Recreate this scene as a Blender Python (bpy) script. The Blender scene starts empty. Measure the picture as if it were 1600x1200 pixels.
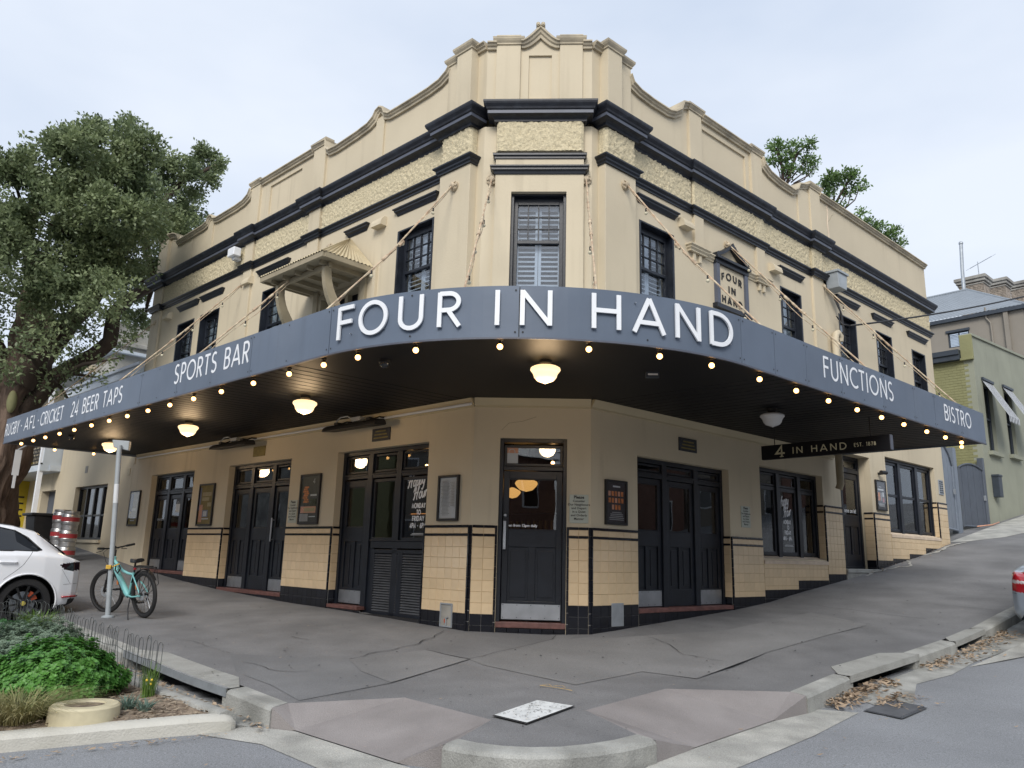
import bpy, bmesh, math, random
import numpy as np
from mathutils import Vector, Matrix, noise
from mathutils.geometry import delaunay_2d_cdt

random.seed(7)
rad = math.radians
scene = bpy.context.scene

# ------------------------------------------------------------------ camera
cam_d = bpy.data.cameras.new('camera')
cam = bpy.data.objects.new('camera', cam_d)
scene.collection.objects.link(cam)
cam_d.sensor_width = 36.0
cam_d.lens = 27.06
cam_d.clip_start = 0.05
cam_d.clip_end = 2000
CR = Vector((0.99841518, 0.05029052, 0.0252587))
CU = Vector((-0.01371981, -0.21777406, 0.97590278))
CF_ = Vector((-0.05457935, 0.97470268, 0.21673895))
cam.matrix_world = Matrix(((CR.x, CU.x, -CF_.x, 0.153), (CR.y, CU.y, -CF_.y, -11.124),
                           (CR.z, CU.z, -CF_.z, 0.965), (0, 0, 0, 1)))
scene.camera = cam

# ------------------------------------------------------------------ sky, sun, exposure
SUN_EL, SUN_AZ = 38.0, 188.0          # azimuth clockwise from +Y
world = bpy.data.worlds.new('World')
scene.world = world
world.use_nodes = True
wn, wl_ = world.node_tree.nodes, world.node_tree.links
wn.clear()
w_out = wn.new('ShaderNodeOutputWorld')
w_bg = wn.new('ShaderNodeBackground')
sky = wn.new('ShaderNodeTexSky')
sky.sky_type = 'NISHITA'
sky.sun_disc = False
sky.sun_elevation = rad(SUN_EL)
sky.sun_rotation = rad(SUN_AZ)
sky.air_density = 1.0
sky.dust_density = 2.0
tc = wn.new('ShaderNodeTexCoord')
cn = wn.new('ShaderNodeTexNoise')
cn.inputs['Scale'].default_value = 1.6
cn.inputs['Detail'].default_value = 5
cmap = wn.new('ShaderNodeMapping')
cmap.inputs['Scale'].default_value = (1, 1, 2.5)
cr = wn.new('ShaderNodeValToRGB')
cr.color_ramp.elements[0].position = 0.34
cr.color_ramp.elements[0].color = (3.15, 3.6, 4.35, 1)
cr.color_ramp.elements[1].position = 0.66
cr.color_ramp.elements[1].color = (4.2, 4.5, 5.0, 1)
mixs = wn.new('ShaderNodeMixRGB')
mixs.inputs[0].default_value = 0.93      # a closed cloud deck with a little blue coming through
wl_.new(tc.outputs['Generated'], cmap.inputs[0])
wl_.new(cmap.outputs[0], cn.inputs['Vector'])
wl_.new(cn.outputs['Fac'], cr.inputs[0])
wl_.new(sky.outputs[0], mixs.inputs[1])
wl_.new(cr.outputs[0], mixs.inputs[2])
wl_.new(mixs.outputs[0], w_bg.inputs[0])
w_bg.inputs[1].default_value = 0.115
wl_.new(w_bg.outputs[0], w_out.inputs[0])

sun_d = bpy.data.lights.new('sun', 'SUN')
sun_d.energy = 1.5
sun_d.angle = rad(26)
sun_d.color = (1.0, 0.96, 0.9)
sun = bpy.data.objects.new('sun', sun_d)
scene.collection.objects.link(sun)
_az, _el = rad(SUN_AZ), rad(SUN_EL)
_sd = Vector((math.sin(_az) * math.cos(_el), math.cos(_az) * math.cos(_el), math.sin(_el)))
sun.rotation_euler = _sd.to_track_quat('Z', 'Y').to_euler()
scene.view_settings.view_transform = 'Standard'
scene.view_settings.look = 'None'
scene.view_settings.gamma = 1
scene.view_settings.exposure = 0.88
scene.view_settings.use_curve_mapping = False

# ------------------------------------------------------------------ frames
WL, WR, AL, AR = -1.011, 0.698, 0.70328, 0.78314
OL, OR_ = Vector((WL, 0, 0)), Vector((WR, 0, 0))
DL = Vector((-math.cos(AL), math.sin(AL), 0)); NL = Vector((-DL.y, DL.x, 0))
DR = Vector((math.cos(AR), math.sin(AR), 0)); NR = Vector((DR.y, -DR.x, 0))
UP = Vector((0, 0, 1))
def FL(s, o, z): return OL + DL * s + NL * o + UP * z      # left street front: along, outward, up
def FR(s, o, z): return OR_ + DR * s + NR * o + UP * z     # right street front
def FS(s, o, z): return Vector((s, -o, z))                 # splayed corner front
def FW(x, y, z): return Vector((x, y, z))
def rightward(F): return F is not FL                       # s grows to the viewer's right
def locL(x, y):
    p = Vector((x, y, 0)) - OL; return p.dot(DL), p.dot(NL)
def locR(x, y):
    p = Vector((x, y, 0)) - OR_; return p.dot(DR), p.dot(NR)
LS = [(-20, 0), (-.5, -.01), (1, .03), (3.2, .09), (4.9, .12), (7.4, .22), (8.9, .31), (10.75, .45), (15.9, .95), (30, 2.3)]
RS = [(-20, 0), (-.3, 0), (1.08, .085), (3.46, .24), (4.66, .35), (5.75, .50), (7.67, .73), (9.2, .93), (10.24, 1.08), (11.75, 1.29), (13.47, 1.6), (16, 1.95), (40, 5.5)]
def itp(T, s):
    if s <= T[0][0]: return T[0][1]
    for (a, b), (c, d) in zip(T, T[1:]):
        if s <= c: return b + (d - b) * (s - a) / (c - a)
    return T[-1][1]
def G(x, y):
    sl, ol = locL(x, y); sr, orr = locR(x, y)
    return -.08 + itp(LS, sl) + itp(RS, sr) - .045 * min(max(ol, orr, -y, 0), 14)
ROAD = 0.16
def GR(x, y): return G(x, y) - ROAD

# ------------------------------------------------------------------ materials
def mat(name, col, rough=.6, var=.12, scale=6.0, bump=0., bscale=60., metal=0., spec=.5, col2=None, f2=.0, s2=2.0,
        stretch=(1, 1, 1), rnd=0., coat=0., b2=0., b2scale=8., streak=0., coords='Object', speck=0., specks=140.):
    m = bpy.data.materials.new(name); m.use_nodes = True
    n, l = m.node_tree.nodes, m.node_tree.links
    bs = n['Principled BSDF']
    bs.inputs['Roughness'].default_value = rough
    bs.inputs['Metallic'].default_value = metal
    bs.inputs['Specular IOR Level'].default_value = spec
    if coat: bs.inputs['Coat Weight'].default_value = coat; bs.inputs['Coat Roughness'].default_value = .05
    t = n.new('ShaderNodeTexCoord')
    mp = n.new('ShaderNodeMapping'); mp.inputs['Scale'].default_value = stretch
    l.new(t.outputs[coords], mp.inputs[0])
    base = n.new('ShaderNodeRGB'); base.outputs[0].default_value = (*col, 1)
    out = base.outputs[0]
    def noise_(sc, det=4, vec=None):
        q = n.new('ShaderNodeTexNoise'); q.inputs['Scale'].default_value = sc; q.inputs['Detail'].default_value = det
        l.new(vec or mp.outputs[0], q.inputs['Vector']); return q.outputs['Fac']
    if col2:
        q = noise_(s2, 6); rp = n.new('ShaderNodeValToRGB')
        rp.color_ramp.elements[0].position = .5 - .02 - f2 * .3 + .1; rp.color_ramp.elements[1].position = min(.98, .68)
        l.new(q, rp.inputs[0]); mx = n.new('ShaderNodeMixRGB')
        ml = n.new('ShaderNodeMath'); ml.operation = 'MULTIPLY'; ml.inputs[1].default_value = f2
        l.new(rp.outputs[0], ml.inputs[0]); l.new(ml.outputs[0], mx.inputs[0]); l.new(out, mx.inputs[1])
        mx.inputs[2].default_value = (*col2, 1); out = mx.outputs[0]
    def mulby(fac_socket, amt, lo=.3, hi=.7):
        nonlocal out
        mr = n.new('ShaderNodeMapRange'); mr.inputs[1].default_value = lo; mr.inputs[2].default_value = hi
        mr.inputs[3].default_value = 1 - amt; mr.inputs[4].default_value = 1 + amt
        l.new(fac_socket, mr.inputs[0]); mx = n.new('ShaderNodeMixRGB'); mx.blend_type = 'MULTIPLY'; mx.inputs[0].default_value = 1
        l.new(out, mx.inputs[1]); l.new(mr.outputs[0], mx.inputs[2]); out = mx.outputs[0]
    if var: mulby(noise_(scale), var)
    if speck: mulby(noise_(specks, 3), speck, .36, .64)
    if streak:
        mp2 = n.new('ShaderNodeMapping'); mp2.inputs['Scale'].default_value = (2.4, 2.4, .13)
        l.new(t.outputs[coords], mp2.inputs[0]); sn = noise_(2.6, 6, mp2.outputs[0]); mk = noise_(.55, 3)
        r1 = n.new('ShaderNodeMapRange'); r1.inputs[1].default_value = .52; r1.inputs[2].default_value = .72; l.new(sn, r1.inputs[0])
        r2 = n.new('ShaderNodeMapRange'); r2.inputs[1].default_value = .42; r2.inputs[2].default_value = .62; l.new(mk, r2.inputs[0])
        m1 = n.new('ShaderNodeMath'); m1.operation = 'MULTIPLY'; l.new(r1.outputs[0], m1.inputs[0]); l.new(r2.outputs[0], m1.inputs[1])
        m2 = n.new('ShaderNodeMath'); m2.operation = 'MULTIPLY'; m2.inputs[1].default_value = min(.9, streak * 4.5); l.new(m1.outputs[0], m2.inputs[0])
        mx = n.new('ShaderNodeMixRGB'); l.new(m2.outputs[0], mx.inputs[0]); l.new(out, mx.inputs[1])
        mx.inputs[2].default_value = (col[0] * .55, col[1] * .53, col[2] * .5, 1); out = mx.outputs[0]
    if rnd:
        oi = n.new('ShaderNodeObjectInfo'); mulby(oi.outputs['Random'], rnd, 0, 1)
    l.new(out, bs.inputs['Base Color'])
    prev = None
    for amt, sc in ((bump, bscale), (b2, b2scale)):
        if amt:
            b = n.new('ShaderNodeBump'); b.inputs['Strength'].default_value = min(1, amt); b.inputs['Distance'].default_value = .02 if sc < 100 else .006
            l.new(noise_(sc, 6), b.inputs['Height'])
            if prev: l.new(prev, b.inputs['Normal'])
            prev = b.outputs[0]
    if prev: l.new(prev, bs.inputs['Normal'])
    return m
def glass(name, tint=(.75, .8, .82), refl=.0, rough=.0, dark=False):
    m = bpy.data.materials.new(name); m.use_nodes = True
    n, l = m.node_tree.nodes, m.node_tree.links; n.clear()
    o = n.new('ShaderNodeOutputMaterial'); mx = n.new('ShaderNodeMixShader')
    tr = n.new('ShaderNodeBsdfTransparent'); tr.inputs[0].default_value = (*tint, 1)
    if dark:
        tr = n.new('ShaderNodeBsdfDiffuse'); tr.inputs[0].default_value = (*tint, 1)
    gl = n.new('ShaderNodeBsdfGlossy'); gl.inputs['Roughness'].default_value = rough
    fr = n.new('ShaderNodeLayerWeight')          # Schlick: symmetric for thin sheets
    pw = n.new('ShaderNodeMath'); pw.operation = 'POWER'; pw.inputs[1].default_value = 5.0
    ml = n.new('ShaderNodeMath'); ml.operation = 'MULTIPLY_ADD'; ml.inputs[1].default_value = .94; ml.inputs[2].default_value = .05
    ad = n.new('ShaderNodeMath'); ad.inputs[1].default_value = refl; ad.use_clamp = True
    tcn = n.new('ShaderNodeTexCoord'); nz = n.new('ShaderNodeTexNoise'); nz.inputs['Scale'].default_value = 1.2
    bp = n.new('ShaderNodeBump'); bp.inputs['Strength'].default_value = .04; bp.inputs['Distance'].default_value = .05
    l.new(tcn.outputs['Object'], nz.inputs['Vector']); l.new(nz.outputs[0], bp.inputs['Height'])
    l.new(bp.outputs[0], gl.inputs['Normal'])
    l.new(fr.outputs['Facing'], pw.inputs[0]); l.new(pw.outputs[0], ml.inputs[0]); l.new(ml.outputs[0], ad.inputs[0]); l.new(ad.outputs[0], mx.inputs[0])
    l.new(tr.outputs[0], mx.inputs[1]); l.new(gl.outputs[0], mx.inputs[2]); l.new(mx.outputs[0], o.inputs[0])
    return m
def emis(name, col, st, base=(.8, .7, .5)):
    m = bpy.data.materials.new(name); m.use_nodes = True
    bs = m.node_tree.nodes['Principled BSDF']
    bs.inputs['Base Color'].default_value = (*base, 1); bs.inputs['Roughness'].default_value = .3
    bs.inputs['Emission Color'].default_value = (*col, 1); bs.inputs['Emission Strength'].default_value = st
    return m
def leafmat(name, c1, c2, rough=.5, trans=.25):
    m = bpy.data.materials.new(name); m.use_nodes = True
    n, l = m.node_tree.nodes, m.node_tree.links
    bs = n['Principled BSDF']; bs.inputs['Roughness'].default_value = rough
    t = n.new('ShaderNodeNewGeometry'); rp = n.new('ShaderNodeValToRGB')
    rp.color_ramp.elements[0].color = (*c1, 1); rp.color_ramp.elements[1].color = (*c2, 1)
    nz = n.new('ShaderNodeTexNoise'); nz.inputs['Scale'].default_value = .9; nz.inputs['Detail'].default_value = 3
    tc2 = n.new('ShaderNodeTexCoord'); l.new(tc2.outputs['Object'], nz.inputs['Vector'])
    ad = n.new('ShaderNodeMath'); ad.operation = 'MULTIPLY_ADD'; ad.inputs[1].default_value = .45
    l.new(t.outputs['Random Per Island'], ad.inputs[0])
    mm = n.new('ShaderNodeMapRange'); mm.inputs[1].default_value = .35; mm.inputs[2].default_value = .65; mm.inputs[3].default_value = 0; mm.inputs[4].default_value = .55
    l.new(nz.outputs[0], mm.inputs[0]); l.new(mm.outputs[0], ad.inputs[2])
    l.new(ad.outputs[0], rp.inputs[0]); l.new(rp.outputs[0], bs.inputs['Base Color'])
    tl = n.new('ShaderNodeBsdfTranslucent'); l.new(rp.outputs[0], tl.inputs[0])
    mx = n.new('ShaderNodeMixShader'); mx.inputs[0].default_value = trans
    l.new(bs.outputs[0], mx.inputs[1]); l.new(tl.outputs[0], mx.inputs[2]); l.new(mx.outputs[0], n['Material Output'].inputs[0])
    return m

M = {}
M['cream'] = mat('cream_render', (.585, .505, .365), .75, .05, .8, .12, 30, streak=.085, b2=.10, b2scale=220, col2=(.50, .43, .31), f2=.3, s2=.9)
M['cream_shaded'] = mat('cream_paint_shaded', (.50, .43, .285), .6, .05, 1.1, .10, 26, streak=.04)  # same cream paint, with the shade under the awning put into its colour
M['cream_trim'] = mat('weathered_coping', (.50, .43, .31), .8, .15, 3.2, .2, 40, col2=(.20, .18, .145), f2=.55, s2=2.4)
M['rough'] = mat('roughcast_render', (.60, .52, .35), .9, .2, 30, .9, 55)
M['navy'] = mat('navy_black_paint', (.010, .013, .020), .38, .25, 5, .08, 30, spec=.45)
M['navy2'] = mat('weathered_navy_cornice', (.011, .013, .020), .5, .3, 9, .15, 50, col2=(.05, .06, .075), f2=.3, s2=7)
M['ltrim'] = mat('grey_blue_trim', (.09, .10, .13), .5, .1, 6)
M['fascia'] = mat('slate_blue_fascia_paint', (.115, .145, .195), .45, .07, 1.2, .03, 12, spec=.35, b2=.35, b2scale=1.3, col2=(.155, .185, .235), f2=.4, s2=1.0, streak=.06, rnd=.06)
M['seam'] = mat('fascia_seam_dark', (.06, .07, .09), .5)
M['soffit'] = mat('black_soffit_boards', (.0035, .004, .006), .55, .2, 3, spec=.3)
M['white'] = mat('white_paint', (.8, .82, .85), .45, .02, 4)
M['offwhite'] = mat('vinyl_white', (.62, .64, .66), .5, .04, 4)
M['tile'] = mat('cream_glazed_tile', (.68, .525, .335), .13, .10, 3.0, .08, 9, spec=.5, rnd=.05)
M['btile'] = mat('black_glazed_tile', (.008, .009, .014), .12, .15, 3, spec=.5, rnd=.2)
M['grout'] = mat('tile_grout', (.46, .34, .2), .9, .2, 20)
M['bgrout'] = mat('dark_grout', (.15, .15, .15), .9, .2, 20)
M['kick'] = mat('aluminium_kickplate', (.42, .44, .47), .42, .12, 5, .05, 80, metal=.85)
M['steel'] = mat('galvanised_steel', (.40, .43, .46), .5, .15, 6, .05, 60, metal=.6)
M['postgrey'] = mat('grey_painted_post', (.33, .36, .38), .5, .1, 5, .05, 60)
M['wire'] = mat('dull_wire', (.11, .12, .12), .5, .1, 6, metal=.4)
M['louvre'] = mat('worn_grey_louvre', (.075, .08, .09), .6, .2, 6)
M['sill'] = mat('red_threshold', (.13, .058, .05), .6, .3, 9, .2, 40)
M['sillcream'] = mat('pale_sill', (.62, .5, .38), .6, .12, 6, .1, 40)
M['shutter'] = mat('white_shutter', (.58, .60, .62), .5, .03, 5)
M['curtain'] = mat('net_or_dark_sheet', (.42, .45, .45), .8, .15, 4, .4, 18, stretch=(6, 6, .4))
M['dark'] = mat('dark_interior', (.012, .012, .014), .8)
M['darkwood'] = mat('dark_timber_floor', (.05, .03, .02), .4, .3, 5)
M['intwall'] = mat('interior_wall_paint', (.06, .055, .05), .8, .3, 2)
M['glass'] = glass('window_glass', (.72, .75, .77), .035)
M['glass_up'] = glass('upper_window_glass', (.86, .9, .94), .07)
M['picglass'] = glass('picture_glass', (.98, .98, .98), -.03, .02)
M['rope'] = mat('rusty_rod_paint', (.52, .43, .30), .7, .3, 12, col2=(.32, .15, .08), f2=.6, s2=9)
M['cable'] = mat('black_cable', (.015, .015, .017), .5)
M['bulboff'] = mat('unlit_bulb_glass', (.6, .55, .4), .2)
M['brass'] = mat('dull_plaster_rose', (.46, .38, .27), .8, .3, 20, .4, 60)
M['asphalt_path'] = mat('footpath_asphalt', (.185, .185, .188), .9, .14, 1.6, .6, 190, speck=.22, specks=120, col2=(.105, .106, .11), f2=.65, s2=.75, b2=.25, b2scale=2.5, coords='Object')
M['patch_a'] = mat('older_footpath_asphalt', (.198, .198, .199), .9, .12, 1.1, .5, 190, speck=.22, specks=120, col2=(.14, .139, .14), f2=.5, s2=.7)
M['patch_b'] = mat('newer_footpath_asphalt', (.166, .168, .172), .9, .1, 1.4, .45, 200, speck=.2, specks=130, col2=(.09, .092, .096), f2=.5, s2=.8)
M['road'] = mat('road_asphalt', (.235, .245, .26), .9, .1, .7, .7, 150, speck=.28, specks=110, col2=(.185, .193, .205), f2=.4, s2=.6, b2=.35, b2scale=420)
M['conc'] = mat('pale_kerb_concrete', (.40, .40, .375), .88, .18, 2.5, .5, 60, speck=.12, specks=130, col2=(.17, .17, .155), f2=.75, s2=2.6, b2=.3, b2scale=240)
M['ramp'] = mat('pinkish_ramp_concrete', (.27, .25, .245), .88, .10, 1.6, .4, 90, col2=(.17, .155, .15), f2=.7, s2=1.3, speck=.1, specks=160, b2=.25, b2scale=260)
M['gutter'] = mat('worn_gutter_concrete', (.44, .435, .40), .9, .16, 3, .6, 80, speck=.18, specks=110, col2=(.24, .24, .225), f2=.7, s2=2.5, b2=.3, b2scale=260)
M['bedkerb'] = mat('cream_bed_kerb', (.56, .545, .49), .85, .10, 3, .4, 70, col2=(.26, .25, .21), f2=.45, s2=3)
M['crack'] = mat('crack_filler', (.028, .028, .03), .9)
M['paleline'] = mat('pale_joint_line', (.22, .21, .19), .9, .3, 6)
M['yellow'] = mat('yellow_marking_paint', (.62, .38, .05), .7, .2, 20)
M['pitwhite'] = mat('white_worn_pit_lid', (.66, .68, .68), .6, .12, 10, .2, 90)
M['rubber'] = mat('tyre_rubber', (.013, .013, .014), .75, .2, 10, .2, 80)
M['suv'] = mat('white_car_paint', (.86, .88, .92), .25, .01, 2, coat=.7)
M['silver'] = mat('silver_blue_car_paint', (.36, .42, .50), .3, .02, 2, metal=.45, coat=.7)
M['carglass'] = glass('dark_car_glass', (.008, .009, .011), .04, dark=True)
M['blackplastic'] = mat('black_plastic', (.012, .012, .013), .5)
M['alloy_dark'] = mat('dark_alloy', (.05, .052, .056), .3, .1, 6, metal=.8)
M['taildark'] = mat('smoked_tail_light', (.02, .008, .012), .12, .1, 9, coat=.8)
M['tailred'] = mat('red_tail_light', (.32, .012, .02), .15, .15, 12, coat=.8)
M['tailclear'] = mat('clear_lens', (.45, .42, .44), .15, .1, 12, coat=.8)
M['caliper'] = mat('red_caliper', (.45, .08, .03), .4)
M['yellowcap'] = mat('gold_hub_cap', (.45, .38, .08), .4)
M['teal'] = mat('teal_bike_paint', (.20, .50, .50), .3, .03, 5, coat=.5)
M['bark'] = mat('fig_bark', (.19, .135, .10), .95, .4, 2, 1, 14, col2=(.07, .045, .035), f2=.8, s2=2.2, stretch=(4, 4, .45), b2=1, b2scale=4)
M['branch'] = mat('dark_branch_bark', (.06, .042, .03), .95, .3, 3, .6, 30)
M['leaf'] = leafmat('fig_leaf', (.055, .088, .035), (.32, .38, .19), trans=.32)
M['gum'] = leafmat('gum_leaf', (.06, .11, .035), (.20, .32, .09))
M['mound'] = leafmat('bright_whorl_leaf', (.03, .12, .022), (.16, .38, .075), .45)
M['mound2'] = leafmat('mid_green_leaf', (.02, .08, .02), (.06, .19, .05), .5)
M['greyleaf'] = leafmat('grey_green_leaf', (.11, .17, .11), (.26, .34, .25), .7)
M['grassg'] = leafmat('green_grass', (.06, .15, .02), (.24, .36, .08), .6)
M['grassy'] = leafmat('straw_grass', (.12, .15, .04), (.46, .40, .20), .6)
M['succ'] = leafmat('blue_succulent', (.10, .17, .13), (.22, .31, .26), .6)
M['mulch'] = mat('wood_mulch', (.17, .125, .09), .95, .4, 18, .9, 40, col2=(.32, .26, .19), f2=.7, s2=14)
M['chip'] = leafmat('mulch_chip', (.10, .07, .05), (.42, .34, .25), .9, .02)
M['dryleaf'] = leafmat('dry_leaf', (.17, .115, .075), (.52, .40, .28), .8, .1)
M['creamlid'] = mat('cream_plastic_pit', (.56, .50, .34), .5, .1, 8)
M['flower'] = mat('yellow_flower', (.75, .55, .05), .6)
M['olive'] = mat('olive_painted_brick', (.25, .245, .12), .8, .08, 2, .3, 14, streak=.06)
M['olivefront'] = mat('pale_olive_render', (.29, .30, .235), .85, .08, 1.2, .25, 30, streak=.10)
M['brownwall'] = mat('taupe_render', (.25, .225, .19), .85, .05, 1.2, streak=.05)
M['zinc'] = mat('grey_corrugated_roof', (.27, .30, .33), .5, .06, 2, metal=.3)
M['darktrim'] = mat('dark_gutter', (.035, .045, .06), .5)
M['gategrey'] = mat('blue_grey_gate', (.085, .10, .125), .5, .08, 3, .1, 20)
M['gatelight'] = mat('pale_blue_grey_gate', (.17, .20, .245), .45, .08, 3)
M['chimney'] = mat('weathered_brick_chimney', (.32, .27, .22), .95, .3, 9, .5, 20, col2=(.10, .09, .08), f2=.6, s2=7)
M['stripe'] = mat('dark_awning_stripe', (.05, .055, .065), .8)
M['awnwhite'] = mat('white_awning_canvas', (.62, .64, .66), .8)
M['hood'] = mat('cream_corrugated_iron', (.50, .42, .27), .6, .1, 4, streak=.05)
M['hoodunder'] = mat('cream_timber', (.33, .28, .19), .7, .12, 4)
M['greywall'] = mat('lichen_grey_render', (.34, .33, .30), .95, .2, 2, .4, 20, col2=(.15, .14, .13), f2=.6, s2=1.5)
M['whiteroof'] = mat('pale_metal_roof', (.5, .55, .6), .5, .1, 2)
M['keg_steel'] = mat('keg_steel', (.48, .48, .48), .35, .2, 6, metal=.85)
M['keg_red'] = mat('keg_red_band', (.33, .035, .04), .4, .1, 6)
M['keg_green'] = mat('keg_green_band', (.10, .20, .14), .4, .1, 6)
M['ybanner'] = mat('yellow_banner', (.55, .42, .03), .7, .05, 3)
M['ink'] = mat('black_ink', (.02, .02, .02), .7)
M['orangedoor'] = mat('orange_timber_door', (.35, .12, .06), .6, .15, 5)
M['lamp_on'] = emis('lit_bulb', (1, .52, .17), 3.4)
M['globe_on'] = emis('lit_opal_globe', (1, .70, .36), .85, (.75, .66, .5))
M['globe_off'] = mat('opal_globe', (.62, .63, .64), .25, .02, 3)
M['amber'] = emis('amber_pendant', (1, .5, .14), .75)
M['insidelamp'] = emis('inside_bulb', (1, .55, .2), 9)
M['gold'] = mat('pale_gold_letter', (.62, .57, .38), .5, .05, 5)
M['poster_gold'] = mat('gold_poster', (.21, .165, .045), .6, .2, 9)
M['poster_cream'] = mat('poster_cream', (.38, .33, .19), .6)
M['poster_dark'] = mat('dark_poster', (.03, .032, .038), .5, .3, 12)
M['poster_orange'] = mat('poster_orange', (.50, .17, .05), .6, .5, 22)
M['poster_pink'] = mat('poster_pink', (.58, .30, .20), .6)
M['poster_blue'] = mat('poster_blue', (.16, .20, .30), .6)
M['poster_white'] = mat('poster_white', (.52, .55, .57), .6, .05, 8)
M['poster_grey'] = mat('poster_grey_text', (.28, .29, .30), .6)
M['notice'] = mat('pale_green_notice', (.44, .47, .41), .5, .03, 5)
M['terracotta'] = mat('terracotta_roof', (.22, .10, .07), .9, .2, 5)
M['brick'] = mat('opposite_brick', (.22, .12, .09), .9, .2, 6)

# ------------------------------------------------------------------ mesh helpers
class MB:
    def __init__(s, F=FW): s.v, s.f, s.F = [], [], F
    def p(s, a, b, c): s.v.append(s.F(a, b, c)); return len(s.v) - 1
    def poly(s, pts): s.f.append([s.p(*q) for q in pts])
    def box(s, a0, a1, b0, b1, c0, c1):
        i = len(s.v)
        for a in (a0, a1):
            for b in (b0, b1):
                for c in (c0, c1): s.p(a, b, c)
        for q in ((0, 1, 3, 2), (4, 6, 7, 5), (0, 4, 5, 1), (2, 3, 7, 6), (0, 2, 6, 4), (1, 5, 7, 3)): s.f.append([i + k for k in q])
    def prism(s, pts, b0, b1):      # polygon in (first, third) axes, thickness on second
        n = len(pts); i = len(s.v)
        for b in (b0, b1):
            for a, c in pts: s.p(a, b, c)
        s.f.append(list(range(i, i + n))); s.f.append(list(range(i + 2 * n - 1, i + n - 1, -1)))
        for k in range(n): s.f.append([i + k, i + (k + 1) % n, i + n + (k + 1) % n, i + n + k])
    def hprism(s, pts, c0, c1):     # polygon in plan
        n = len(pts); i = len(s.v)
        for c in (c0, c1):
            for a, b in pts: s.p(a, b, c)
        s.f.append(list(range(i, i + n))); s.f.append(list(range(i + 2 * n - 1, i + n - 1, -1)))
        for k in range(n): s.f.append([i + k, i + (k + 1) % n, i + n + (k + 1) % n, i + n + k])
    def tube(s, pts, r, n=8, cap=True):
        P = [s.F(*q) for q in pts]; m = len(P)
        rs = r if isinstance(r, (list, tuple)) else [r] * m
        i0 = len(s.v); prev = None
        for k in range(m):
            t = (P[min(k + 1, m - 1)] - P[max(k - 1, 0)]).normalized()
            if prev is None:
                a = t.cross(UP)
                if a.length < .01: a = t.cross(Vector((1, 0, 0)))
                a.normalize()
            else:
                a = (prev - t * prev.dot(t)); a.normalize()
            b = t.cross(a); prev = a
            for j in range(n):
                th = 2 * math.pi * j / n
                s.v.append(P[k] + (a * math.cos(th) + b * math.sin(th)) * rs[k])
        for k in range(m - 1):
            for j in range(n):
                s.f.append([i0 + k * n + j, i0 + k * n + (j + 1) % n, i0 + (k + 1) * n + (j + 1) % n, i0 + (k + 1) * n + j])
        if cap:
            s.f.append([i0 + j for j in range(n)][::-1]); s.f.append([i0 + (m - 1) * n + j for j in range(n)])
    def lathe(s, cx, cy, prof, n=20):     # prof [(r,z)]
        i0 = len(s.v)
        for r, z in prof:
            for j in range(n):
                th = 2 * math.pi * j / n; s.p(cx + r * math.cos(th), cy + r * math.sin(th), z)
        for k in range(len(prof) - 1):
            for j in range(n):
                s.f.append([i0 + k * n + j, i0 + k * n + (j + 1) % n, i0 + (k + 1) * n + (j + 1) % n, i0 + (k + 1) * n + j])
    def sphere(s, c, r, n=10, m=7, sz=1.):
        s.lathe(c[0], c[1], [(r * math.sin(math.pi * k / m) + 1e-4, c[2] - sz * r * math.cos(math.pi * k / m)) for k in range(m + 1)], n)
    def mould(s, path, prof, sign=1, closed_ends=True):
        # plan path [(s,o)], profile [(d,z)] d = distance outward from the path
        n = len(path); i0 = len(s.v); q = len(prof)
        nn = []
        for k in range(n):
            ds = []
            if k > 0: ds.append((path[k][0] - path[k - 1][0], path[k][1] - path[k - 1][1]))
            if k < n - 1: ds.append((path[k + 1][0] - path[k][0], path[k + 1][1] - path[k][1]))
            ns = []
            for dx, dy in ds:
                L = math.hypot(dx, dy); ns.append((-dy / L * sign, dx / L * sign))
            if len(ns) == 2:
                ax, ay = ns[0][0] + ns[1][0], ns[0][1] + ns[1][1]; L2 = (ax * ax + ay * ay) / 2
                nn.append((ax / L2, ay / L2) if L2 > .05 else ns[0])
            else: nn.append(ns[0])
        for k in range(n):
            for d, z in prof: s.p(path[k][0] + nn[k][0] * d, path[k][1] + nn[k][1] * d, z)
        for k in range(n - 1):
            for j in range(q - 1):
                a = i0 + k * q + j; s.f.append([a, a + 1, a + q + 1, a + q])
        if closed_ends:
            s.f.append([i0 + j for j in range(q)]); s.f.append([i0 + (n - 1) * q + j for j in range(q)][::-1])
    def add(s, o):
        i = len(s.v); s.v += o.v; s.f += [[k + i for k in f] for f in o.f]

ROOT = {}
def link(o): scene.collection.objects.link(o)
def build(name, mb, m, parent=None, smooth=False, local=False, bevel=0., solid_fix=True, label=None):
    me = bpy.data.meshes.new(name)
    vs = mb.v
    if parent is not None and not local:
        R = ROOT.get(parent)
        if R is not None:
            inv = R.inverted(); vs = [inv @ v for v in vs]
    me.from_pydata([tuple(v) for v in vs], [], mb.f)
    if solid_fix:
        bm = bmesh.new(); bm.from_mesh(me); bmesh.ops.recalc_face_normals(bm, faces=bm.faces); bm.to_mesh(me); bm.free()
    me.materials.append(m if not isinstance(m, str) else M[m])
    o = bpy.data.objects.new(name, me); link(o)
    if parent is not None:
        o.parent = parent; ROOT[o] = ROOT.get(parent)
    if smooth:
        for p in me.polygons: p.use_smooth = True
        if smooth != 'all':
            me.set_sharp_from_angle(angle=rad(35))
    if bevel:
        b = o.modifiers.new('bevel', 'BEVEL'); b.width = bevel; b.segments = 2; b.limit_method = 'ANGLE'
    if label: o['label'] = label
    return o
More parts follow.
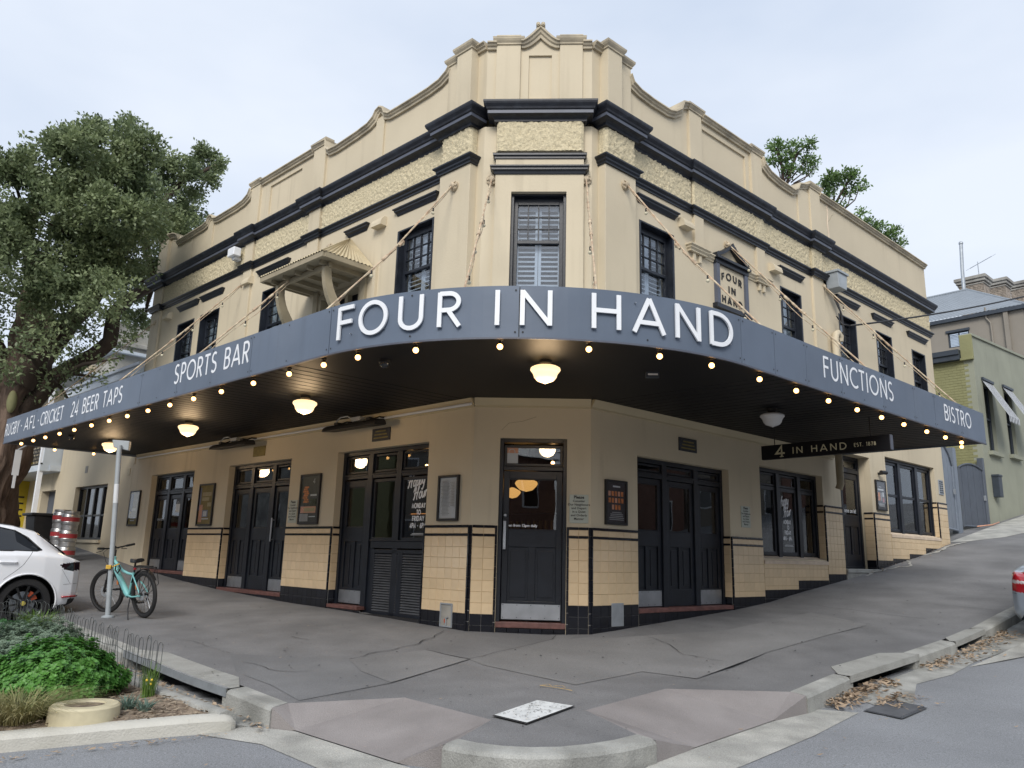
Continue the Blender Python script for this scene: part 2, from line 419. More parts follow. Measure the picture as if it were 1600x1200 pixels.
def tag(o, label, cat=None, group=None, kind=None):
    if label: o['label'] = label
    if cat: o['category'] = cat
    if group: o['group'] = group
    if kind: o['kind'] = kind
    return o
def thing(name, label, cat, mw=None, loc=None, group=None):
    o = bpy.data.objects.new(name, None); link(o); o.empty_display_size = .2
    mw = mw if mw is not None else Matrix.Translation(loc if loc is not None else (0, 0, 0))
    o.matrix_world = mw; ROOT[o] = mw.copy()
    return tag(o, label, cat, group)
def copy_tree(o, parent=None):
    c = o.copy(); link(c)
    if parent is not None: c.parent = parent
    for ch in [x for x in o.children]:
        copy_tree(ch, c)
    return c
def struct(name, mb, m, label, smooth=False, bevel=0., parent=None):
    o = build(name, mb, m, parent, smooth, bevel=bevel)
    if parent is None: tag(o, label, None, None, 'structure')
    return o

def wall(mb, s0, s1, z0, z1, holes, o1=0., th=.3, reveal=True):
    ss = sorted({s0, s1, *[h[0] for h in holes], *[h[1] for h in holes]}); zs = sorted({z0, z1, *[h[2] for h in holes], *[h[3] for h in holes]})
    ss = [q for q in ss if s0 <= q <= s1]; zs = [q for q in zs if z0 <= q <= z1]
    for a, b in zip(ss, ss[1:]):
        for c, d in zip(zs, zs[1:]):
            m1, m2 = (a + b) / 2, (c + d) / 2
            if any(h[0] < m1 < h[1] and h[2] < m2 < h[3] for h in holes): continue
            for o in (o1, o1 - th): mb.poly([(a, o, c), (b, o, c), (b, o, d), (a, o, d)])
    for h in holes:
        a, b, c, d = h[:4]; a, b = max(a, s0), min(b, s1); c = max(c, z0)
        for q in ([(a, c), (a, d)], [(b, c), (b, d)], [(a, d), (b, d)], [(a, c), (b, c)]):
            (u1, w1), (u2, w2) = q
            mb.poly([(u1, o1, w1), (u2, o1, w2), (u2, o1 - th, w2), (u1, o1 - th, w1)])
    for q in ([(s0, z0), (s0, z1)], [(s1, z0), (s1, z1)], [(s0, z1), (s1, z1)]):
        (u1, w1), (u2, w2) = q
        mb.poly([(u1, o1, w1), (u2, o1, w2), (u2, o1 - th, w2), (u1, o1 - th, w1)])

# ---- stroke lettering (geometric sans, drawn as ribbons)
def arc(cx, cy, rx, ry, a0, a1, n=14):
    return [(cx + rx * math.cos(rad(a0 + (a1 - a0) * k / n)), cy + ry * math.sin(rad(a0 + (a1 - a0) * k / n))) for k in range(n + 1)]
def GLY(ch):
    g = {
     'A': (.86, [[(0.04, 0), (.43, 1)], [(.82, 0), (.43, 1)], [(.16, .3), (.70, .3)]]),
     'B': (.58, [[(.06, 0), (.06, 1)], [(.06, .96), (.3, .96)] + arc(.3, .74, .22, .22, 90, -90) + [(.06, .52)], [(.06, .52), (.31, .52)] + arc(.31, .28, .24, .24, 90, -90) + [(.06, .04)]]),
     'C': (.78, [arc(.52, .5, .46, .46, 50, 310, 22)]),
     'D': (.78, [[(.06, 0), (.06, 1)], [(.06, .96), (.26, .96)] + arc(.26, .5, .46, .46, 90, -90, 18) + [(.06, .04)]]),
     'E': (.52, [[(.06, 0), (.06, 1)], [(.06, .96), (.5, .96)], [(.06, .52), (.46, .52)], [(.06, .04), (.5, .04)]]),
     'F': (.5, [[(.06, 0), (.06, 1)], [(.06, .96), (.5, .96)], [(.06, .52), (.46, .52)]]),
     'G': (.84, [arc(.52, .5, .46, .46, 50, 325, 22) + [(.9, .46), (.6, .46)]]),
     'H': (.72, [[(.06, 0), (.06, 1)], [(.66, 0), (.66, 1)], [(.06, .52), (.66, .52)]]),
     'I': (.14, [[(.07, 0), (.07, 1)]]),
     'K': (.62, [[(.06, 0), (.06, 1)], [(.58, .98), (.1, .5)], [(.1, .5), (.6, .0)]]),
     'L': (.48, [[(.06, 0), (.06, 1)], [(.06, .04), (.46, .04)]]),
     'M': (.88, [[(.06, 0), (.1, 1), (.44, .2), (.78, 1), (.82, 0)]]),
     'N': (.76, [[(.06, 0), (.06, 1)], [(.06, .97), (.70, .03)], [(.70, 0), (.70, 1)]]),
     'O': (.98, [arc(.49, .5, .45, .46, 0, 360, 32)]),
     'P': (.54, [[(.06, 0), (.06, 1)], [(.06, .96), (.27, .96)] + arc(.27, .71, .24, .25, 90, -90) + [(.06, .46)]]),
     'R': (.6, [[(.06, 0), (.06, 1)], [(.06, .96), (.29, .96)] + arc(.29, .72, .24, .24, 90, -90) + [(.06, .48)], [(.27, .48), (.56, 0)]]),
     'S': (.58, [arc(.28, .735, .215, .225, 40, 240, 14) + arc(.28, .265, .235, .225, 70, -145, 14)]),
     'T': (.58, [[(.29, 0), (.29, 1)], [(.0, .96), (.58, .96)]]),
     'U': (.7, [[(.06, 1), (.06, .33)] + arc(.35, .33, .29, .29, 180, 360) + [(.64, 1)]]),
     'Y': (.64, [[(.02, 1), (.32, .48)], [(.62, 1), (.32, .48)], [(.32, .5), (.32, 0)]]),
     '1': (.34, [[(.24, 0), (.24, 1), (.06, .8)]]),
     '2': (.56, [arc(.28, .73, .22, .23, 165, -25, 12) + [(.06, .04), (.54, .04)]]),
     '4': (.6, [[(.44, 0), (.44, 1), (.04, .26), (.58, .26)]]),
     '6': (.58, [arc(.29, .27, .23, .23, 0, 360, 18), [(.09, .38), (.40, 1)]]),
     '7': (.54, [[(.03, .96), (.5, .96), (.2, 0)]]),
     '8': (.56, [arc(.28, .75, .19, .21, 0, 360, 18), arc(.28, .28, .24, .24, 0, 360, 18)]),
     '-': (.4, [[(.05, .45), (.35, .45)]]), '.': (.16, [[(.08, 0), (.08, .1)]]), '*': (.16, [[(.08, .42), (.08, .54)]]),
     ' ': (.38, []),
    }
    return g[ch]
def ribbon(mb, pts, w, mp, d0, d1):
    pts = [p for k, p in enumerate(pts) if k == 0 or math.hypot(p[0] - pts[k - 1][0], p[1] - pts[k - 1][1]) > 1e-5]
    closed = math.hypot(pts[0][0] - pts[-1][0], pts[0][1] - pts[-1][1]) < 1e-4
    if closed: pts = pts[:-1]
    n = len(pts); i0 = len(mb.v)
    for k in range(n):
        a = pts[(k - 1) % n] if (closed or k > 0) else None; b = pts[(k + 1) % n] if (closed or k < n - 1) else None
        c = pts[k]; ns = []
        for p, q in ((a, c), (c, b)):
            if p and q:
                L = math.hypot(q[0] - p[0], q[1] - p[1]) or 1e-6; ns.append((-(q[1] - p[1]) / L, (q[0] - p[0]) / L))
        if len(ns) == 2:
            ax, ay = ns[0][0] + ns[1][0], ns[0][1] + ns[1][1]; L2 = max(.35, (ax * ax + ay * ay) / 2); nx, ny = ax / L2, ay / L2
        else: nx, ny = ns[0]
        for sd in (-.5, .5):
            for d in (d0, d1): mb.v.append(mp(c[0] + nx * w * sd, c[1] + ny * w * sd, d))
    rng = range(n if closed else n - 1)
    for k in rng:
        a = i0 + 4 * k; b = i0 + 4 * ((k + 1) % n)
        mb.f += [[a + 1, b + 1, b + 3, a + 3], [a, a + 1, b + 1, b][::-1], [a + 2, b + 2, b + 3, a + 3], [a, b, b + 2, a + 2]]
    if not closed:
        mb.f += [[i0, i0 + 1, i0 + 3, i0 + 2], [i0 + 4 * n - 4, i0 + 4 * n - 3, i0 + 4 * n - 1, i0 + 4 * n - 2][::-1]]
def glyph(mb, ch, u, v, h, wscale, sw, mp, d0, d1):
    w, strokes = GLY(ch)
    for k, st in enumerate(strokes):
        ribbon(mb, [(u + x * h * wscale, v + y * (h - 0) ) for x, y in st], sw, mp, d0, d1 + k * .0006)
    return w * h * wscale
def text_width(t, h, ws, sp): return sum(GLY(c)[0] * h * ws + sp for c in t) - sp
def text(mb, t, u0, u1, v, h, sw, mp, d0, d1, sp=.18):
    # fit the text between u0 and u1 by its width scale
    base = sum(GLY(c)[0] for c in t) + sp * (len(t) - 1)
    ws = (u1 - u0) / (base * h); u = u0
    for c in t:
        glyph(mb, c, u, v, h, ws, sw, mp, d0, d1); u += (GLY(c)[0] + sp) * h * ws
def font_text(mb, s, size, mp, d, align='CENTER', bold=0.):
    cu = bpy.data.curves.new('tmp', 'FONT'); cu.body = s; cu.size = size; cu.align_x = align; cu.resolution_u = 2; cu.offset = bold
    ob = bpy.data.objects.new('tmp', cu); me = bpy.data.meshes.new_from_object(ob)
    i0 = len(mb.v)
    for v in me.vertices: mb.v.append(mp(v.co.x, v.co.y, d))
    for p in me.polygons: mb.f.append([i0 + k for k in p.vertices])
    bpy.data.objects.remove(ob); bpy.data.curves.remove(cu); bpy.data.meshes.remove(me)
def onwall(F, s_c, z_c, o_c):
    sg = 1 if rightward(F) else -1
    return lambda u, v, d: F(s_c + sg * u, o_c + d, z_c + v)

# ================================================================== GROUND
def v2(p): return Vector((p[0], p[1]))
def kerbL(s): return itp([(-2.12, 4.18), (-1.25, 4.12), (1.45, 4.0), (2.7, 3.95), (4.94, 3.78), (8, 3.72), (40, 3.7)], s)
def kerbR(s): return itp([(-1.03, 3.66), (.29, 3.47), (2, 3.5), (4.5, 3.48), (40, 3.4)], s)
KL = [tuple(FL(s, kerbL(s), 0)[:2]) for s in (30, 22, 16, 12, 9, 7, 5.5, 4.2, 2.95, 1.45, .1, -1.25, -2.12)]
ARC = [(-.58, -5.40), (-.42, -5.49), (-.2, -5.55), (.02, -5.56), (.25, -5.52), (.48, -5.42), (.7, -5.28), (.92, -5.08)]
KR = [tuple(FR(s, kerbR(s), 0)[:2]) for s in (-1.03, .25, .95, 2.05, 3.3, 4.5, 5.7, 7, 8.5, 10, 12, 15, 19, 24, 30)]
RLb = [(-1.87, -4.62), (-.92, -5.32)]                    # foot of the left ramp at the gutter
RRb = [(1.28, -4.66), (2.12, -3.74)]
RLt = (-1.11, -4.04); RLc = (-.30, -4.68)
RRt = (1.25, -3.30); RRc = (.45, -4.26)
outer = KL + [RLb[0], RLb[1]] + ARC + [RRb[0], RRb[1]] + KR
back = [tuple(FR(30, -3, 0)[:2]), tuple(FR(14.2, -3, 0)[:2]), tuple(FR(13.9, -.15, 0)[:2]), tuple(FR(0, -.15, 0)[:2]),
        tuple(FL(0, -.15, 0)[:2]), tuple(FL(30, -.15, 0)[:2])]
def densify(pts, d=.5):
    out = []
    for a, b in zip(pts, pts[1:]):
        n = max(1, int(math.hypot(b[0] - a[0], b[1] - a[1]) / d)); out += [(a[0] + (b[0] - a[0]) * k / n, a[1] + (b[1] - a[1]) * k / n) for k in range(n)]
    return out + [pts[-1]]
back = densify(back)
def in_poly(p, poly):
    x, y = p; c = False; n = len(poly)
    for i in range(n):
        (x1, y1), (x2, y2) = poly[i], poly[(i + 1) % n]
        if (y1 > y) != (y2 > y) and x < (x2 - x1) * (y - y1) / (y2 - y1) + x1: c = not c
    return c
rampL = [KL[-1], RLb[0], RLb[1], ARC[0], RLc, RLt]
rampR = [ARC[-1], RRb[0], RRb[1], KR[0], RRt, RRc]
def sheet(name, poly, zf, m, step, holes=(), dz=0., parent=None):
    pts = [v2(p) for p in poly]; n = len(pts); edges = [(i, (i + 1) % n) for i in range(n)]
    for h in holes:
        k = len(pts); pts += [v2(p) for p in h]; edges += [(k + i, k + (i + 1) % len(h)) for i in range(len(h))]
    xs = [p.x for p in pts]; ys = [p.y for p in pts]
    x = min(xs)
    while x < max(xs):
        y = min(ys)
        while y < max(ys):
            q = (x + random.uniform(-.2, .2) * step, y + random.uniform(-.2, .2) * step)
            if in_poly(q, poly) and not any(in_poly(q, h) for h in holes): pts.append(v2(q))
            y += step
        x += step
    vo, eo, fo, *_ = delaunay_2d_cdt(pts, edges, [], 0, 1e-5)
    mb = MB()
    for p in vo: mb.v.append(Vector((p.x, p.y, zf(p.x, p.y) + dz)))
    for f in fo:
        c = (sum(vo[i].x for i in f) / 3, sum(vo[i].y for i in f) / 3)
        if in_poly(c, poly) and not any(in_poly(c, h) for h in holes): mb.f.append(list(f))
    return mb
kerb_in_L = [tuple(FL(s, kerbL(s) - .17, 0)[:2]) for s in (30, 22, 16, 12, 9, 7, 5.5, 4.2, 2.95, 1.45, .1, -1.25, -2.07)]
kerb_in_R = [tuple(FR(s, kerbR(s) - .17, 0)[:2]) for s in (-1.0, .25, .95, 2.05, 3.3, 4.5, 5.7, 7, 8.5, 10, 12, 15, 19, 24, 30)]
cA = Vector((.1, -4.2, 0))
arc_in = [tuple((Vector((x, y, 0)) + (cA - Vector((x, y, 0))).normalized() * .17)[:2]) for x, y in ARC]
path_poly = kerb_in_L + [RLt, RLc, arc_in[0]] + arc_in[1:] + [RRc, RRt] + kerb_in_R + back
o = struct('footpath', sheet('footpath', path_poly, G, 'asphalt_path', .6), 'asphalt_path', 'grey asphalt corner footpath wrapping round the pub', smooth='all')
FOOT = o
# ramps
def ramp(poly, hi, lo, name, label):
    mb = MB(); z = {}
    hp = [(p, G(*p)) for p in hi]; lp = [(p, GR(*p) + .012) for p in lo]
    c = (sum(p[0] for p in poly) / len(poly), sum(p[1] for p in poly) / len(poly))
    return hp, lp
def tri_mesh(tris):
    mb = MB()
    for t in tris: mb.f.append([mb.p(*q) for q in t])
    return mb
def P3(p, road=False, dz=0.): return (p[0], p[1], (GR(*p) + .012 if road else G(*p)) + dz)
aL, bL = KL[-1], kerb_in_L[-1]
mb = tri_mesh([[P3(bL), P3(RLt), P3(RLb[0], 1)], [P3(aL), P3(bL), P3(RLb[0], 1)], [P3(RLt), P3(RLc), P3(RLb[1], 1)], [P3(RLt), P3(RLb[1], 1), P3(RLb[0], 1)],
               [P3(RLc), P3(arc_in[0]), P3(ARC[0])], [P3(aL), (aL[0], aL[1], GR(*aL) - .03), P3(RLb[0], 1)], [P3(RLc), P3(ARC[0]), P3(RLb[1], 1)], [P3(ARC[0]), (ARC[0][0], ARC[0][1], GR(*ARC[0]) - .03), P3(RLb[1], 1, -.0)]])
struct('kerb_ramp', mb, 'ramp', 'pinkish concrete pram ramp left of the white pit lid')
mb = tri_mesh([[P3(arc_in[-1]), P3(RRc), P3(ARC[-1])], [P3(ARC[-1]), (ARC[-1][0], ARC[-1][1], GR(*ARC[-1]) - .03), P3(RRb[0], 1)], [P3(RRc), P3(RRt), P3(RRb[0], 1)], [P3(RRc), P3(RRb[0], 1), P3(ARC[-1])], [P3(RRt), P3(RRb[1], 1), P3(RRb[0], 1)],
               [P3(RRt), P3(kerb_in_R[0]), P3(RRb[1], 1)], [P3(kerb_in_R[0]), P3(KR[0]), P3(RRb[1], 1)], [P3(KR[0]), (KR[0][0], KR[0][1], GR(*KR[0]) - .03), P3(RRb[1], 1)]])
struct('kerb_ramp', mb, 'ramp', 'pinkish concrete pram ramp right of the white pit lid')
# road: one sheet to the horizon
road_poly = [(-150, -160), (150, -160), (170, 120), (-170, 120)]
mb = MB(); xs = sorted(set([-170, -120, -80, -55, -40] + [x * .5 for x in range(-60, 61)] + [x * .25 for x in range(-32, 40)] + [40, 55, 80, 120, 170])); ys = sorted(set([-160, -110, -70, -45, -30] + [y * .5 for y in range(-44, 52)] + [y * .25 for y in range(-32, 10)] + [32, 45, 70, 120]))
for x in xs:
    for y in ys:
        ol_, or_ = locL(x, y)[1], locR(x, y)[1]
        mb.v.append(Vector((x, y, -3 if ol_ < -.4 and or_ < -.4 else GR(x, y) - (0.15 if in_poly((x, y), path_poly) else 0))))
ny = len(ys)
for i in range(len(xs) - 1):
    for j in range(ny - 1): mb.f.append([i * ny + j, (i + 1) * ny + j, (i + 1) * ny + j + 1, i * ny + j + 1])
struct('road', mb, 'road', 'dark grey asphalt road in front of the corner', smooth='all')

# kerb stones
kerb_root = thing('kerb', 'pale concrete kerb edging the corner footpath', None); kerb_root['kind'] = 'structure'; del kerb_root['label']
kerb_root['label'] = 'pale concrete kerb edging the corner footpath'
def kerb_block(p, q, pi, qi, m='conc', dz=0.):
    mb = MB(); n = 2
    def prof(a, ai):
        d = Vector((ai[0] - a[0], ai[1] - a[1], 0)); d.normalize(); zt = G(*a) + .004 + dz; A = Vector((a[0], a[1], 0))
        outp = A - d * .012
        return [Vector((outp.x, outp.y, GR(*a) - .12)), Vector((outp.x, outp.y, zt - .03)), Vector((A.x, A.y, zt - .008)) + d * .006, Vector((A.x, A.y, zt)) + d * .035, Vector((ai[0], ai[1], G(*ai) + .004 + dz)), Vector((ai[0], ai[1], G(*ai) - .2))]
    g = Vector((q[0] - p[0], q[1] - p[1])); g.normalize(); g *= .004
    p = (p[0] + g.x, p[1] + g.y); q = (q[0] - g.x, q[1] - g.y); pi = (pi[0] + g.x, pi[1] + g.y); qi = (qi[0] - g.x, qi[1] - g.y)
    A, B = prof(p, pi), prof(q, qi)
    mb.v = A + B; k = len(A)
    for i in range(k - 1): mb.f.append([i, i + 1, i + k + 1, i + k])
    mb.f += [list(range(k)), list(range(2 * k - 1, k - 1, -1))]
    build('kerb_stone', mb, m, kerb_root)
for i in range(len(KL) - 1):
    if i in (9, 10): continue
    kerb_block(KL[i], KL[i + 1], kerb_in_L[i], kerb_in_L[i + 1])
# arc kerb
kerb_arc = MB()
def kprof(a, ai):
    d = Vector((ai[0] - a[0], ai[1] - a[1], 0)); d.normalize(); zt = G(*a) + .004; A = Vector((a[0], a[1], 0)); outp = A - d * .012
    return [Vector((outp.x, outp.y, GR(*a) - .12)), Vector((outp.x, outp.y, zt - .03)), Vector((A.x, A.y, zt - .008)) + d * .006, Vector((A.x, A.y, zt)) + d * .035, Vector((ai[0], ai[1], G(*ai) + .004)), Vector((ai[0], ai[1], G(*ai) - .2))]
for a, ai in zip(ARC, arc_in): kerb_arc.v += kprof(a, ai)
for k in range(len(ARC) - 1):
    for i in range(5): kerb_arc.f.append([k * 6 + i, k * 6 + i + 1, k * 6 + i + 7, k * 6 + i + 6])
kerb_arc.f += [list(range(6)), list(range(6 * len(ARC) - 1, 6 * len(ARC) - 7, -1))]
build('curved_kerb_stone', kerb_arc, 'conc', kerb_root)
for i in range(len(KR) - 1):
    if i in (1, 2, 4): continue
    kerb_block(KR[i], KR[i + 1], kerb_in_R[i], kerb_in_R[i + 1])
# drain lintels: slab on top, steel or concrete edge, dark mouth below
def lintel(name, F, kf, s0, s1, wide, edge_m, label, nseg=3, cut=.12):
    t = thing(name, label, 'kerb drain', loc=F((s0 + s1) / 2, kf(s0), G(*F((s0 + s1) / 2, kf(s0), 0)[:2])), group='stormwater inlets in the kerb')
    top = MB(); edge = MB(); back = MB(); jamb = MB()
    def z(s, o): p = F(s, o, 0); return G(p.x, p.y)
    SS = [s0 + (s1 - s0) * k / 6 for k in range(7)]
    for a, b in zip(SS, SS[1:]):
        for (s, e) in ((a, b),):
            oa, ob = kf(a), kf(b); wa = wide * min(1, .35 + (min(a - s0, s1 - a) / .3)); wb_ = wide * min(1, .35 + (min(b - s0, s1 - b) / .3))
            i = len(top.v)
            top.v += [F(a, oa, z(a, oa) + .009), F(b, ob, z(b, ob) + .009), F(b, ob - wb_, z(b, ob - wb_) + .009), F(a, oa - wa, z(a, oa - wa) + .009)]
            top.v += [F(a, oa, z(a, oa) - .05), F(b, ob, z(b, ob) - .05), F(b, ob - wb_, z(b, ob - wb_) - .05), F(a, oa - wa, z(a, oa - wa) - .05)]
            top.f += [[i, i + 1, i + 2, i + 3], [i + 4, i + 5, i + 6, i + 7], [i, i + 1, i + 5, i + 4], [i + 2, i + 3, i + 7, i + 6]]
            i = len(edge.v)
            for (s, oo) in ((a, oa), (b, ob)):
                edge.v += [F(s, oo + .012, z(s, oo) + .012), F(s, oo + .012, z(s, oo) - .062), F(s, oo - .02, z(s, oo) - .062), F(s, oo - .02, z(s, oo) + .012)]
            edge.f += [[i, i + 1, i + 5, i + 4], [i + 1, i + 2, i + 6, i + 5], [i, i + 3, i + 7, i + 4]]
            i = len(back.v)
            back.v += [F(a, oa - .3, z(a, oa) - .05), F(b, ob - .3, z(b, ob) - .05), F(b, ob - .3, z(b, ob) - .45), F(a, oa - .3, z(a, oa) - .45)]
            back.f.append([i, i + 1, i + 2, i + 3])
    for s, dd in ((s0, .09), (s1, -.09)):
        o_ = kf(s); zz = z(s, o_)
        jamb.box(min(s, s + dd), max(s, s + dd), o_ - .3, o_ - .004, zz - .4, zz - .055)
    jm = MB(); jm.v = [F(*q) for q in []]
    jamb2 = MB(F)
    for s, dd in ((s0, .09), (s1, -.09)):
        o_ = kf(s); zz = z(s, o_); jamb2.box(min(s, s + dd), max(s, s + dd), o_ - .3, o_ - .004, zz - .4, zz - .055)
    build('lintel_slab', top, 'conc', t); build('lintel_edge', edge, edge_m, t); build('inlet_back', back, 'dark', t); build('inlet_jamb', jamb2, 'conc', t)
lintel('drain_lintel', FL, kerbL, -1.25, 1.45, .32, 'steel', 'long drain inlet under a galvanised steel edge in the left kerb')
lintel('drain_lintel', FR, kerbR, .25, 2.05, .34, 'conc', 'nearer of two concrete drain inlets in the right kerb, leaves piled at its mouth')
lintel('drain_lintel', FR, kerbR, 3.3, 4.5, .18, 'conc', 'farther concrete drain inlet in the right kerb, next to the silver car')

# footpath patches and joints, each a few millimetres proud
def strip(pts, w, jitter=0., sub=.12, zf=G, dz=.005):
    P = []
    for (x1, y1), (x2, y2) in zip(pts, pts[1:]):
        L = math.hypot(x2 - x1, y2 - y1); n = max(1, int(L / sub))
        for k in range(n):
            t = k / n; P.append((x1 + (x2 - x1) * t, y1 + (y2 - y1) * t))
    P.append(pts[-1]); Q = []
    for k, (x, y) in enumerate(P):
        a, b = P[max(0, k - 1)], P[min(len(P) - 1, k + 1)]; L = math.hypot(b[0] - a[0], b[1] - a[1]) or 1
        j = noise.noise(Vector((x * 3, y * 3, 1))) * jitter; Q.append((x - (b[1] - a[1]) / L * j, y + (b[0] - a[0]) / L * j, (b[1] - a[1]) / L, (b[0] - a[0]) / L))
    mb = MB()
    for k, (x, y, nx, ny_) in enumerate(Q):
        ww = w * .48 * (.35 + .95 * abs(noise.noise(Vector((x * 5, y * 5, 4))))) if jitter else w
        for sg in (-.5, .5):
            px_, py_ = x - nx * ww * sg, y + ny_ * ww * sg; mb.v.append(Vector((px_, py_, zf(px_, py_) + dz)))
    for k in range(len(Q) - 1): mb.f.append([2 * k, 2 * k + 1, 2 * k + 3, 2 * k + 2])
    return mb
J = (-.74, -2.13)
patch = [J, (-.56, -2.44), (.4, -3.29), (1.12, -2.5), (1.64, -2.78), (2.81, -1.06), (3.9, .15), (4.9, 1.1), (4.4, 2.2), (2.6, .45), (1.0, -.25), (.22, -.15), (.18, -.5), (-.31, -1.36)]
build('asphalt_patch', sheet('p', patch, G, None, .4, dz=.004), 'patch_a', FOOT, smooth='all')
patch2 = [(-1.96, -4.3), (-1.34, -3.49), J, (-1.32, -1.64), (-2.05, -2.34), (-3.46, -2.14), (-3.0, -3.1), (-2.4, -3.75)]
build('asphalt_patch', sheet('p', patch2, G, None, .4, dz=.004), 'patch_b', FOOT, smooth='all')
patch3 = [J, (-1.32, -1.64), (-2.05, -2.34), (-1.75, -3.0), (-1.34, -3.49)]
build('asphalt_patch', sheet('p', patch3, G, None, .3, dz=.008), 'patch_a', FOOT, smooth='all')
for pts, w, jt, mm in [([J, (-1.34, -3.49), (-1.96, -4.38)], .014, .02, 'crack'), ([J, (-.31, -1.36), (.18, -.5), (.22, -.12)], .03, .05, 'crack'),
                       ([(-.56, -2.44), (.4, -3.29)], .016, .02, 'paleline'), ([(.4, -3.29), (1.12, -2.5), (1.64, -2.78)], .012, .02, 'paleline'),
                       ([J, (-1.32, -1.64)], .055, .05, 'crack'), ([(-1.36, -.12), (-1.34, -.42), (-1.51, -1.31), (-2.05, -2.34)], .045, .1, 'crack'),
                       ([(1.45, -.17), (1.69, -.73), (1.74, -1.32), (2.36, -1.79)], .028, .06, 'crack'), ([(4.7, 2.8), (5.65, 1.75), (5.9, 1.5)], .028, .04, 'crack'),
                       ([(1.64, -2.78), (2.81, -1.06), (4.94, 1.19)], .01, .01, 'crack'), ([(-4.65, -1.17), (-4.25, -1.41), (-3.46, -2.14)], .018, .04, 'crack'),
                       ([(6.54, 2.56), (7.22, 1.91)], .022, .03, 'crack'), ([(8.1, 6.32), (9.14, 5.42)], .022, .03, 'crack'), ([(4.1, 2.0), (5.0, 1.0), (5.6, .3)], .012, .04, 'crack'),
                       ([(5.6, 4.9), (7.0, 3.6), (8.2, 2.6)], .014, .03, 'crack'), ([(-3.1, -2.6), (-2.7, -3.0), (-2.25, -3.1)], .03, .12, 'crack'), ([(-3.2, -.9), (-2.9, -1.1)], .06, .1, 'crack')]:
    build('footpath_crack', strip(pts, w, jt, dz=.012), mm, FOOT)
# pale gutter concrete at the ramps and along the kerbs
def gut(poly, name='gutter', m='gutter', label='pale concrete gutter strip'):
    return struct(name, sheet('g', poly, GR, None, .2, dz=.005), m, label, smooth='all')
gut([(-2.62, -4.45), RLb[0], RLb[1], (-.5, -5.62), (-.62, -5.9), (-1.2, -5.68), (-2.0, -5.0), (-2.75, -4.75)], label='pale concrete gutter strip below the left ramp')
gut([(.93, -5.02), (1.28, -4.64), (2.12, -3.72), (2.66, -3.1), (3.1, -3.12), (2.35, -4.15), (1.55, -5.05), (.98, -5.62), (.7, -5.45)], label='pale concrete gutter strip below the right ramp')
gut([tuple(FL(s, kerbL(s) + o, 0)[:2]) for s, o in [(4.0, 0), (2.5, 0), (.5, 0), (-1.25, 0), (-1.95, 0), (-1.95, .33), (-1.2, .36), (.5, .36), (2.5, .36), (4.0, .36)]], m='conc', label='concrete gutter between the left kerb and the garden bed')
gut([tuple(FR(s, kerbR(s) + o, 0)[:2]) for s, o in [(.1, .0), (2.2, 0), (4.2, 0), (6.5, 0), (6.5, .42), (4.2, .42), (3.0, .32), (2.0, .38), (1.2, .30), (.3, .62), (-.2, .66)]], m='conc', label='narrow concrete gutter under the right kerb')
gut([tuple(FR(s, 3.45 + o, 0)[:2]) for s, o in [(2.6, .42), (3.8, .42), (6.5, .55), (6.5, .95), (4.4, .85)]], label='pale gutter slab beside the silver car')
# iron grate in the gutter
t = thing('gutter_grate', 'worn rusty gutter grate half buried in leaves', 'grate', loc=(3.08, -2.95, GR(3.08, -2.95)))
mb = MB()
for k in range(10):
    a = FR(-.36 + k * .06, 3.92, 0); b = FR(-.36 + k * .06, 4.24, 0)
    for o_ in (0,):
        mb.tube([(a.x, a.y, GR(a.x, a.y) + .016), (b.x, b.y, GR(b.x, b.y) + .016)], .013, 4)
build('grate_bars', mb, 'louvre', t)
mb = MB()
cs = [tuple(FR(s, o, 0)[:2]) for s, o in [(-.40, 3.9), (.22, 3.9), (.22, 4.26), (-.40, 4.26)]]
build('grate_pit', sheet('g', cs, GR, None, .3, dz=.012), 'louvre', t)

# white service pit lid
pit = thing('service_pit', 'white rectangular service pit lid with worn speckled face', 'pit lid', loc=(.03, -4.42, G(.03, -4.42)))
pc = [(-.285, -4.60), (.045, -4.045), (.35, -4.2), (-.02, -4.80)]
def quad_on(pc, dz, inset):
    c = (sum(p[0] for p in pc) / 4, sum(p[1] for p in pc) / 4)
    return [(c[0] + (p[0] - c[0]) * inset, c[1] + (p[1] - c[1]) * inset) for p in pc]
build('pit_frame', sheet('q', quad_on(pc, 0, 1.06), G, None, .3, dz=.014), 'crack', pit)
build('lid_plate', sheet('q', pc, G, None, .3, dz=.019), 'pitwhite', pit)
mb = MB()
for k in range(95):
    a, b = random.random() * .86 + .07, random.random() * .86 + .07
    def bil(a, b):
        return [pc[0][i] * (1 - a) * (1 - b) + pc[1][i] * a * (1 - b) + pc[2][i] * a * b + pc[3][i] * (1 - a) * b for i in (0, 1)]
    an = random.random() * 6.28; L = random.uniform(.015, .05); x, y = bil(a, b)
    pts = [(x, y)]
    for _ in range(3): an += random.uniform(-.9, .9); x += math.cos(an) * L / 3; y += math.sin(an) * L / 3; pts.append((x, y))
    mb.add(strip(pts, .0035, 0, .02, dz=.0225))
build('tread_marks', mb, 'ink', pit)['kind'] = 'stuff'
# yellow spray paint
mb = MB()
for pts, w in [([(.06, -3.42), (.13, -3.46), (.2, -3.50), (.3, -3.56), (.36, -3.6)], .05), ([(.08, -3.40), (.14, -3.36), (.17, -3.45), (.22, -3.42)], .022), ([(.2, -3.42), (.27, -3.40), (.3, -3.48), (.25, -3.52)], .022)]:
    mb.add(strip(pts, w, .03, .02, dz=.016 + w / 50))
tag(build('paint_mark', mb, 'yellow'), 'small scrawl of yellow spray paint on the footpath above the pit lid', 'paint mark')
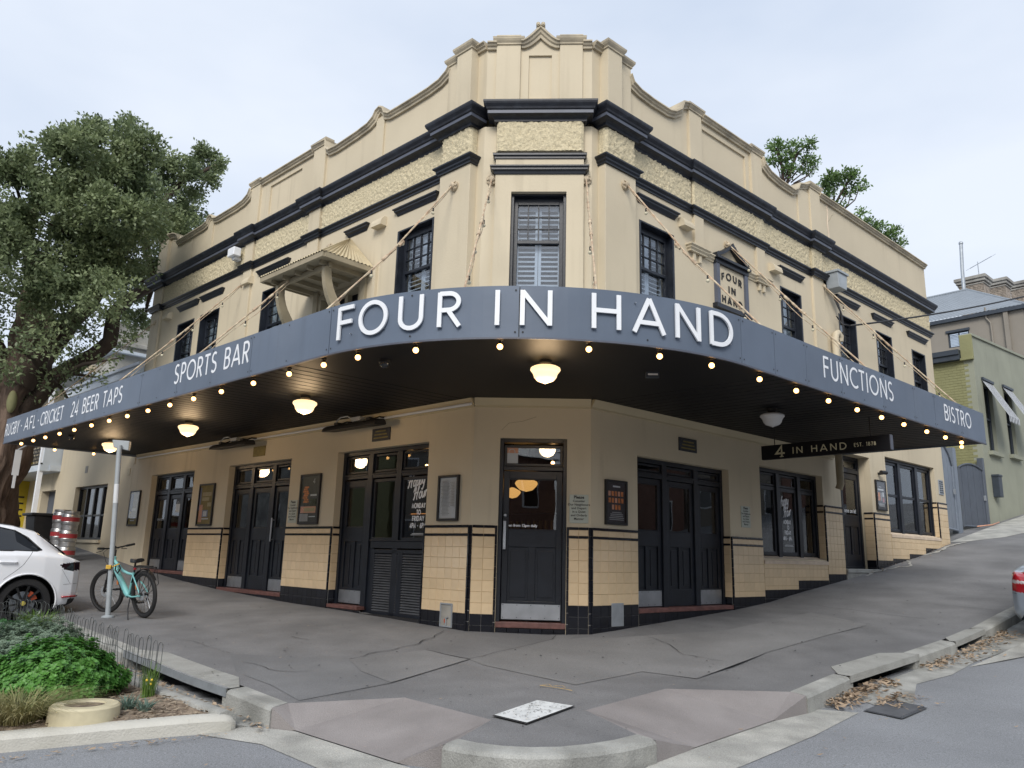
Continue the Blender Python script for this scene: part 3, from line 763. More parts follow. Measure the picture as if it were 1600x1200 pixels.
# pale driveway crossing up the hill
dv = [tuple(FR(s, o, 0)[:2]) for s, o in [(13.9, -.1), (18.6, -.3), (24, -.3), (24, 1.7), (19, 1.3), (15.5, .75), (14.2, .25)]]
build('driveway_slab', sheet('d', dv, G, None, .5, dz=.006), 'gutter', FOOT, smooth='all')
for pts, w in [([FR(8.3, .12, 0)[:2], FR(9.4, .10, 0)[:2], FR(9.9, .35, 0)[:2], FR(10.9, .1, 0)[:2]], .22), ([FR(11.8, .1, 0)[:2], FR(13.4, .15, 0)[:2], FR(14.0, .3, 0)[:2]], .3)]:
    build('mortar_patch', strip([tuple(p) for p in pts], w, .15, .1, dz=.01), 'gutter', FOOT)

# ================================================================== THE PUB
pub = thing('pub', 'cream two-storey corner pub with navy trim, tiled dado and curved parapets', 'pub', loc=(-.15, 0, -.08))
L_low = [(.99, 3.44, -.02, 2.65), (4.96, 7.41, .13, 2.65), (9.03, 11.35, .38, 2.65)]
R_low = [(1.05, 3.55, .19, 2.51), (4.57, 6.96, 1.02, 2.69), (7.75, 9.25, .84, 3.3), (10.08, 13.03, 1.66, 3.42)]
ZW = 4.55
L_up = [(1.14, 2.11, ZW, 6.45), (3.05, 4.45, 3.8, 5.75), (5.8, 6.74, ZW, 6.37), (8.7, 9.68, ZW, 6.42), (10.0, 10.94, ZW, 6.42)]
R_up = [(1.16, 2.11, ZW, 6.45), (5.67, 6.54, ZW, 6.46), (8.22, 9.09, ZW, 6.47), (10.14, 11.06, ZW, 6.49), (12.26, 13.15, ZW, 6.44)]
S_h = [(-.62, .355, .0, 2.63), (-.555, .305, ZW - .1, 6.49)]
LE, RE = 12.61, 13.67
mb = MB(FL); wall(mb, 0, LE, -.5, 7.66, L_low + L_up); build('wall', mb, 'cream', pub)
mb = MB(FR); wall(mb, 0, RE, -.5, 7.66, R_low + R_up); build('wall', mb, 'cream', pub)
mb = MB(FS); wall(mb, WL, WR, -.5, 7.66, S_h); build('wall', mb, 'cream', pub)
mb = MB(FL); mb.box(LE - .3, LE - .002, -9, -.301, -.5, 8.9); build('wall', mb, 'cream', pub)
mb = MB(FR); mb.box(RE - .3, RE - .002, -9, -.301, -.5, 8.9); build('wall', mb, 'cream', pub)
def solve_off(a, b):
    A = np.array([[NL.x, NL.y], [NR.x, NR.y]]); r = np.array([a + OL.dot(NL), b + OR_.dot(NR)]); x = np.linalg.solve(A, r); return Vector((x[0], x[1], 0))
PB = solve_off(-5, -5); P9 = solve_off(-9, -9)
def plan_poly(pts, z0, z1):
    mb = MB(); n = len(pts)
    mb.hprism([(p[0], p[1]) for p in pts], z0, z1); return mb
ring = [FL(12.3, -.31, 0), FL(.05, -.31, 0), FR(.05, -.31, 0), FR(13.3, -.31, 0), FR(13.3, -8.9, 0), P9, FL(12.3, -8.9, 0)]
build('flat_roof', plan_poly(ring, 7.45, 7.6), 'zinc', pub)
build('floor', plan_poly(ring, 3.36, 3.5), 'darkwood', pub)
ring2 = [FL(12.3, -.31, 0), FL(.05, -.31, 0), FR(.05, -.31, 0), FR(13.3, -.31, 0), FR(13.3, -4.9, 0), PB, FL(12.3, -4.9, 0)]
build('interior_floor', plan_poly(ring2, -.2, -.05), 'darkwood', pub)
mb = MB()
for a, b in ((FL(12.29, -.31, 0), FL(12.29, -4.9, 0)), (FL(12.29, -4.9, 0), PB), (PB, FR(13.29, -4.9, 0)), (FR(13.29, -4.9, 0), FR(13.29, -.31, 0))):
    mb.poly([(a.x, a.y, -.1), (b.x, b.y, -.1), (b.x, b.y, 7.4), (a.x, a.y, 7.4)])
build('interior_wall', mb, 'intwall', pub)

# ---- corner and intermediate pilasters (slightly proud), upper storey
def pil(F, a, b, z0, z1, d, m='cream', name='pilaster'):
    mb = MB(F); mb.box(a, b, -.02, d, z0, z1); return build(name, mb, m, pub, bevel=.006)
pil(FL, .15, .87, 3.7, 7.02, .15); pil(FR, .15, .9, 3.7, 7.02, .15)
mb = MB(FS); wall(mb, -.81, .57, 3.7, 7.12, [(-.555, .305, ZW - .1, 6.49)], .09, .09); build('pilaster', mb, 'cream', pub)
for F, bs in ((FL, [(4.62, 5.02, 6.0), (7.27, 7.63, 3.7), (12.05, 12.6, 3.7)]), (FR, [(2.68, 2.96, 6.42), (4.76, 5.06, 6.42), (7.02, 7.5, 3.7)])):
    for a, b, z0 in bs:
        pil(F, a, b, z0, 7.02, .05)
        mb = MB(F); mb.box(a, b, -.01, .055, 7.16, 7.67); build('frieze_pilaster', mb, 'cream' if F is FL else 'rough', pub)
# ---- roughcast frieze, real relief
def frieze(F, a, b, z0, z1, o, d=.03):
    mb = MB(F); n = max(2, int((b - a) / .024)); m = max(2, int((z1 - z0) / .024))
    for i in range(n + 1):
        for j in range(m + 1):
            e = 0 if i in (0, n) else 1
            q = noise.noise(Vector((i * .6, j * .6, a * 7 + o))) * d * .5 + random.uniform(-.38, .38) * d
            mb.p(a + (b - a) * i / n, o + (q + d * .8) * e - (0 if e else .01), z0 + (z1 - z0) * j / m)
    for i in range(n):
        for j in range(m):
            k = i * (m + 1) + j; mb.f.append([k, k + 1, k + m + 2, k + m + 1])
    o_ = build('roughcast_frieze', mb, 'rough', pub, smooth='all'); return o_
def fblock(F, a, b, z0, z1, d):
    mb = MB(F); mb.box(a, b, -.01, d, z0, z1); build('frieze_block', mb, 'rough', pub, bevel=.03)
    frieze(F, a + .015, b - .015, z0 + .02, z1 - .01, d)
for a, b in ((.88, 4.61), (5.03, 7.26), (7.64, 12.04), (12.05, 12.6)): frieze(FL, a, b, 7.16, 7.67, .0)
for a, b in ((.9, 2.65), (5.07, 7.01), (7.51, 13.66)): frieze(FR, a, b, 7.16, 7.67, .0)
frieze(FR, 2.66, 5.06, 7.16, 7.67, .03)
fblock(FL, .15, .87, 7.16, 7.67, .14); fblock(FR, .15, .9, 7.16, 7.67, .14); fblock(FS, -.81, .57, 7.14, 7.67, .12); fblock(FR, 7.02, 7.5, 7.16, 7.67, .05)
# ---- cornice and string courses: mitred mouldings that break forward round the piers
CORN = [(0, 7.66), (.03, 7.665), (.03, 7.71), (.07, 7.735), (.125, 7.75), (.125, 7.81), (.15, 7.822), (.16, 7.85), (.19, 7.895), (.20, 7.925), (.20, 7.955), (0, 7.975)]
STR = [(0, 7.02), (.02, 7.022), (.02, 7.05), (.045, 7.07), (.045, 7.1), (.085, 7.13), (.085, 7.155), (0, 7.17)]
def run(F, path, prof, name, m, sign): 
    mb = MB(F); mb.mould(path, prof, sign); return build(name, mb, m, pub)
Lp = [(LE + .0, -1.2), (LE + .0, .08), (12.0, .08), (12.0, 0), (7.66, 0), (7.66, .06), (7.24, .06), (7.24, 0), (5.06, 0), (5.06, .06), (4.58, .06), (4.58, 0), (.88, 0), (.88, .16), (.15, .16), (.15, -.05)]
Rp = [(.15, -.05), (.15, .16), (.91, .16), (.91, 0), (2.64, 0), (2.64, .04), (5.07, .04), (5.07, 0), (7.0, 0), (7.0, .08), (7.52, .08), (7.52, 0), (RE, 0), (RE, -1.2)]
Sp = [(-.82, -.06), (-.82, .12), (.58, .12), (.58, -.06)]
def outsign(F, path):
    k = max(range(len(path) - 1), key=lambda i: abs(path[i + 1][0] - path[i][0])); dx = path[k + 1][0] - path[k][0]
    return 1 if dx > 0 else -1
for F, pth in ((FL, Lp), (FR, Rp), (FS, Sp)):
    run(F, pth, CORN, 'cornice', 'navy2', outsign(F, pth))
    run(F, pth, [(.127, 7.752), (.131, 7.754), (.131, 7.806), (.127, 7.808)], 'cornice_fillet_lit', 'ltrim', outsign(F, pth))  # paler strip: bluish skylight on the vertical face put into the colour
    if F is not FS: run(F, pth, STR, 'string_course', 'navy', outsign(F, pth))
Sp2 = [(-.81, -.06), (-.81, .09), (.57, .09), (.57, -.06)]
run(FS, Sp2, [(d, z - 7.02 + 7.045) for d, z in STR[:5]] + [(.05, 7.13), (0, 7.135)], 'string_course', 'navy', 1)
run(FS, Sp2, [(0, 6.78), (.02, 6.782), (.03, 6.82), (.06, 6.84), (.06, 6.865), (.085, 6.885), (.085, 6.905), (0, 6.915)], 'string_course', 'navy', 1)

# ---- parapets
def par_profile(kind):
    if kind == 'L':
        return [(0, 9.18), (.2, 9.18), (.87, 9.20), (.871, 9.12), (.93, 9.05), (1.1, 8.97), (1.4, 8.93), (2.0, 8.91), (2.5, 8.91), (2.62, 8.98), (2.68, 9.1), (2.8, 9.16), (2.92, 9.12), (2.99, 9.02), (3.15, 8.94), (3.5, 8.9), (4.2, 8.86), (4.45, 8.88), (4.55, 8.97), (4.58, 9.16), (5.08, 9.18),
                (5.09, 9.12), (7.2, 9.12), (7.21, 9.17), (7.66, 9.17), (7.67, 9.07), (7.75, 8.95), (7.95, 8.87), (8.3, 8.84), (9.25, 8.83), (9.42, 8.87), (9.5, 8.96), (9.62, 9.0), (9.74, 8.96), (9.8, 8.87), (10.0, 8.83), (11.5, 8.81), (11.52, 9.03), (11.75, 9.12), (12.0, 9.15), (LE, 9.15)]
    if kind == 'R':
        return [(0, 9.18), (.2, 9.18), (.9, 9.20), (.901, 9.0), (.97, 8.88), (1.15, 8.82), (1.5, 8.79), (1.95, 8.79), (2.12, 8.84), (2.3, 8.98), (2.38, 9.15), (2.55, 9.2), (3.0, 9.2), (3.01, 9.15), (4.68, 9.14), (4.69, 9.19), (5.12, 9.19), (5.13, 9.1), (5.2, 8.98), (5.4, 8.88), (5.8, 8.82), (6.35, 8.81), (6.5, 8.9), (6.6, 9.05), (6.9, 9.14), (7.1, 9.24), (7.55, 9.24), (7.56, 9.15), (RE, 9.13)]
    w0, w1 = WL, WR
    pts = [(w0, 9.16), (-.86, 9.16), (-.859, 9.26), (-.46, 9.26), (-.459, 9.18)]
    for t in np.linspace(.1, 1, 9): pts.append((-.459 + .30 * t, 9.17 + .27 * (t ** 1.35)))
    pts += [(-.145, 9.455)]
    for t in np.linspace(0, .9, 9): pts.append((-.13 + .30 * t, 9.17 + .27 * ((1 - t) ** 1.35)))
    pts += [(.17, 9.18), (.171, 9.26), (.55, 9.26), (.551, 9.16), (w1, 9.16)]
    return pts
def parapet(F, prof, panel, z0=7.9):
    mb = MB(F); ss = []
    P = []
    for (a, za), (b, zb) in zip(prof, prof[1:]):
        n = max(1, int((b - a) / .3))
        for k in range(n): P.append((a + (b - a) * k / n, za + (zb - za) * k / n))
    P.append(prof[-1])
    if panel:
        for q in panel[:2]:
            for (a, za), (b, zb) in zip(P, P[1:]):
                if a < q < b: P.append((q, za + (zb - za) * (q - a) / (b - a))); break
        P.sort(key=lambda t: t[0])
    for (a, za), (b, zb) in zip(P, P[1:]):
        if b - a < 1e-6: continue
        za -= .05; zb -= .05
        ins = panel and panel[0] - 1e-4 <= a and b <= panel[1] + 1e-4
        if ins:
            p0, p1 = panel[2], panel[3]
            mb.poly([(a, 0, z0), (b, 0, z0), (b, 0, p0), (a, 0, p0)]); mb.poly([(a, -.035, p0), (b, -.035, p0), (b, -.035, p1), (a, -.035, p1)])
            mb.poly([(a, 0, p1), (b, 0, p1), (b, 0, zb), (a, 0, za)]); mb.poly([(a, 0, p0), (b, 0, p0), (b, -.035, p0), (a, -.035, p0)]); mb.poly([(a, 0, p1), (b, 0, p1), (b, -.035, p1), (a, -.035, p1)])
        else: mb.poly([(a, 0, z0), (b, 0, z0), (b, 0, zb), (a, 0, za)])
        mb.poly([(a, -.28, z0 - .5), (b, -.28, z0 - .5), (b, -.28, zb), (a, -.28, za)]); mb.poly([(a, 0, za), (b, 0, zb), (b, -.28, zb), (a, -.28, za)])
    if panel:
        for q in panel[:2]: mb.poly([(q, 0, panel[2]), (q, -.035, panel[2]), (q, -.035, panel[3]), (q, 0, panel[3])])
    for s, z in (prof[0], prof[-1]): mb.poly([(s, 0, z0), (s, -.28, z0), (s, -.28, z), (s, 0, z)])
    build('parapet', mb, 'cream', pub, solid_fix=False)
def coping(F, prof, lo=0., name='coping', back=-.34):
    # two-step moulding swept along the curved top; section measured down from the top line
    sec = [(back, -.09), (back, 0), (.105, .0), (.115, -.03), (.085, -.045), (.075, -.07), (.05, -.085), (.045, -.12), (lo - .01, -.12)]
    mb = MB(F); n = len(prof); q = len(sec)
    for k, (s, z) in enumerate(prof):
        a, b = prof[max(0, k - 1)], prof[min(n - 1, k + 1)]; L = math.hypot(b[0] - a[0], b[1] - a[1]) or 1
        nx, nz = -(b[1] - a[1]) / L, (b[0] - a[0]) / L
        if nz < .55: nx, nz = (0.5 if nx > 0 else -.5), .86
        for o, t in sec: mb.p(s + nx * t * .8, o, z + .0 + t * (1 if nz > .8 else 1.05))
    for k in range(n - 1):
        for j in range(q - 1):
            a = k * q + j; mb.f.append([a, a + 1, a + q + 1, a + q])
    mb.f += [list(range(q)), list(range((n - 1) * q, n * q))[::-1]]
    build(name, mb, 'cream_trim', pub)
pL, pR, pS = par_profile('L'), par_profile('R'), par_profile('S')
parapet(FL, pL, (5.55, 6.85, 8.2, 8.88)); parapet(FR, pR, (3.06, 4.55, 8.1, 8.9)); parapet(FS, pS, (-.33, .045, 8.16, 8.95))
def split(prof, flats):
    out = []; cur = []
    for p, q in zip(prof, prof[1:]):
        if not cur: cur = [p]
        if q[0] - p[0] < .003 or abs(q[1] - p[1]) > .04 and q[0] - p[0] < .02:
            if len(cur) > 1: out.append(cur)
            cur = []
        else: cur.append(q)
    if len(cur) > 1: out.append(cur)
    return out
for F, pr_ in ((FL, pL), (FR, pR), (FS, pS)):
    for seg in split(pr_, None): coping(F, [(s, z) for s, z in seg])
def pier(F, a, b, ztop, d=.06, cap=True, z0=7.9):
    mb = MB(F); mb.box(a, b, -.01, d, z0, ztop - .1); build('parapet_pier', mb, 'cream', pub, bevel=.004)
    if cap:
        mb = MB(F); e = .06
        mb.mould([(a - .001, -.1), (a - .001, d), (b + .001, d), (b + .001, -.1)], [(0, ztop - .13), (.02, ztop - .125), (.02, ztop - .1), (.042, ztop - .07), (.058, ztop - .04), (.062, ztop - .004), (-.03, ztop + .002)], 1)
        build('pier_cap', mb, 'cream_trim', pub)
pier(FL, .2, .55, 9.23, .17); pier(FL, .55, .868, 9.22, .07)
pier(FR, .2, .55, 9.23, .17); pier(FR, .55, .898, 9.22, .07)
pier(FS, -.86, -.465, 9.24, .05); pier(FS, .175, .545, 9.24, .05)
pier(FL, 4.61, 5.05, 9.19, .05); pier(FL, 7.24, 7.63, 9.18, .05); pier(FL, 12.05, 12.6, 9.16, .06)
pier(FL, 2.69, 2.93, 9.05, .035, False); pier(FL, 9.5, 9.76, 8.95, .035, False)
pier(FR, 2.6, 2.98, 9.21, .05); pier(FR, 4.7, 5.1, 9.2, .05); pier(FR, 7.1, 7.55, 9.25, .06); pier(FR, 6.6, 7.1, 9.08, .03, False)
# scrolls on the corner gable
for cx in (-.185, -.105):
    mb = MB(FS); pts = []
    ring_ = [(cx + .034 * math.cos(a), 9.445 + .034 * math.sin(a)) for a in np.linspace(0, 2 * math.pi, 15)[:-1]]
    mb.prism(ring_, -.2, .13); build('scroll', mb, 'cream_trim', pub)
    mb = MB(FS); mb.prism([(cx + .016 * math.cos(a), 9.445 + .016 * math.sin(a)) for a in np.linspace(0, 2 * math.pi, 11)[:-1]], .1, .142); build('scroll_eye', mb, 'cream', pub)

for F, pts, w_, mm in ((FR, [(8.0, 9.02), (8.02, 8.8), (7.98, 8.55), (8.01, 8.3), (7.99, 8.05)], .012, 'sillcream'), (FR, [(8.02, 8.62), (8.12, 8.7), (8.2, 8.82), (8.3, 8.88)], .006, 'hoodunder'), (FL, [(10.6, 8.1), (10.64, 8.4), (10.6, 8.7)], .004, 'hoodunder'), (FS, [(-.6, 2.75), (-.5, 2.85), (-.3, 2.88), (-.1, 2.95)], .003, 'hoodunder')):
    mb = MB(F)
    mb.tube([(a, .001, z) for a, z in pts], w_, 4); build('wall_crack', mb, mm, pub)
# ---- tiles
TILE_CACHE = {}
def tile_mesh(w, h, m):
    key = (round(w, 3), round(h, 3), m)
    if key not in TILE_CACHE:
        b = .0025; d = .006
        vs = [(0, 0, 0), (w, 0, 0), (w, 0, h), (0, 0, h), (b, d, b), (w - b, d, b), (w - b, d, h - b), (b, d, h - b)]
        fs = [[4, 5, 6, 7], [0, 1, 5, 4], [1, 2, 6, 5], [2, 3, 7, 6], [3, 0, 4, 7]]
        me = bpy.data.meshes.new('tile'); me.from_pydata(vs, [], fs)
        bm = bmesh.new(); bm.from_mesh(me); bmesh.ops.recalc_face_normals(bm, faces=bm.faces)
        f = max(bm.faces, key=lambda f: f.calc_center_median().y)
        if f.normal.y < 0: bmesh.ops.reverse_faces(bm, faces=bm.faces)
        bm.to_mesh(me); bm.free(); me.materials.append(M[m]); TILE_CACHE[key] = me
    return TILE_CACHE[key]
def tiles(F, s0, s1, z0, z1, parent, m='tile', T=.152, o=.012, zs=None, from_top=True):
    inv = ROOT[pub].inverted(); J_ = .0016
    u = (F(1, 0, 0) - F(0, 0, 0)).normalized(); n_ = (F(0, 1, 0) - F(0, 0, 0)).normalized()
    nc = int((s1 - s0) / T + .35) or 1; w = (s1 - s0) / nc
    rows = []; z = z1
    while z > z0 + .012:
        rows.append((max(z0, z - T), z)); z -= T
    for i in range(nc):
        for a, b in rows:
            me = tile_mesh(w - 2 * J_, (b - a) - 2 * J_, m)
            ob = bpy.data.objects.new('tile', me); link(ob); ob.parent = parent
            tilt = random.uniform(-.006, .006); p = F(s0 + i * w + J_, o, a + J_)
            Mx = Matrix(((u.x, n_.x, 0, p.x), (u.y, n_.y, 0, p.y), (u.z, n_.z, 1, p.z), (0, 0, 0, 1))) @ Matrix.Rotation(tilt, 4, 'X') @ Matrix.Rotation(random.uniform(-.006, .006), 4, 'Z')
            ob.matrix_local = inv @ Mx
def dado(F, s0, s1, zskirt, ztop, zbase, bands=True, skirt=True):
    mb = MB(F); mb.box(s0, s1, -.01, .012, zskirt, ztop - .001); pn = build('tile_dado', mb, 'grout', pub)
    if skirt:
        mb = MB(F); mb.box(s0, s1, -.01, .013, zbase, zskirt - .0005); sk = build('tile_skirting', mb, 'bgrout', pub)
        tiles(F, s0, s1, zbase, zskirt, sk, 'btile', o=.013)
    zt = ztop
    if bands:
        mb = MB(F); k = max(1, round((s1 - s0) / .152)); w = (s1 - s0) / k
        for i in range(k):
            mb.box(s0 + i * w + .002, s0 + (i + 1) * w - .002, .0, .03, ztop - .035, ztop + .0)
            mb.box(s0 + i * w + .002, s0 + (i + 1) * w - .002, .0, .022, ztop - .155, ztop - .122)
        build('border_tiles', mb, 'btile', pub, bevel=.004)['kind'] = 'stuff'
        tiles(F, s0, s1, ztop - .12, ztop - .037, pn)
        zt = ztop - .157
    tiles(F, s0, s1, zskirt, zt, pn)
    return pn
def corner_strip(F, s, z0, z1, w=.03):
    mb = MB(F); z = z0
    while z < z1: mb.box(s - w / 2, s + w / 2, .0, .028, z + .0015, min(z + .15, z1) - .0015); z += .15
    build('corner_tiles', mb, 'btile', pub, bevel=.004)['kind'] = 'stuff'
def rev(F, s, sg):       # frame on the far jamb of an opening: u runs inward
    return lambda u, o, z: F(s + sg * o, -u, z)
dado(FL, .03, .97, .15, 1.37, -.25); dado(FL, 3.46, 4.94, .31, 1.37, -.15); dado(FL, 7.43, 9.01, .34, 1.37, 0.02)
dado(FS, WL + .03, -.655, .15, 1.37, -.25); dado(FS, .39, WR - .03, .30, 1.37, -.25)
dado(FR, .03, 1.03, .30, 1.37, -.2)
dado(FR, 3.57, 4.56, .36, 1.37, .0); dado(FR, 4.57, 5.76, .47, .995, .1, bands=False); dado(FR, 5.76, 6.96, .63, .995, .2, bands=False)
dado(FR, 6.98, 7.73, .75, 2.11, .4); dado(FR, 9.27, 10.06, 1.05, 2.09, .6)
dado(FR, 10.08, 11.0, 1.10, 1.63, .7, bands=False); dado(FR, 11.0, 12.0, 1.22, 1.63, .8, bands=False); dado(FR, 12.0, 13.02, 1.38, 1.63, .9, bands=False)
dado(FR, 13.05, RE - .02, 1.38, 2.55, .9)
dado(rev(FL, 3.44, -1), .0, .14, .31, 1.37, -.1)
dado(rev(FL, 7.41, -1), .0, .14, .34, 1.37, .1)
dado(rev(FR, 3.55, -1), .0, .14, .36, 1.37, .15); dado(rev(FR, 9.25, -1), .0, .2, 1.05, 2.09, .8); dado(rev(FR, 13.03, -1), 0, .12, 1.68, 2.55, 1.6, skirt=False)
dado(rev(FR, 6.96, -1), 0, .14, 1.06, 2.11, 1.0, skirt=False)
for F, s, a, b in ((FS, WL + .012, -.25, 1.37), (FL, .012, -.25, 1.37), (FS, WR - .012, -.25, 1.37), (FR, .012, -.25, 1.37), (FS, -.64, -.1, 1.37), (FS, .375, -.1, 1.37), (FL, .985, -.1, 1.37), (FL, 3.45, 0, 1.37), (FL, 7.42, .1, 1.37),
                   (FR, 3.56, .1, 1.37), (FR, 6.97, .99, 2.1), (FR, 9.26, .8, 2.09), (FR, 13.04, 1.6, 2.55)):
    corner_strip(F, s, a, b)

for F, a, b, z0, z1 in ((FL, 2.5, 3.44, -.3, .02), (FL, .99, 2.5, -.3, -.03), (FL, 4.96, 7.41, -.3, .11), (FL, 9.03, 11.35, -.1, .36), (FR, 1.05, 3.55, -.3, .17)):
    mb = MB(F); mb.box(a, b, -.01, .004, z0, z1 - .0005); sk = build('tile_skirting', mb, 'bgrout', pub); tiles(F, a, b, z0, z1, sk, 'btile', o=.004)
mb = MB(FR); mb.box(7.75, 9.25, -.02, .03, .3, .78); build('step_riser', mb, 'conc', pub)
# ---- ground-floor joinery
def frame_box(mb, a, b, z0, z1, o0, o1, t):
    mb.box(a, a + t, o0, o1, z0, z1); mb.box(b - t, b, o0, o1, z0, z1); mb.box(a + t, b - t, o0, o1, z1 - t, z1); mb.box(a + t, b - t, o0, o1, z0, z0 + t)
def leaf(F, a, b, z0, z1, zg, dep, kick=.22, zgt=None, handle=None, m='navy', panels=2, pane='glass'):
    mb = MB(F); st = .085; o0, o1 = -dep - .045, -dep; zgt = zgt or z1 - .1
    mb.box(a, a + st, o0, o1, z0, z1); mb.box(b - st, b, o0, o1, z0, z1)
    mb.box(a + st, b - st, o0, o1, zgt, z1); mb.box(a + st, b - st, o0, o1, zg - .24, zg); mb.box(a + st, b - st, o0, o1, z0, z0 + .26)
    mb.box(a + st, b - st, o0 + .005, o1 - .022, z0 + .26, zg - .24)
    if panels == 2:
        c = (a + b) / 2; mb.box(c - .05, c + .05, o0 + .01, o1 - .001, z0 + .26, zg - .24)
        for p, q in ((a + st, c - .05), (c + .05, b - st)): mb.box(p + .035, q - .035, o1 - .03, o1 - .012, z0 + .31, zg - .29)
    # glazing bead
    for (p, q, r, s) in ((a + st, b - st, zg, zg + .014), (a + st, b - st, zgt - .014, zgt)): mb.box(p, q, o1 - .03, o1 - .008, r, s)
    d = build('door', mb, m, pub, bevel=.004)
    g = MB(F); g.box(a + st - .01, b - st + .01, -dep - .026, -dep - .022, zg - .005, zgt + .005); build('pane', g, pane, d)
    if kick:
        k = MB(F); k.box(a + .015, b - .015, o1 + .001, o1 + .004, z0 + .012, z0 + kick); build('kick_plate', k, 'kick', d)
        k = MB(F)
        for q in range(5):
            for zz in (z0 + .03, z0 + kick - .02): k.box(a + .03 + (b - a - .07) * q / 4, a + .042 + (b - a - .07) * q / 4, o1 + .003, o1 + .007, zz, zz + .01)
        build('screws', k, 'darktrim', d)
    if handle is not None:
        s_, za, zb = handle; h = MB(F); h.box(s_ - .02, s_ + .02, o1 + .045, o1 + .065, za, zb); h.box(s_ - .012, s_ + .012, o1, o1 + .046, za + .03, za + .05); h.box(s_ - .012, s_ + .012, o1, o1 + .046, zb - .05, zb - .03); build('handle', h, 'kick', d, bevel=.004)
    return d
def light(F, a, b, z0, z1, dep, t=.05, m='navy', pane='glass', name='window', mid=None):
    mb = MB(F); frame_box(mb, a, b, z0, z1, -dep - .05, -dep, t)
    if mid: mb.box(a + t, b - t, -dep - .048, -dep - .004, mid - .03, mid + .03)
    w = build(name, mb, m, pub, bevel=.004)
    if mid:
        for p, q in ((z0 + t, mid - .03), (mid + .03, z1 - t)):
            g = MB(F); g.box(a + t - .01, b - t + .01, -dep - .03, -dep - .026, p - .005, q + .005); build('pane', g, pane, w)
    else:
        g = MB(F); g.box(a + t - .01, b - t + .01, -dep - .03, -dep - .026, z0 + t - .01, z1 - t + .01); build('pane', g, pane, w)
    return w
def surround(F, s0, s1, z0, z1, posts, dep, zt, sill='sill', sillz=None, m='navy'):
    mb = MB(F); t = .07; o0, o1 = -dep - .07, -dep + .03
    mb.box(s0, s0 + t, o0, o1, z0, z1); mb.box(s1 - t, s1, o0, o1, z0, z1); mb.box(s0 + t, s1 - t, o0, o1, z1 - t, z1)
    for a, b in posts: mb.box(a, b, o0, o1, z0, z1 - t)
    if zt:
        edges = [s0 + t] + [q for p in posts for q in p] + [s1 - t]
        for a, b in zip(edges[::2], edges[1::2]):
            mb.box(a, b, o0 + .01, o1 - .008, zt - .07, zt + .02); mb.box(a, b, o0 + .02, o1 + .006, zt - .02, zt + .005)
    build('door_frame', mb, m, pub, bevel=.005)
    if sill:
        mb = MB(F); mb.box(s0, s1, -dep - .2, .015, z0 - .02, z0 + .045); build('threshold', mb, sill, pub, bevel=.008)
D = .16
# opening 1, left front
surround(FL, .99, 3.44, -.02, 2.65, [(1.80, 1.93), (2.57, 2.70)], D, 2.24, None)
leaf(FL, 2.71, 3.36, .10, 2.15, 1.36, D, .22, 2.04)
light(FL, 1.94, 2.56, 1.14, 2.15, D); light(FL, 1.07, 1.79, 1.14, 2.15, D)
for a, b in ((1.07, 1.79), (1.94, 2.56), (2.71, 3.36)): light(FL, a, b, 2.27, 2.57, D, .035, name='transom_light')
mb = MB(FL); mb.box(1.07, 2.5, -D - .06, -D + .035, 1.02, 1.13); mb.box(1.03, 2.52, -D - .06, -D + .05, 1.13, 1.15); build('sill_rail', mb, 'navy', pub, bevel=.005)
mb = MB(FL); frame_box(mb, 1.03, 1.72, -.03, 1.0, -D - .03, -D + .03, .06); frame_box(mb, 1.72, 2.44, -.03, 1.0, -D - .03, -D + .03, .06); mb.box(2.44, 2.57, -D - .05, -D + .0, -.03, 1.02)
lv = build('louvre_panel', mb, 'navy', pub, bevel=.004)
for a, b in ((1.09, 1.66), (1.78, 2.38)):
    for k in range(23):
        z = .045 + k * .0392
        q = MB(FL)
        for s in (a, b):
            for o_, zz in ((-D - .03, z + .03), (-D + .028, z - .006), (-D + .028, z + .004), (-D - .03, z + .04)): q.p(s, o_, zz)
        q.f += [[0, 1, 5, 4], [1, 2, 6, 5], [2, 3, 7, 6], [3, 0, 4, 7], [0, 1, 2, 3], [4, 5, 6, 7]]
        build('slat', q, 'louvre', lv)
mb = MB(FL); mb.box(1.0, 2.5, -D - .09, -D - .08, -.1, 1.0); mb.box(.99, 2.52, -D - .08, .014, -.06, -.014); build('louvre_back', mb, 'dark', pub)
mb = MB(FL); mb.box(2.57, 3.43, -D - .1, .02, .03, .085); build('threshold', mb, 'sill', pub, bevel=.006)
# opening 2 and 3
for s0, s1, z0, posts, bays in ((4.96, 7.41, .13, [(5.72, 5.84), (6.56, 6.68)], [(5.03, 5.71), (5.85, 6.55), (6.69, 7.33)]), (9.03, 11.35, .38, [(9.74, 9.86), (10.52, 10.64)], [(9.1, 9.73), (9.87, 10.51), (10.65, 11.27)])):
    surround(FL, s0, s1, z0, 2.65, posts, D, 2.24)
    for k, (a, b) in enumerate(bays):
        leaf(FL, a, b, z0 + .05, 2.15, 1.36, D, .22 if k != 1 else .0, 2.06, handle=(a + .04 if k == 1 else b - .04, 1.1, 1.55) if s0 < 5 and k == 0 else None)
        light(FL, a, b, 2.27, 2.57, D, .035, name='transom_light')
# right front opening
surround(FR, 1.05, 3.55, .19, 2.51, [(1.84, 1.96), (2.70, 2.82)], D, 2.28)
for k, (a, b) in enumerate([(1.13, 1.83), (1.97, 2.69), (2.83, 3.47)]):
    leaf(FR, a, b, .24, 2.2, 1.39, D, .24 if k != 1 else 0, 2.12); light(FR, a, b, 2.31, 2.43, D, .03, name='transom_light')
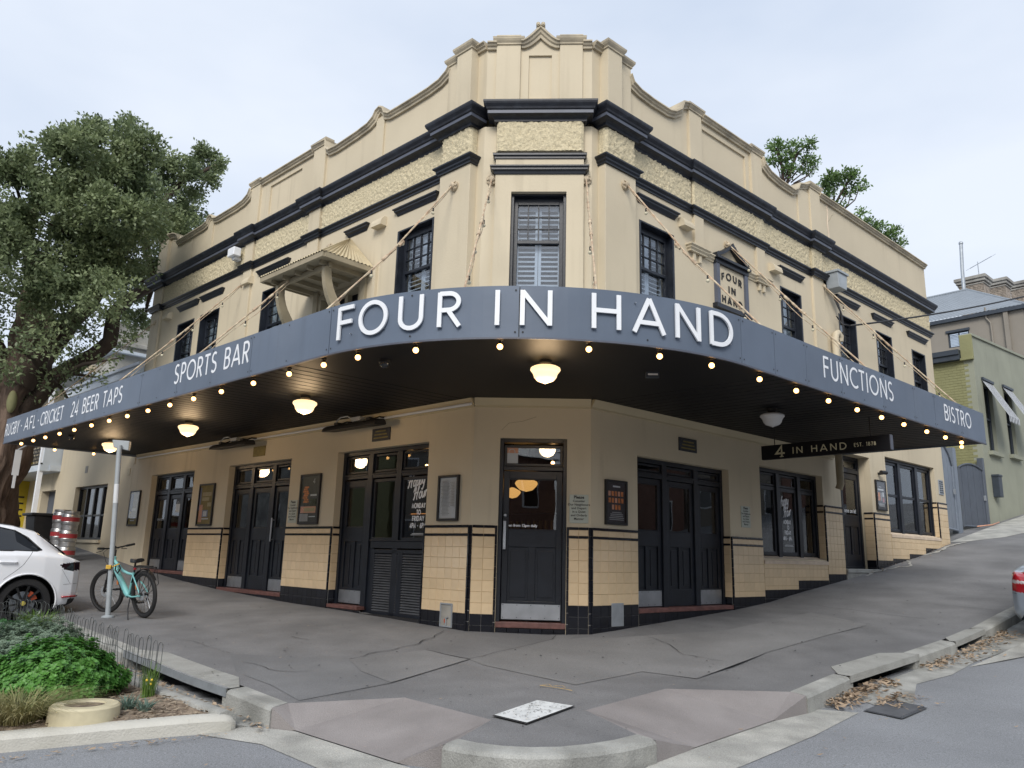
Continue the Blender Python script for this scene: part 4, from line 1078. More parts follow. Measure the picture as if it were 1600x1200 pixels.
# corner door
mb = MB(FS); frame_box(mb, -.62, .355, -.02, 2.63, -D - .07, -.04, .055); mb.box(-.565, .30, -D - .05, -.09, 2.17, 2.23); build('door_frame', mb, 'navy', pub, bevel=.005)
dd = leaf(FS, -.56, .295, .075, 2.16, 1.32, .11, .22, 2.05, handle=(-.525, 1.04, 1.44))
kn = MB(lambda a, b, c: FS(-.525 + a, -.11 + c, 1.52 + b)); kn.lathe(0, 0, [(.001, .03), (.018, .028), (.026, .01), (.028, 0)], 14); build('lock_cylinder', kn, 'kick', dd)
light(FS, -.56, .295, 2.235, 2.545, .11, .04, name='transom_light')
mb = MB(FS); mb.box(-.62, .355, -.2, .02, -.02, .055); build('threshold', mb, 'sill', pub, bevel=.008)
mb = MB(FS); mb.box(-.62, .355, -.02, .0, -.3, -.02); sk = build('tile_skirting', mb, 'bgrout', pub); tiles(FS, -.62, .355, -.17, -.02, sk, 'btile', o=.001)
# window on the right front
surround(FR, 4.57, 6.96, 1.02, 2.69, [(5.38, 5.50), (6.18, 6.30)], D, None, None)
for a, b in ((4.65, 5.37), (5.51, 6.17), (6.31, 6.88)): light(FR, a, b, 1.08, 2.36, D, .07); light(FR, a, b, 2.37, 2.61, D, .035, name='transom_light')
mb = MB(FR); 
mb.v = [FR(4.57, .035, .985), FR(6.96, .035, .985), FR(6.96, -.17, 1.07), FR(4.57, -.17, 1.07), FR(4.57, .035, .93), FR(6.96, .035, .93), FR(6.96, -.17, .93), FR(4.57, -.17, .93)]
mb.f = [[0, 1, 2, 3], [4, 5, 6, 7], [0, 1, 5, 4], [2, 3, 7, 6], [0, 3, 7, 4], [1, 2, 6, 5]]; build('window_sill', mb, 'sillcream', pub)
# side door up the hill
mb = MB(FR); frame_box(mb, 7.77, 9.24, .84, 3.3, -.37, -.25, .07); mb.box(7.84, 9.17, -.36, -.24, 2.93, 3.01); mb.box(8.28, 8.34, -.36, -.24, .9, 2.93); build('door_frame', mb, 'navy', pub, bevel=.005)
leaf(FR, 8.35, 9.16, .90, 2.92, 2.0, .27, 0, 2.8); light(FR, 7.84, 9.17, 3.02, 3.22, .27, .03, name='transom_light')
mb = MB(FR); mb.box(7.84, 8.27, -.34, -.3, .9, 2.92); build('door_side_panel', mb, 'navy', pub)
mb = MB(FR); mb.box(7.75, 9.25, -.4, .05, .78, .86); build('door_step', mb, 'conc', pub, bevel=.01)
# big window at the end
surround(FR, 10.08, 13.03, 1.66, 3.42, [(11.02, 11.16), (12.04, 12.18)], .13, None, None)
for a, b in ((10.16, 11.01), (11.17, 12.03), (12.19, 12.95)): light(FR, a, b, 1.72, 3.34, .13, .06, mid=2.56)
mb = MB(FR); mb.v = [FR(10.08, .03, 1.64), FR(13.03, .03, 1.64), FR(13.03, -.14, 1.7), FR(10.08, -.14, 1.7), FR(10.08, .03, 1.58), FR(13.03, .03, 1.58), FR(13.03, -.14, 1.58), FR(10.08, -.14, 1.58)]
mb.f = [[0, 1, 2, 3], [4, 5, 6, 7], [0, 1, 5, 4], [2, 3, 7, 6], [0, 3, 7, 4], [1, 2, 6, 5]]; build('window_sill', mb, 'sillcream', pub)

# ---- upper windows: sashes with small panes over, shutters, nets or a near-black sheet behind
def sash(F, s0, s1, z0, z1, cols=4, rows=3, backing='shutter', dep=.13, lowcols=1):
    mb = MB(F); t = .045
    mb.box(s0, s0 + t, -dep - .1, .006, z0, z1); mb.box(s1 - t, s1, -dep - .1, .006, z0, z1); mb.box(s0 + t, s1 - t, -dep - .1, .006, z1 - .03, z1)
    a, b = s0 + t, s1 - t; mb.box(a, a + .06, -dep - .05, -dep + .01, z0, z1 - .03); mb.box(b - .06, b, -dep - .05, -dep + .01, z0, z1 - .03); mb.box(a + .06, b - .06, -dep - .05, -dep + .01, z1 - .14, z1 - .03)
    a += .06; b -= .06; zt = z1 - .14; ph = .20; zm = zt - rows * ph
    mb.box(a, b, -dep - .055, -dep + .015, zm - .05, zm)
    for k in range(1, cols): x = a + (b - a) * k / cols; mb.box(x - .009, x + .009, -dep - .04, -dep, zm, zt)
    for k in range(1, rows): z = zm + (zt - zm) * k / rows; mb.box(a, b, -dep - .038, -dep - .002, z - .009, z + .009)
    for k in range(1, lowcols): x = a + (b - a) * k / lowcols; mb.box(x - .012, x + .012, -dep - .05, -dep - .01, z0, zm - .05)
    w = build('sash_window', mb, 'navy', pub, bevel=.003)
    for i in range(cols):
        for j in range(rows):
            p = MB(F); p.box(a + (b - a) * i / cols + .008, a + (b - a) * (i + 1) / cols - .008, -dep - .022, -dep - .019, zm + (zt - zm) * j / rows + .008, zm + (zt - zm) * (j + 1) / rows - .008)
            build('pane', p, 'glass_up', w)
    p = MB(F); p.box(a, b, -dep - .045, -dep - .041, z0, zm - .05); build('pane', p, 'glass_up', w)
    if backing == 'shutter':
        for p0, p1 in ((a - .03, (a + b) / 2 - .004), ((a + b) / 2 + .004, b + .03)):
            q = MB(F); frame_box(q, p0, p1, z0 - .1, zt, -dep - .13, -dep - .1, .045)
            z = z0 - .04
            while z < zt - .06:
                i = len(q.v)
                for s in (p0 + .045, p1 - .045):
                    for o_, zz in ((-dep - .15, z + .048), (-dep - .085, z), (-dep - .085, z + .01), (-dep - .15, z + .058)): q.p(s, o_, zz)
                q.f += [[i + c for c in f] for f in ([0, 1, 5, 4], [1, 2, 6, 5], [2, 3, 7, 6], [3, 0, 4, 7])]
                z += .078
            build('shutter', q, 'shutter', w)
        p = MB(F); p.box(a - .05, b + .05, -dep - .3, -dep - .29, z0 - .1, z1); build('room_shade', p, 'dark', w)
    else:
        p = MB(F); n = 28
        for k in range(n + 1):
            x = a - .04 + (b - a + .08) * k / n; o_ = -dep - .12 + .02 * math.sin(k * 1.5) + .008 * math.sin(k * 3.7)
            p.p(x, o_, z0 - .1); p.p(x, o_, z1)
        for k in range(n): p.f.append([2 * k, 2 * k + 1, 2 * k + 3, 2 * k + 2])
        build('net_or_dark_sheet', p, 'curtain' if backing == 'net' else 'dark', w, smooth='all')  # dark backing is a near-black sheet painted for the unlit room
    return w
sash(FS, -.555, .305, ZW - .1, 6.49, 4, 3, 'shutter', .10); sash(FL, 1.14, 2.11, ZW, 6.45); sash(FR, 1.16, 2.11, ZW, 6.45)
sash(FL, 5.8, 6.74, ZW, 6.37, 2, 3, 'net', lowcols=2); sash(FL, 8.7, 9.68, ZW, 6.42, 2, 3, 'net', lowcols=2); sash(FL, 10.0, 10.94, ZW, 6.42, 2, 3, 'net', lowcols=2)
sash(FR, 5.67, 6.54, ZW, 6.46, 3, 3, 'net'); sash(FR, 8.22, 9.09, ZW, 6.47, 3, 3, 'net'); sash(FR, 10.14, 11.06, ZW, 6.49, 3, 3, 'dark'); sash(FR, 12.26, 13.15, ZW, 6.44, 3, 3, 'dark')
# hood moulds over the upper windows
HM = [(0, 6.74), (.015, 6.742), (.03, 6.78), (.06, 6.81), (.06, 6.83), (.085, 6.85), (.085, 6.87), (0, 6.88)]
for F, a, b in ((FL, 1.12, 2.12), (FL, 5.75, 6.9), (FL, 8.62, 9.62), (FL, 9.9, 10.88), (FR, 1.14, 2.12), (FR, 5.68, 6.53), (FR, 8.15, 9.15), (FR, 10.03, 11.02), (FR, 12.1, 13.2), (FL, 3.05, 3.6)):
    run(F, [(a, -.02), (a, .0), (b, .0), (b, -.02)], HM, 'hood_mould', 'navy', 1)
# little hooded wall vents
for F, s in ((FL, 2.6), (FL, 7.35), (FL, 11.5), (FR, 2.4), (FR, 5.42)):
    mb = MB(F); P = [(0, 6.66), (.14, 6.66), (.135, 6.72), (.11, 6.78), (.06, 6.825), (0, 6.84)]
    i = 0
    for q in (s - .15, s + .15):
        for o_, z in P: mb.p(q, o_, z)
    n = len(P)
    for k in range(n - 1): mb.f.append([k, k + 1, n + k + 1, n + k])
    mb.f += [list(range(n)), list(range(2 * n - 1, n - 1, -1))]
    build('wall_vent', mb, 'cream', pub)
# small shelf mouldings each side of the plaque, with guttae
SH = [(0, 6.28), (.02, 6.285), (.02, 6.31), (.05, 6.335), (.05, 6.36), (.08, 6.38), (.08, 6.4), (0, 6.405)]
run(FR, [(2.52, -.02), (2.52, .06), (2.98, .06), (2.98, 0), (3.29, 0)], SH, 'shelf_moulding', 'cream', 1)
run(FR, [(4.36, 0), (4.72, 0), (4.72, .06), (5.12, .06), (5.12, -.02)], SH, 'shelf_moulding', 'cream', 1)
for a in (2.62, 2.8, 4.8, 4.96):
    mb = MB(FR); mb.box(a, a + .07, -.01, .05, 6.13, 6.27); build('gutta', mb, 'cream', pub, bevel=.008)
# name plaque
pq = MB(FR); pq.box(3.32, 4.33, .0, .03, 5.5, 6.3); plq = build('name_plaque', pq, 'cream', pub)
for a in (3.30, 4.25): q = MB(FR); q.box(a, a + .1, .0, .07, 5.5, 6.28); build('plaque_pilaster', q, 'ltrim', plq)
q = MB(FR); q.box(3.24, 4.41, .0, .10, 5.42, 5.5); build('plaque_sill', q, 'navy', plq)
q = MB(FR); q.box(3.28, 4.37, .0, .08, 6.28, 6.4); q.box(3.26, 4.39, .0, .13, 6.36, 6.41)
ped = [(3.27, 6.41), (4.38, 6.41), (4.38, 6.46)] + [(4.38 - .5 * t, 6.46 + .27 * t ** 1.6) for t in np.linspace(.1, 1, 7)] + [(3.77 - .5 * (1 - t) + .0, 6.46 + .27 * t ** 1.6) for t in np.linspace(1, .1, 7)] + [(3.27, 6.46)]
q2 = MB(FR)
for sgn in (1, -1):
    cx = 3.825
    for k in range(8):
        t0, t1 = k / 8, (k + 1) / 8
        x0, x1 = cx + sgn * .56 * (1 - t0), cx + sgn * .56 * (1 - t1); y0, y1 = 6.41 + .30 * t0 ** 1.5, 6.41 + .30 * t1 ** 1.5
        w_ = .10
        i = len(q2.v)
        for o_ in (0, .11):
            for (x, z) in ((x0, y0), (x1, y1), (x1, y1 + w_ * .8), (x0, y0 + w_ * .5)): q2.p(x, o_, z)
        q2.f += [[i + c for c in f] for f in ([0, 1, 2, 3], [4, 5, 6, 7], [0, 1, 5, 4], [2, 3, 7, 6], [0, 3, 7, 4], [1, 2, 6, 5])]
build('plaque_frame', q, 'navy', plq, bevel=.004); build('plaque_pediment', q2, 'navy', plq)
for tx, u0, u1, z in (('FOUR', 3.5, 4.16, 6.0), ('IN', 3.72, 3.94, 5.8), ('HAND', 3.5, 4.16, 5.58)):
    lt = MB(); text(lt, tx, 0, u1 - u0, 0, .13, .026, (lambda uu, zz: (lambda u, v, d: FR(uu + u, .03 + d, zz + v + (.0 if zz < 5.9 else .05 * (1 - ((u - .33) / .33) ** 2) * 1.0))))(u0, z), 0, .014, sp=.45); build('plaque_lettering', lt, 'ink', plq)

# ---- hooded balcony door on the left front
hd = MB()
e, zE, zT = 1.05, 5.92, 6.70
A_, B_, C_, D_ = (2.78, e), (4.78, e), (4.78, 0), (2.78, 0)
roofv = [FL(2.72, e + .04, zE), FL(4.84, e + .04, zE), FL(4.84, .02, zE), FL(4.0, .02, zT), FL(3.55, .02, zT), FL(2.72, .02, zE)]
def corr(p0, p1, q0, q1, n, amp=.012):     # corrugated quad between edge p0-p1 (eave) and q0-q1 (ridge)
    mb = MB(); nr = ((p1 - p0).cross(q0 - p0)).normalized()
    if nr.z < 0: nr = -nr
    for k in range(n * 4 + 1):
        t = k / (n * 4); a = p0.lerp(p1, t); b = q0.lerp(q1, t); h = nr * (math.sin(k * math.pi / 2) * amp + amp)
        mb.v += [a + h, b + h]
    for k in range(n * 4): mb.f.append([2 * k, 2 * k + 2, 2 * k + 3, 2 * k + 1])
    return mb
canopy = corr(roofv[0], roofv[1], roofv[4], roofv[3], 26); canopy.add(corr(roofv[5], roofv[0], roofv[4], roofv[4], 13)); canopy.add(corr(roofv[1], roofv[2], roofv[3], roofv[3], 13))
hood = build('door_hood', canopy, 'hood', pub, solid_fix=False)
mb = MB(FL)
mb.box(2.74, 4.82, e - .02, e + .03, zE - .09, zE + .01); mb.box(2.72, 2.76, 0.01, e - .02, zE - .09, zE + .01); mb.box(4.80, 4.84, .01, e - .02, zE - .09, zE + .01)
mb.box(2.76, 4.80, .01, e - .02, zE - .05, zE - .02)
build('hood_fascia', mb, 'hoodunder', hood, bevel=.004)
mb = MB(FL)
for s in (3.0, 3.4, 3.8, 4.2, 4.6): mb.box(s - .025, s + .025, .05, e - .1, zE - .13, zE - .05)
build('hood_rafter', mb, 'hoodunder', hood)
mb = MB(FL)
mb.box(2.9, 4.66, e - .28, e - .22, zE - .17, zE - .09)
build('hood_beam', mb, 'hoodunder', hood)
for s in (2.98, 4.52):
    mb = MB(FL); pts = []
    n = 12; outer_ = [(.04 + (e - .2) * math.sin(rad(90 * k / n)) ** .9, 4.75 + (zE - .17 - 4.75) * (1 - math.cos(rad(90 * k / n)))) for k in range(n + 1)]
    inner_ = [(o_ - .14 if o_ > .18 else .02, z + .1) for o_, z in outer_]
    inner_ = [(max(.02, o_ - .02 - .12 * k / n), min(zE - .1, z + .04 + .16 * (1 - abs(k / n - .5)))) for k, (o_, z) in enumerate(outer_)]
    for d in (-.045, .045):
        for o_, z in outer_: mb.p(s + d, o_, z)
        for o_, z in inner_: mb.p(s + d, o_, z)
    m1 = n + 1
    for k in range(n):
        mb.f += [[k, k + 1, m1 + k + 1, m1 + k], [2 * m1 + k, 2 * m1 + k + 1, 3 * m1 + k + 1, 3 * m1 + k], [k, k + 1, 2 * m1 + k + 1, 2 * m1 + k], [m1 + k, m1 + k + 1, 3 * m1 + k + 1, 3 * m1 + k]]
    mb.box(s - .07, s + .07, .0, .06, 4.5, zE - .1)
    build('hood_bracket', mb, 'hoodunder', hood)
mb = MB(FL); frame_box(mb, 3.05, 4.45, 3.8, 5.75, -.2, .03, .09); mb.box(3.65, 3.75, -.2, -.1, 3.85, 5.7); build('balcony_door_frame', mb, 'hoodunder', pub, bevel=.005)
mb = MB(FL); mb.box(3.1, 4.4, -.6, -.25, 3.8, 5.7); build('doorway_dark_fill', mb, 'dark', pub)  # near-black box painted as the darkness of the open doorway
mb = MB(FL); mb.box(2.62, 2.7, .0, .06, 4.2, 5.95); build('hood_post', mb, 'cream', pub, bevel=.004)
# wall clutter
mb = MB(FR); mb.tube([(7.72, .12, 3.6), (7.72, .12, 5.72), (7.75, .12, 5.84), (7.86, .12, 5.9), (7.97, .12, 5.84), (7.98, .1, 5.74)], .075, 12); mb.tube([(7.72, .12, 5.2), (7.72, .12, 5.24)], .088, 12); build('vent_pipe', mb, 'cream', pub, smooth=True)
mb = MB(FR); mb.tube([(7.3, .22, 3.2), (7.3, .22, 2.55), (7.3, .18, 2.45)], .075, 12); build('downpipe', mb, 'hoodunder', pub, smooth=True)
mb = MB(FL); mb.tube([(-.0, .08, 3.12), (12.2, .08, 3.12)], .022, 8); build('conduit', mb, 'offwhite', pub)
mb = MB(FL); mb.box(12.5, 12.61, 0, .02, 3, 3.2) ; build('wall_grille', mb, 'cream', pub)
# cove at the wall head under the awning
for F, pth in ((FL, [(12.3, 0), (0, 0)]), (FR, [(0, 0), (7.5, 0)]), (FS, [(WL, 0), (WR, 0)])):
    run(F, pth, [(0, 3.08), (.02, 3.085), (.02, 3.11), (.06, 3.16), (.09, 3.21), (0, 3.22)], 'cove', 'cream_shaded', outsign(F, pth))
# dirty little hatch boxes let into the skirting
for F, a, b, z0, z1, lab in ((FL, .28, .54, -.06, .27, 'open hatch'), ):
    mb = MB(F); frame_box(mb, a, b, z0, z1, -.0, .035, .022); h = build('service_hatch', mb, 'steel', pub, bevel=.003)
    mb = MB(F); mb.box(a + .02, b - .02, .002, .0235, z0 + .02, z1 - .02); build('hatch_back', mb, 'greywall', h)
    mb = MB(F); mb.tube([(a + .12, .035, z0 + .03), (a + .12, .035, z0 + .12), (a + .08, .035, z0 + .14)], .012, 8); build('tap', mb, 'steel', h); mb = MB(F); mb.tube([(a + .15, .03, z0 + .06), (a + .16, .03, z0 + .11)], .009, 6); build('tap_handle', mb, 'caliper', h)
mb = MB(FR); mb.box(.42, .68, .013, .028, .01, .33); h = build('service_hatch', mb, 'steel', pub, bevel=.003)
mb = MB(FR); mb.box(13.22, 13.52, 0, .02, 2.76, 3.14); h = build('intercom_plate', mb, 'steel', pub, bevel=.004)
mb = MB(FR)
for k in range(6):
    for j in range(2): mb.box(13.26 + j * .13, 13.35 + j * .13, .019, .026, 2.80 + k * .055, 2.83 + k * .055)
build('buttons', mb, 'darktrim', h)

# ================================================================== AWNING
AC = Vector((-.198, .123, 0)); AR_ = 3.62; OFL, OFR = 3.0, 2.9
aNL, aNR = math.atan2(NL.y, NL.x), math.atan2(NR.y, NR.x)
sL0, sR0 = (AC - OL).dot(DL), (AC - OR_).dot(DR)
ANG = aNR - aNL
LL = 12.37 - sL0; LA = AR_ * ANG; LR = 7.45 - sR0
def FA(u, o, z):            # along the fascia from the far left end; o outward from the face
    if u <= LL: return FL(12.37 - u, OFL + o, z)
    if u <= LL + LA:
        a = aNL + (u - LL) / AR_; r = AR_ + o
        return AC + Vector((math.cos(a) * r, math.sin(a) * r, z))
    return FR(sR0 + (u - LL - LA), OFR + o, z)
ZB, ZTOP = 3.16, 3.715
awn = thing('awning', 'slate blue lettered awning with black soffit hung from iron rods round the pub', 'awning', loc=FA(LL + LA / 2, 0, ZB))
seams = [2.23, 4.69, 7.67, 9.05, 11.25, LL + rad(-128.0 + 360 - (math.degrees(aNL) + 360)) * AR_, LL + (rad(-90.3) - aNL) * AR_, LL + (rad(-46.7) - aNL) * AR_, LL + LA + .08 - sR0, LL + LA + .85 - sR0, LL + LA + 1.82 - sR0, LL + LA + 3.13 - sR0, LL + LA + 4.26 - sR0, LL + LA + 5.09 - sR0, LL + LA + 6.26 - sR0]
cuts = [0] + seams + [LL + LA + LR]
def fas_box(mb, u0, u1, o0, o1, z0, z1, step=.12):
    arcy = u1 > LL and u0 < LL + LA
    n = max(1, int((u1 - u0) / (step if arcy else 5))); us = [u0 + (u1 - u0) * k / n for k in range(n + 1)]
    for q in (LL, LL + LA):
        if u0 < q < u1: us.append(q)
    us.sort(); i = len(mb.v)
    for u in us:
        for o, z in ((o0, z0), (o1, z0), (o1, z1), (o0, z1)): mb.v.append(FA(u, o, z))
    for k in range(len(us) - 1):
        for j in range(4): mb.f.append([i + 4 * k + j, i + 4 * k + (j + 1) % 4, i + 4 * k + 4 + (j + 1) % 4, i + 4 * k + 4 + j])
    mb.f += [[i, i + 1, i + 2, i + 3], [i + 4 * (len(us) - 1) + j for j in range(4)]]
panels = []
for a, b in zip(cuts, cuts[1:]):
    mb = MB(); fas_box(mb, a + .005, b - .005, -.02, random.uniform(-.002, .002), ZB, ZTOP)
    p = build('fascia_panel', mb, 'fascia', awn); panels.append((a, b, p))
    mb = MB()
    for u in ((a + .04, b - .04) if b - a < 1.2 else (a + .04, (a + b) / 2, b - .04)):
        for z in (ZB + .05, ZTOP - .05):
            c = FA(u, 0, z); mb.v += []
            n0 = len(mb.v)
            for k in range(8):
                th = k * math.pi / 4; mb.v.append(FA(u + .0105 * math.cos(th), .006, z + .0105 * math.sin(th)))
            mb.f.append(list(range(n0, n0 + 8)))
    build('screw', mb, 'ink', p, solid_fix=False)
mb = MB(); fas_box(mb, 0, LL + LA + LR, -.05, -.021, ZB - .01, ZTOP - .01); build('fascia_frame', mb, 'blackplastic', awn)
mb = MB(); fas_box(mb, 0, LL + LA + LR, -.018, .008, ZB - .022, ZB - .002); build('drip_edge', mb, 'ltrim', awn)
# soffit boards and top deck
def slab(z0w, z0f, z1w, z1f, name, m):
    mb = MB(); us = sorted([LL * k / 10 for k in range(11)] + [LL + LA * k / 24 for k in range(1, 25)] + [LL + LA + LR * k / 7 for k in range(1, 8)])
    def inner(u):
        if u <= LL: return FL(min(12.37, max(0, 12.37 - u)), .0, 0)
        if u >= LL + LA: return FR(max(0, sR0 + u - LL - LA), .0, 0)
        t = (u - LL) / LA; return Vector((WL + (WR - WL) * t, 0, 0))
    for u in us:
        i_ = inner(u); o_ = FA(u, -.05, 0)
        mb.v += [Vector((i_.x, i_.y, z0w)), Vector((o_.x, o_.y, z0f)), Vector((o_.x, o_.y, z1f)), Vector((i_.x, i_.y, z1w))]
    for k in range(len(us) - 1):
        for j in range(4): mb.f.append([4 * k + j, 4 * k + (j + 1) % 4, 4 * k + 4 + (j + 1) % 4, 4 * k + 4 + j])
    mb.f += [[0, 1, 2, 3], [4 * (len(us) - 1) + j for j in range(4)]]
    return build(name, mb, m, awn)
sof = slab(3.215, ZB + .008, 3.25, ZB + .04, 'soffit', 'soffit'); slab(3.7, 3.6, 3.74, 3.64, 'awning_roof', 'zinc')
# soffit board joints
mb = MB()
for k in range(1, 62):
    u = .2 * k; a, b = FL(12.37 - u, .1, 3.213), FL(12.37 - u, OFL - .06, ZB + .008)
    mb.tube([a, b], .004, 4) 
for k in range(1, 37):
    s = .2 * k; a, b = FR(s, .1, 3.213), FR(s, OFR - .06, ZB + .008); mb.tube([a, b], .004, 4)
build('board_bead', mb, 'soffit', sof)['kind'] = 'stuff'
for uu, F in ((0, FL), (1, FR)):
    mb = MB(F); s = 12.37 if F is FL else 7.45; mb.prism([(s - .03, ZB), (s + .0, ZB), (s, ZTOP), (s - .03, ZTOP)], .0, (OFL if F is FL else OFR) - .02); build('end_fascia', mb, 'fascia', awn)

# lettering
def fmap(u0, z0): return lambda u, v, d: FA(u0 + u, d, z0 + v)
def ang_u(deg): return LL + (rad(deg) - aNL) * AR_
big = [('F', -125.4, -121.3), ('O', -119.8, -113.7), ('U', -111.4, -106.6), ('R', -104.1, -99.9), ('I', -94.3, -92.9), ('N', -90.2, -84.9), ('H', -78.5, -73.4), ('A', -71.4, -65.3), ('N', -63.3, -57.9), ('D', -55.8, -49.8)]
for ch, a, b in big:
    mb = MB(); u0, u1 = ang_u(a), ang_u(b); w, st = GLY(ch); h = .38; sw = .048
    ws = (u1 - u0 - (sw * .0)) / (w * h) if ch != 'I' else 1
    glyph(mb, ch, u0, 0, h, ws, sw, (lambda u, v, d: FA(u, d, 3.277 + v)), .018, .038)
    par = [p for x, y, p in panels if x <= (u0 + u1) / 2 < y][0]
    build('letter', mb, 'white', par)
    pn = MB()
    for du, z in ((.04, 3.33), (u1 - u0 - .04, 3.33), (.04, 3.6)):
        pn.tube([FA(u0 + du, .0, z), FA(u0 + du, .03, z)], .006, 6)
    build('letter_pin', pn, 'kick', par)
def sign_text(t, ua, ub, z, h, sw, sp=.2):
    mid = (ua + ub) / 2; par = [p for x, y, p in panels if x <= mid < y][0]
    base = sum(GLY(c)[0] for c in t) + sp * (len(t) - 1); ws = (ub - ua) / (base * h); u = ua
    for c in t:
        if c != ' ':
            mb = MB(); glyph(mb, c, u, 0, h, ws, sw, (lambda uu, v, d: FA(uu, d, z + v)), .0035, .0045)
            build('letter', mb, 'white', par)
        u += (GLY(c)[0] + sp) * h * ws
uL = lambda s: 12.37 - s
sign_text('SPORTS BAR', uL(3.44), uL(1.18), 3.345, .30, .036)
sign_text('24 BEER TAPS', uL(7.95), uL(5.45), 3.31, .29, .036)
sign_text('RUGBY', uL(12.33), uL(11.28), 3.31, .28, .034); sign_text('*', uL(11.15), uL(11.08), 3.31, .28, .05)
sign_text('AFL', uL(10.9), uL(10.12), 3.31, .28, .034); sign_text('*', uL(9.98), uL(9.91), 3.31, .28, .05); sign_text('CRICKET', uL(9.8), uL(8.42), 3.31, .28, .034)
uR = lambda s: LL + LA + s - sR0
sign_text('FUNCTIONS', uR(1.31), uR(3.48), 3.335, .29, .034); sign_text('BISTRO', uR(5.5), uR(6.74), 3.335, .27, .034)

# suspension rods with their little string of bulbs
def rod(F, s, zt, zf, off=2.75, r=.013, rose=True, clutter=4):
    b0 = .15 if F in (FL, FR) and s < 1 else 0
    mb = MB(F); mb.tube([(s, .06 + b0, zt), (s, off * .5, (zt + zf) / 2), (s, off, zf)], r, 8); ro = build('tie_rod', mb, 'rope', awn)
    mb = MB(F); 
    for k in range(3):
        t = .42 + .05 * k; mb.tube([(s, off * t - .04, zt + (zf - zt) * (t - .015)), (s, off * t + .04, zt + (zf - zt) * (t + .015))], r * (1.9 if k != 1 else 1.5), 8)
    build('rod_coupling', mb, 'rope', ro)
    if rose:
        R_ = MB(lambda a, b, c: F(s + a, c + b0, zt + b)); R_.lathe(0, 0, [(.085, .0), (.085, .03), (.05, .045), (.05, .07), (.03, .09), (.001, .095)], 12); 
        for k in range(6): 
            a = k * math.pi / 3; R_.tube([(.06 * math.cos(a), .06 * math.sin(a), .02), (.07 * math.cos(a), .07 * math.sin(a), .055)], .02, 6)
        build('wall_rose', R_, 'brass', ro, smooth=True)
    mb = MB(F); pts = []
    n = 14
    for k in range(n + 1):
        t = k / n; sag = .10 * math.sin(t * math.pi * 1.0) + .03 * math.sin(t * 17); pts.append((s + .02 * math.sin(t * 20), b0 + .06 + (off - .06 - b0) * t, zt - .03 + (zf - zt) * t - sag))
    mb.tube(pts, .006, 5); fc = build('festoon_cable', mb, 'rope', ro)
    for k in range(2, n, max(2, n // clutter)):
        q = pts[k]; b1 = MB(F); b1.tube([(q[0], q[1], q[2] + .01), (q[0], q[1], q[2] - .045)], .014, 7); build('lamp_socket', b1, 'blackplastic', fc)
        b2 = MB(F); b2.sphere((q[0], q[1], q[2] - .07), .027, 8, 6); build('bulb', b2, 'bulboff', fc, smooth='all')
for s, z in ((.49, 6.72), (4.2, 6.7), (7.62, 6.72), (12.3, 6.72)): rod(FL, s, z, 3.62)
for s, z in ((.61, 6.8), (3.75, 6.75), (7.5, 6.9)): rod(FR, s, z, 3.62)
for x in (-.87, .61):
    F_ = lambda s, o, z, x=x: FS(x + s + (.04 if x < 0 else .02) * 0 - (.0), o, z)
    rod(F_, 0, 6.72, 3.62, 3.2)

# ---- festoon bulbs along the awning edge (lit)
def proto_bulb():
    t = thing('festoon_light', 'lit round festoon bulb at the awning edge', 'festoon light', mw=Matrix.Identity(4), group='festoon bulbs along the awning edge')
    mb = MB(); mb.lathe(0, 0, [(.03, 0), (.03, -.012), (.018, -.018), (.018, -.05), (.001, -.051)], 10); build('lamp_holder', mb, 'blackplastic', t, local=True)
    mb = MB(); mb.sphere((0, 0, -.078), .032, 12, 8); build('bulb', mb, 'lamp_on', t, local=True, smooth='all')
    return t
bulb0 = proto_bulb(); first = True
bp = [(FL, s, OFL - .12) for s in (11.4, 10.55, 9.75, 8.87, 8.03, 7.12, 6.26, 5.45, 4.6, 3.78, 2.97, 2.11, 1.22, .34, -.42)] + [(FL, 11.95, 2.05), (FL, 11.95, 1.2)]
pos = [(F(s, o, 0), None) for F, s, o in bp]
for deg in (-122, -109, -93.6, -78.3, -65, -53.0): 
    u = ang_u(deg); pos.append((FA(u, -.12, 0), u))
pos += [(FR(s, OFR - .12, 0), None) for s in (-.08, .79, 1.65, 2.5, 3.3, 4.1, 5.0, 5.8, 6.55)] + [(FR(7.1, OFR - .3, 0), None)]
NAMES = ['SPORTS BAR', '24 BEER TAPS']
def bulb_label(k):
    if k < 4: return 'lit festoon bulb %s the left end under RUGBY AFL' % ['closest to', 'second from', 'third from', 'fourth from'][k]
    if k < 10: return 'lit festoon bulb below the 24 BEER TAPS stretch, %s from its left' % ['first', 'second', 'third', 'fourth', 'fifth', 'sixth'][k - 4]
    if k < 15: return 'lit festoon bulb below the SPORTS BAR stretch, %s from its left' % ['first', 'second', 'third', 'fourth', 'fifth'][k - 10]
    if k < 17: return 'lit festoon bulb on the left return edge, %s the street' % ['nearer', 'farther from'][k - 15]
    if k < 23: return 'lit festoon bulb under the curved FOUR IN HAND sign, %s from its left' % ['first', 'second', 'third', 'fourth', 'fifth', 'sixth'][k - 17]
    if k < 32: return 'lit festoon bulb on the FUNCTIONS and BISTRO side, %s from the curve' % ['first', 'second', 'third', 'fourth', 'fifth', 'sixth', 'seventh', 'eighth', 'ninth'][k - 23]
    return 'lit festoon bulb at the right end corner of the awning'
for k, (p, _) in enumerate(pos):
    o = bulb0 if k == 0 else copy_tree(bulb0)
    o.matrix_world = Matrix.Translation((p.x, p.y, ZB + .006)); ROOT[o] = o.matrix_world.copy(); o['label'] = bulb_label(k)

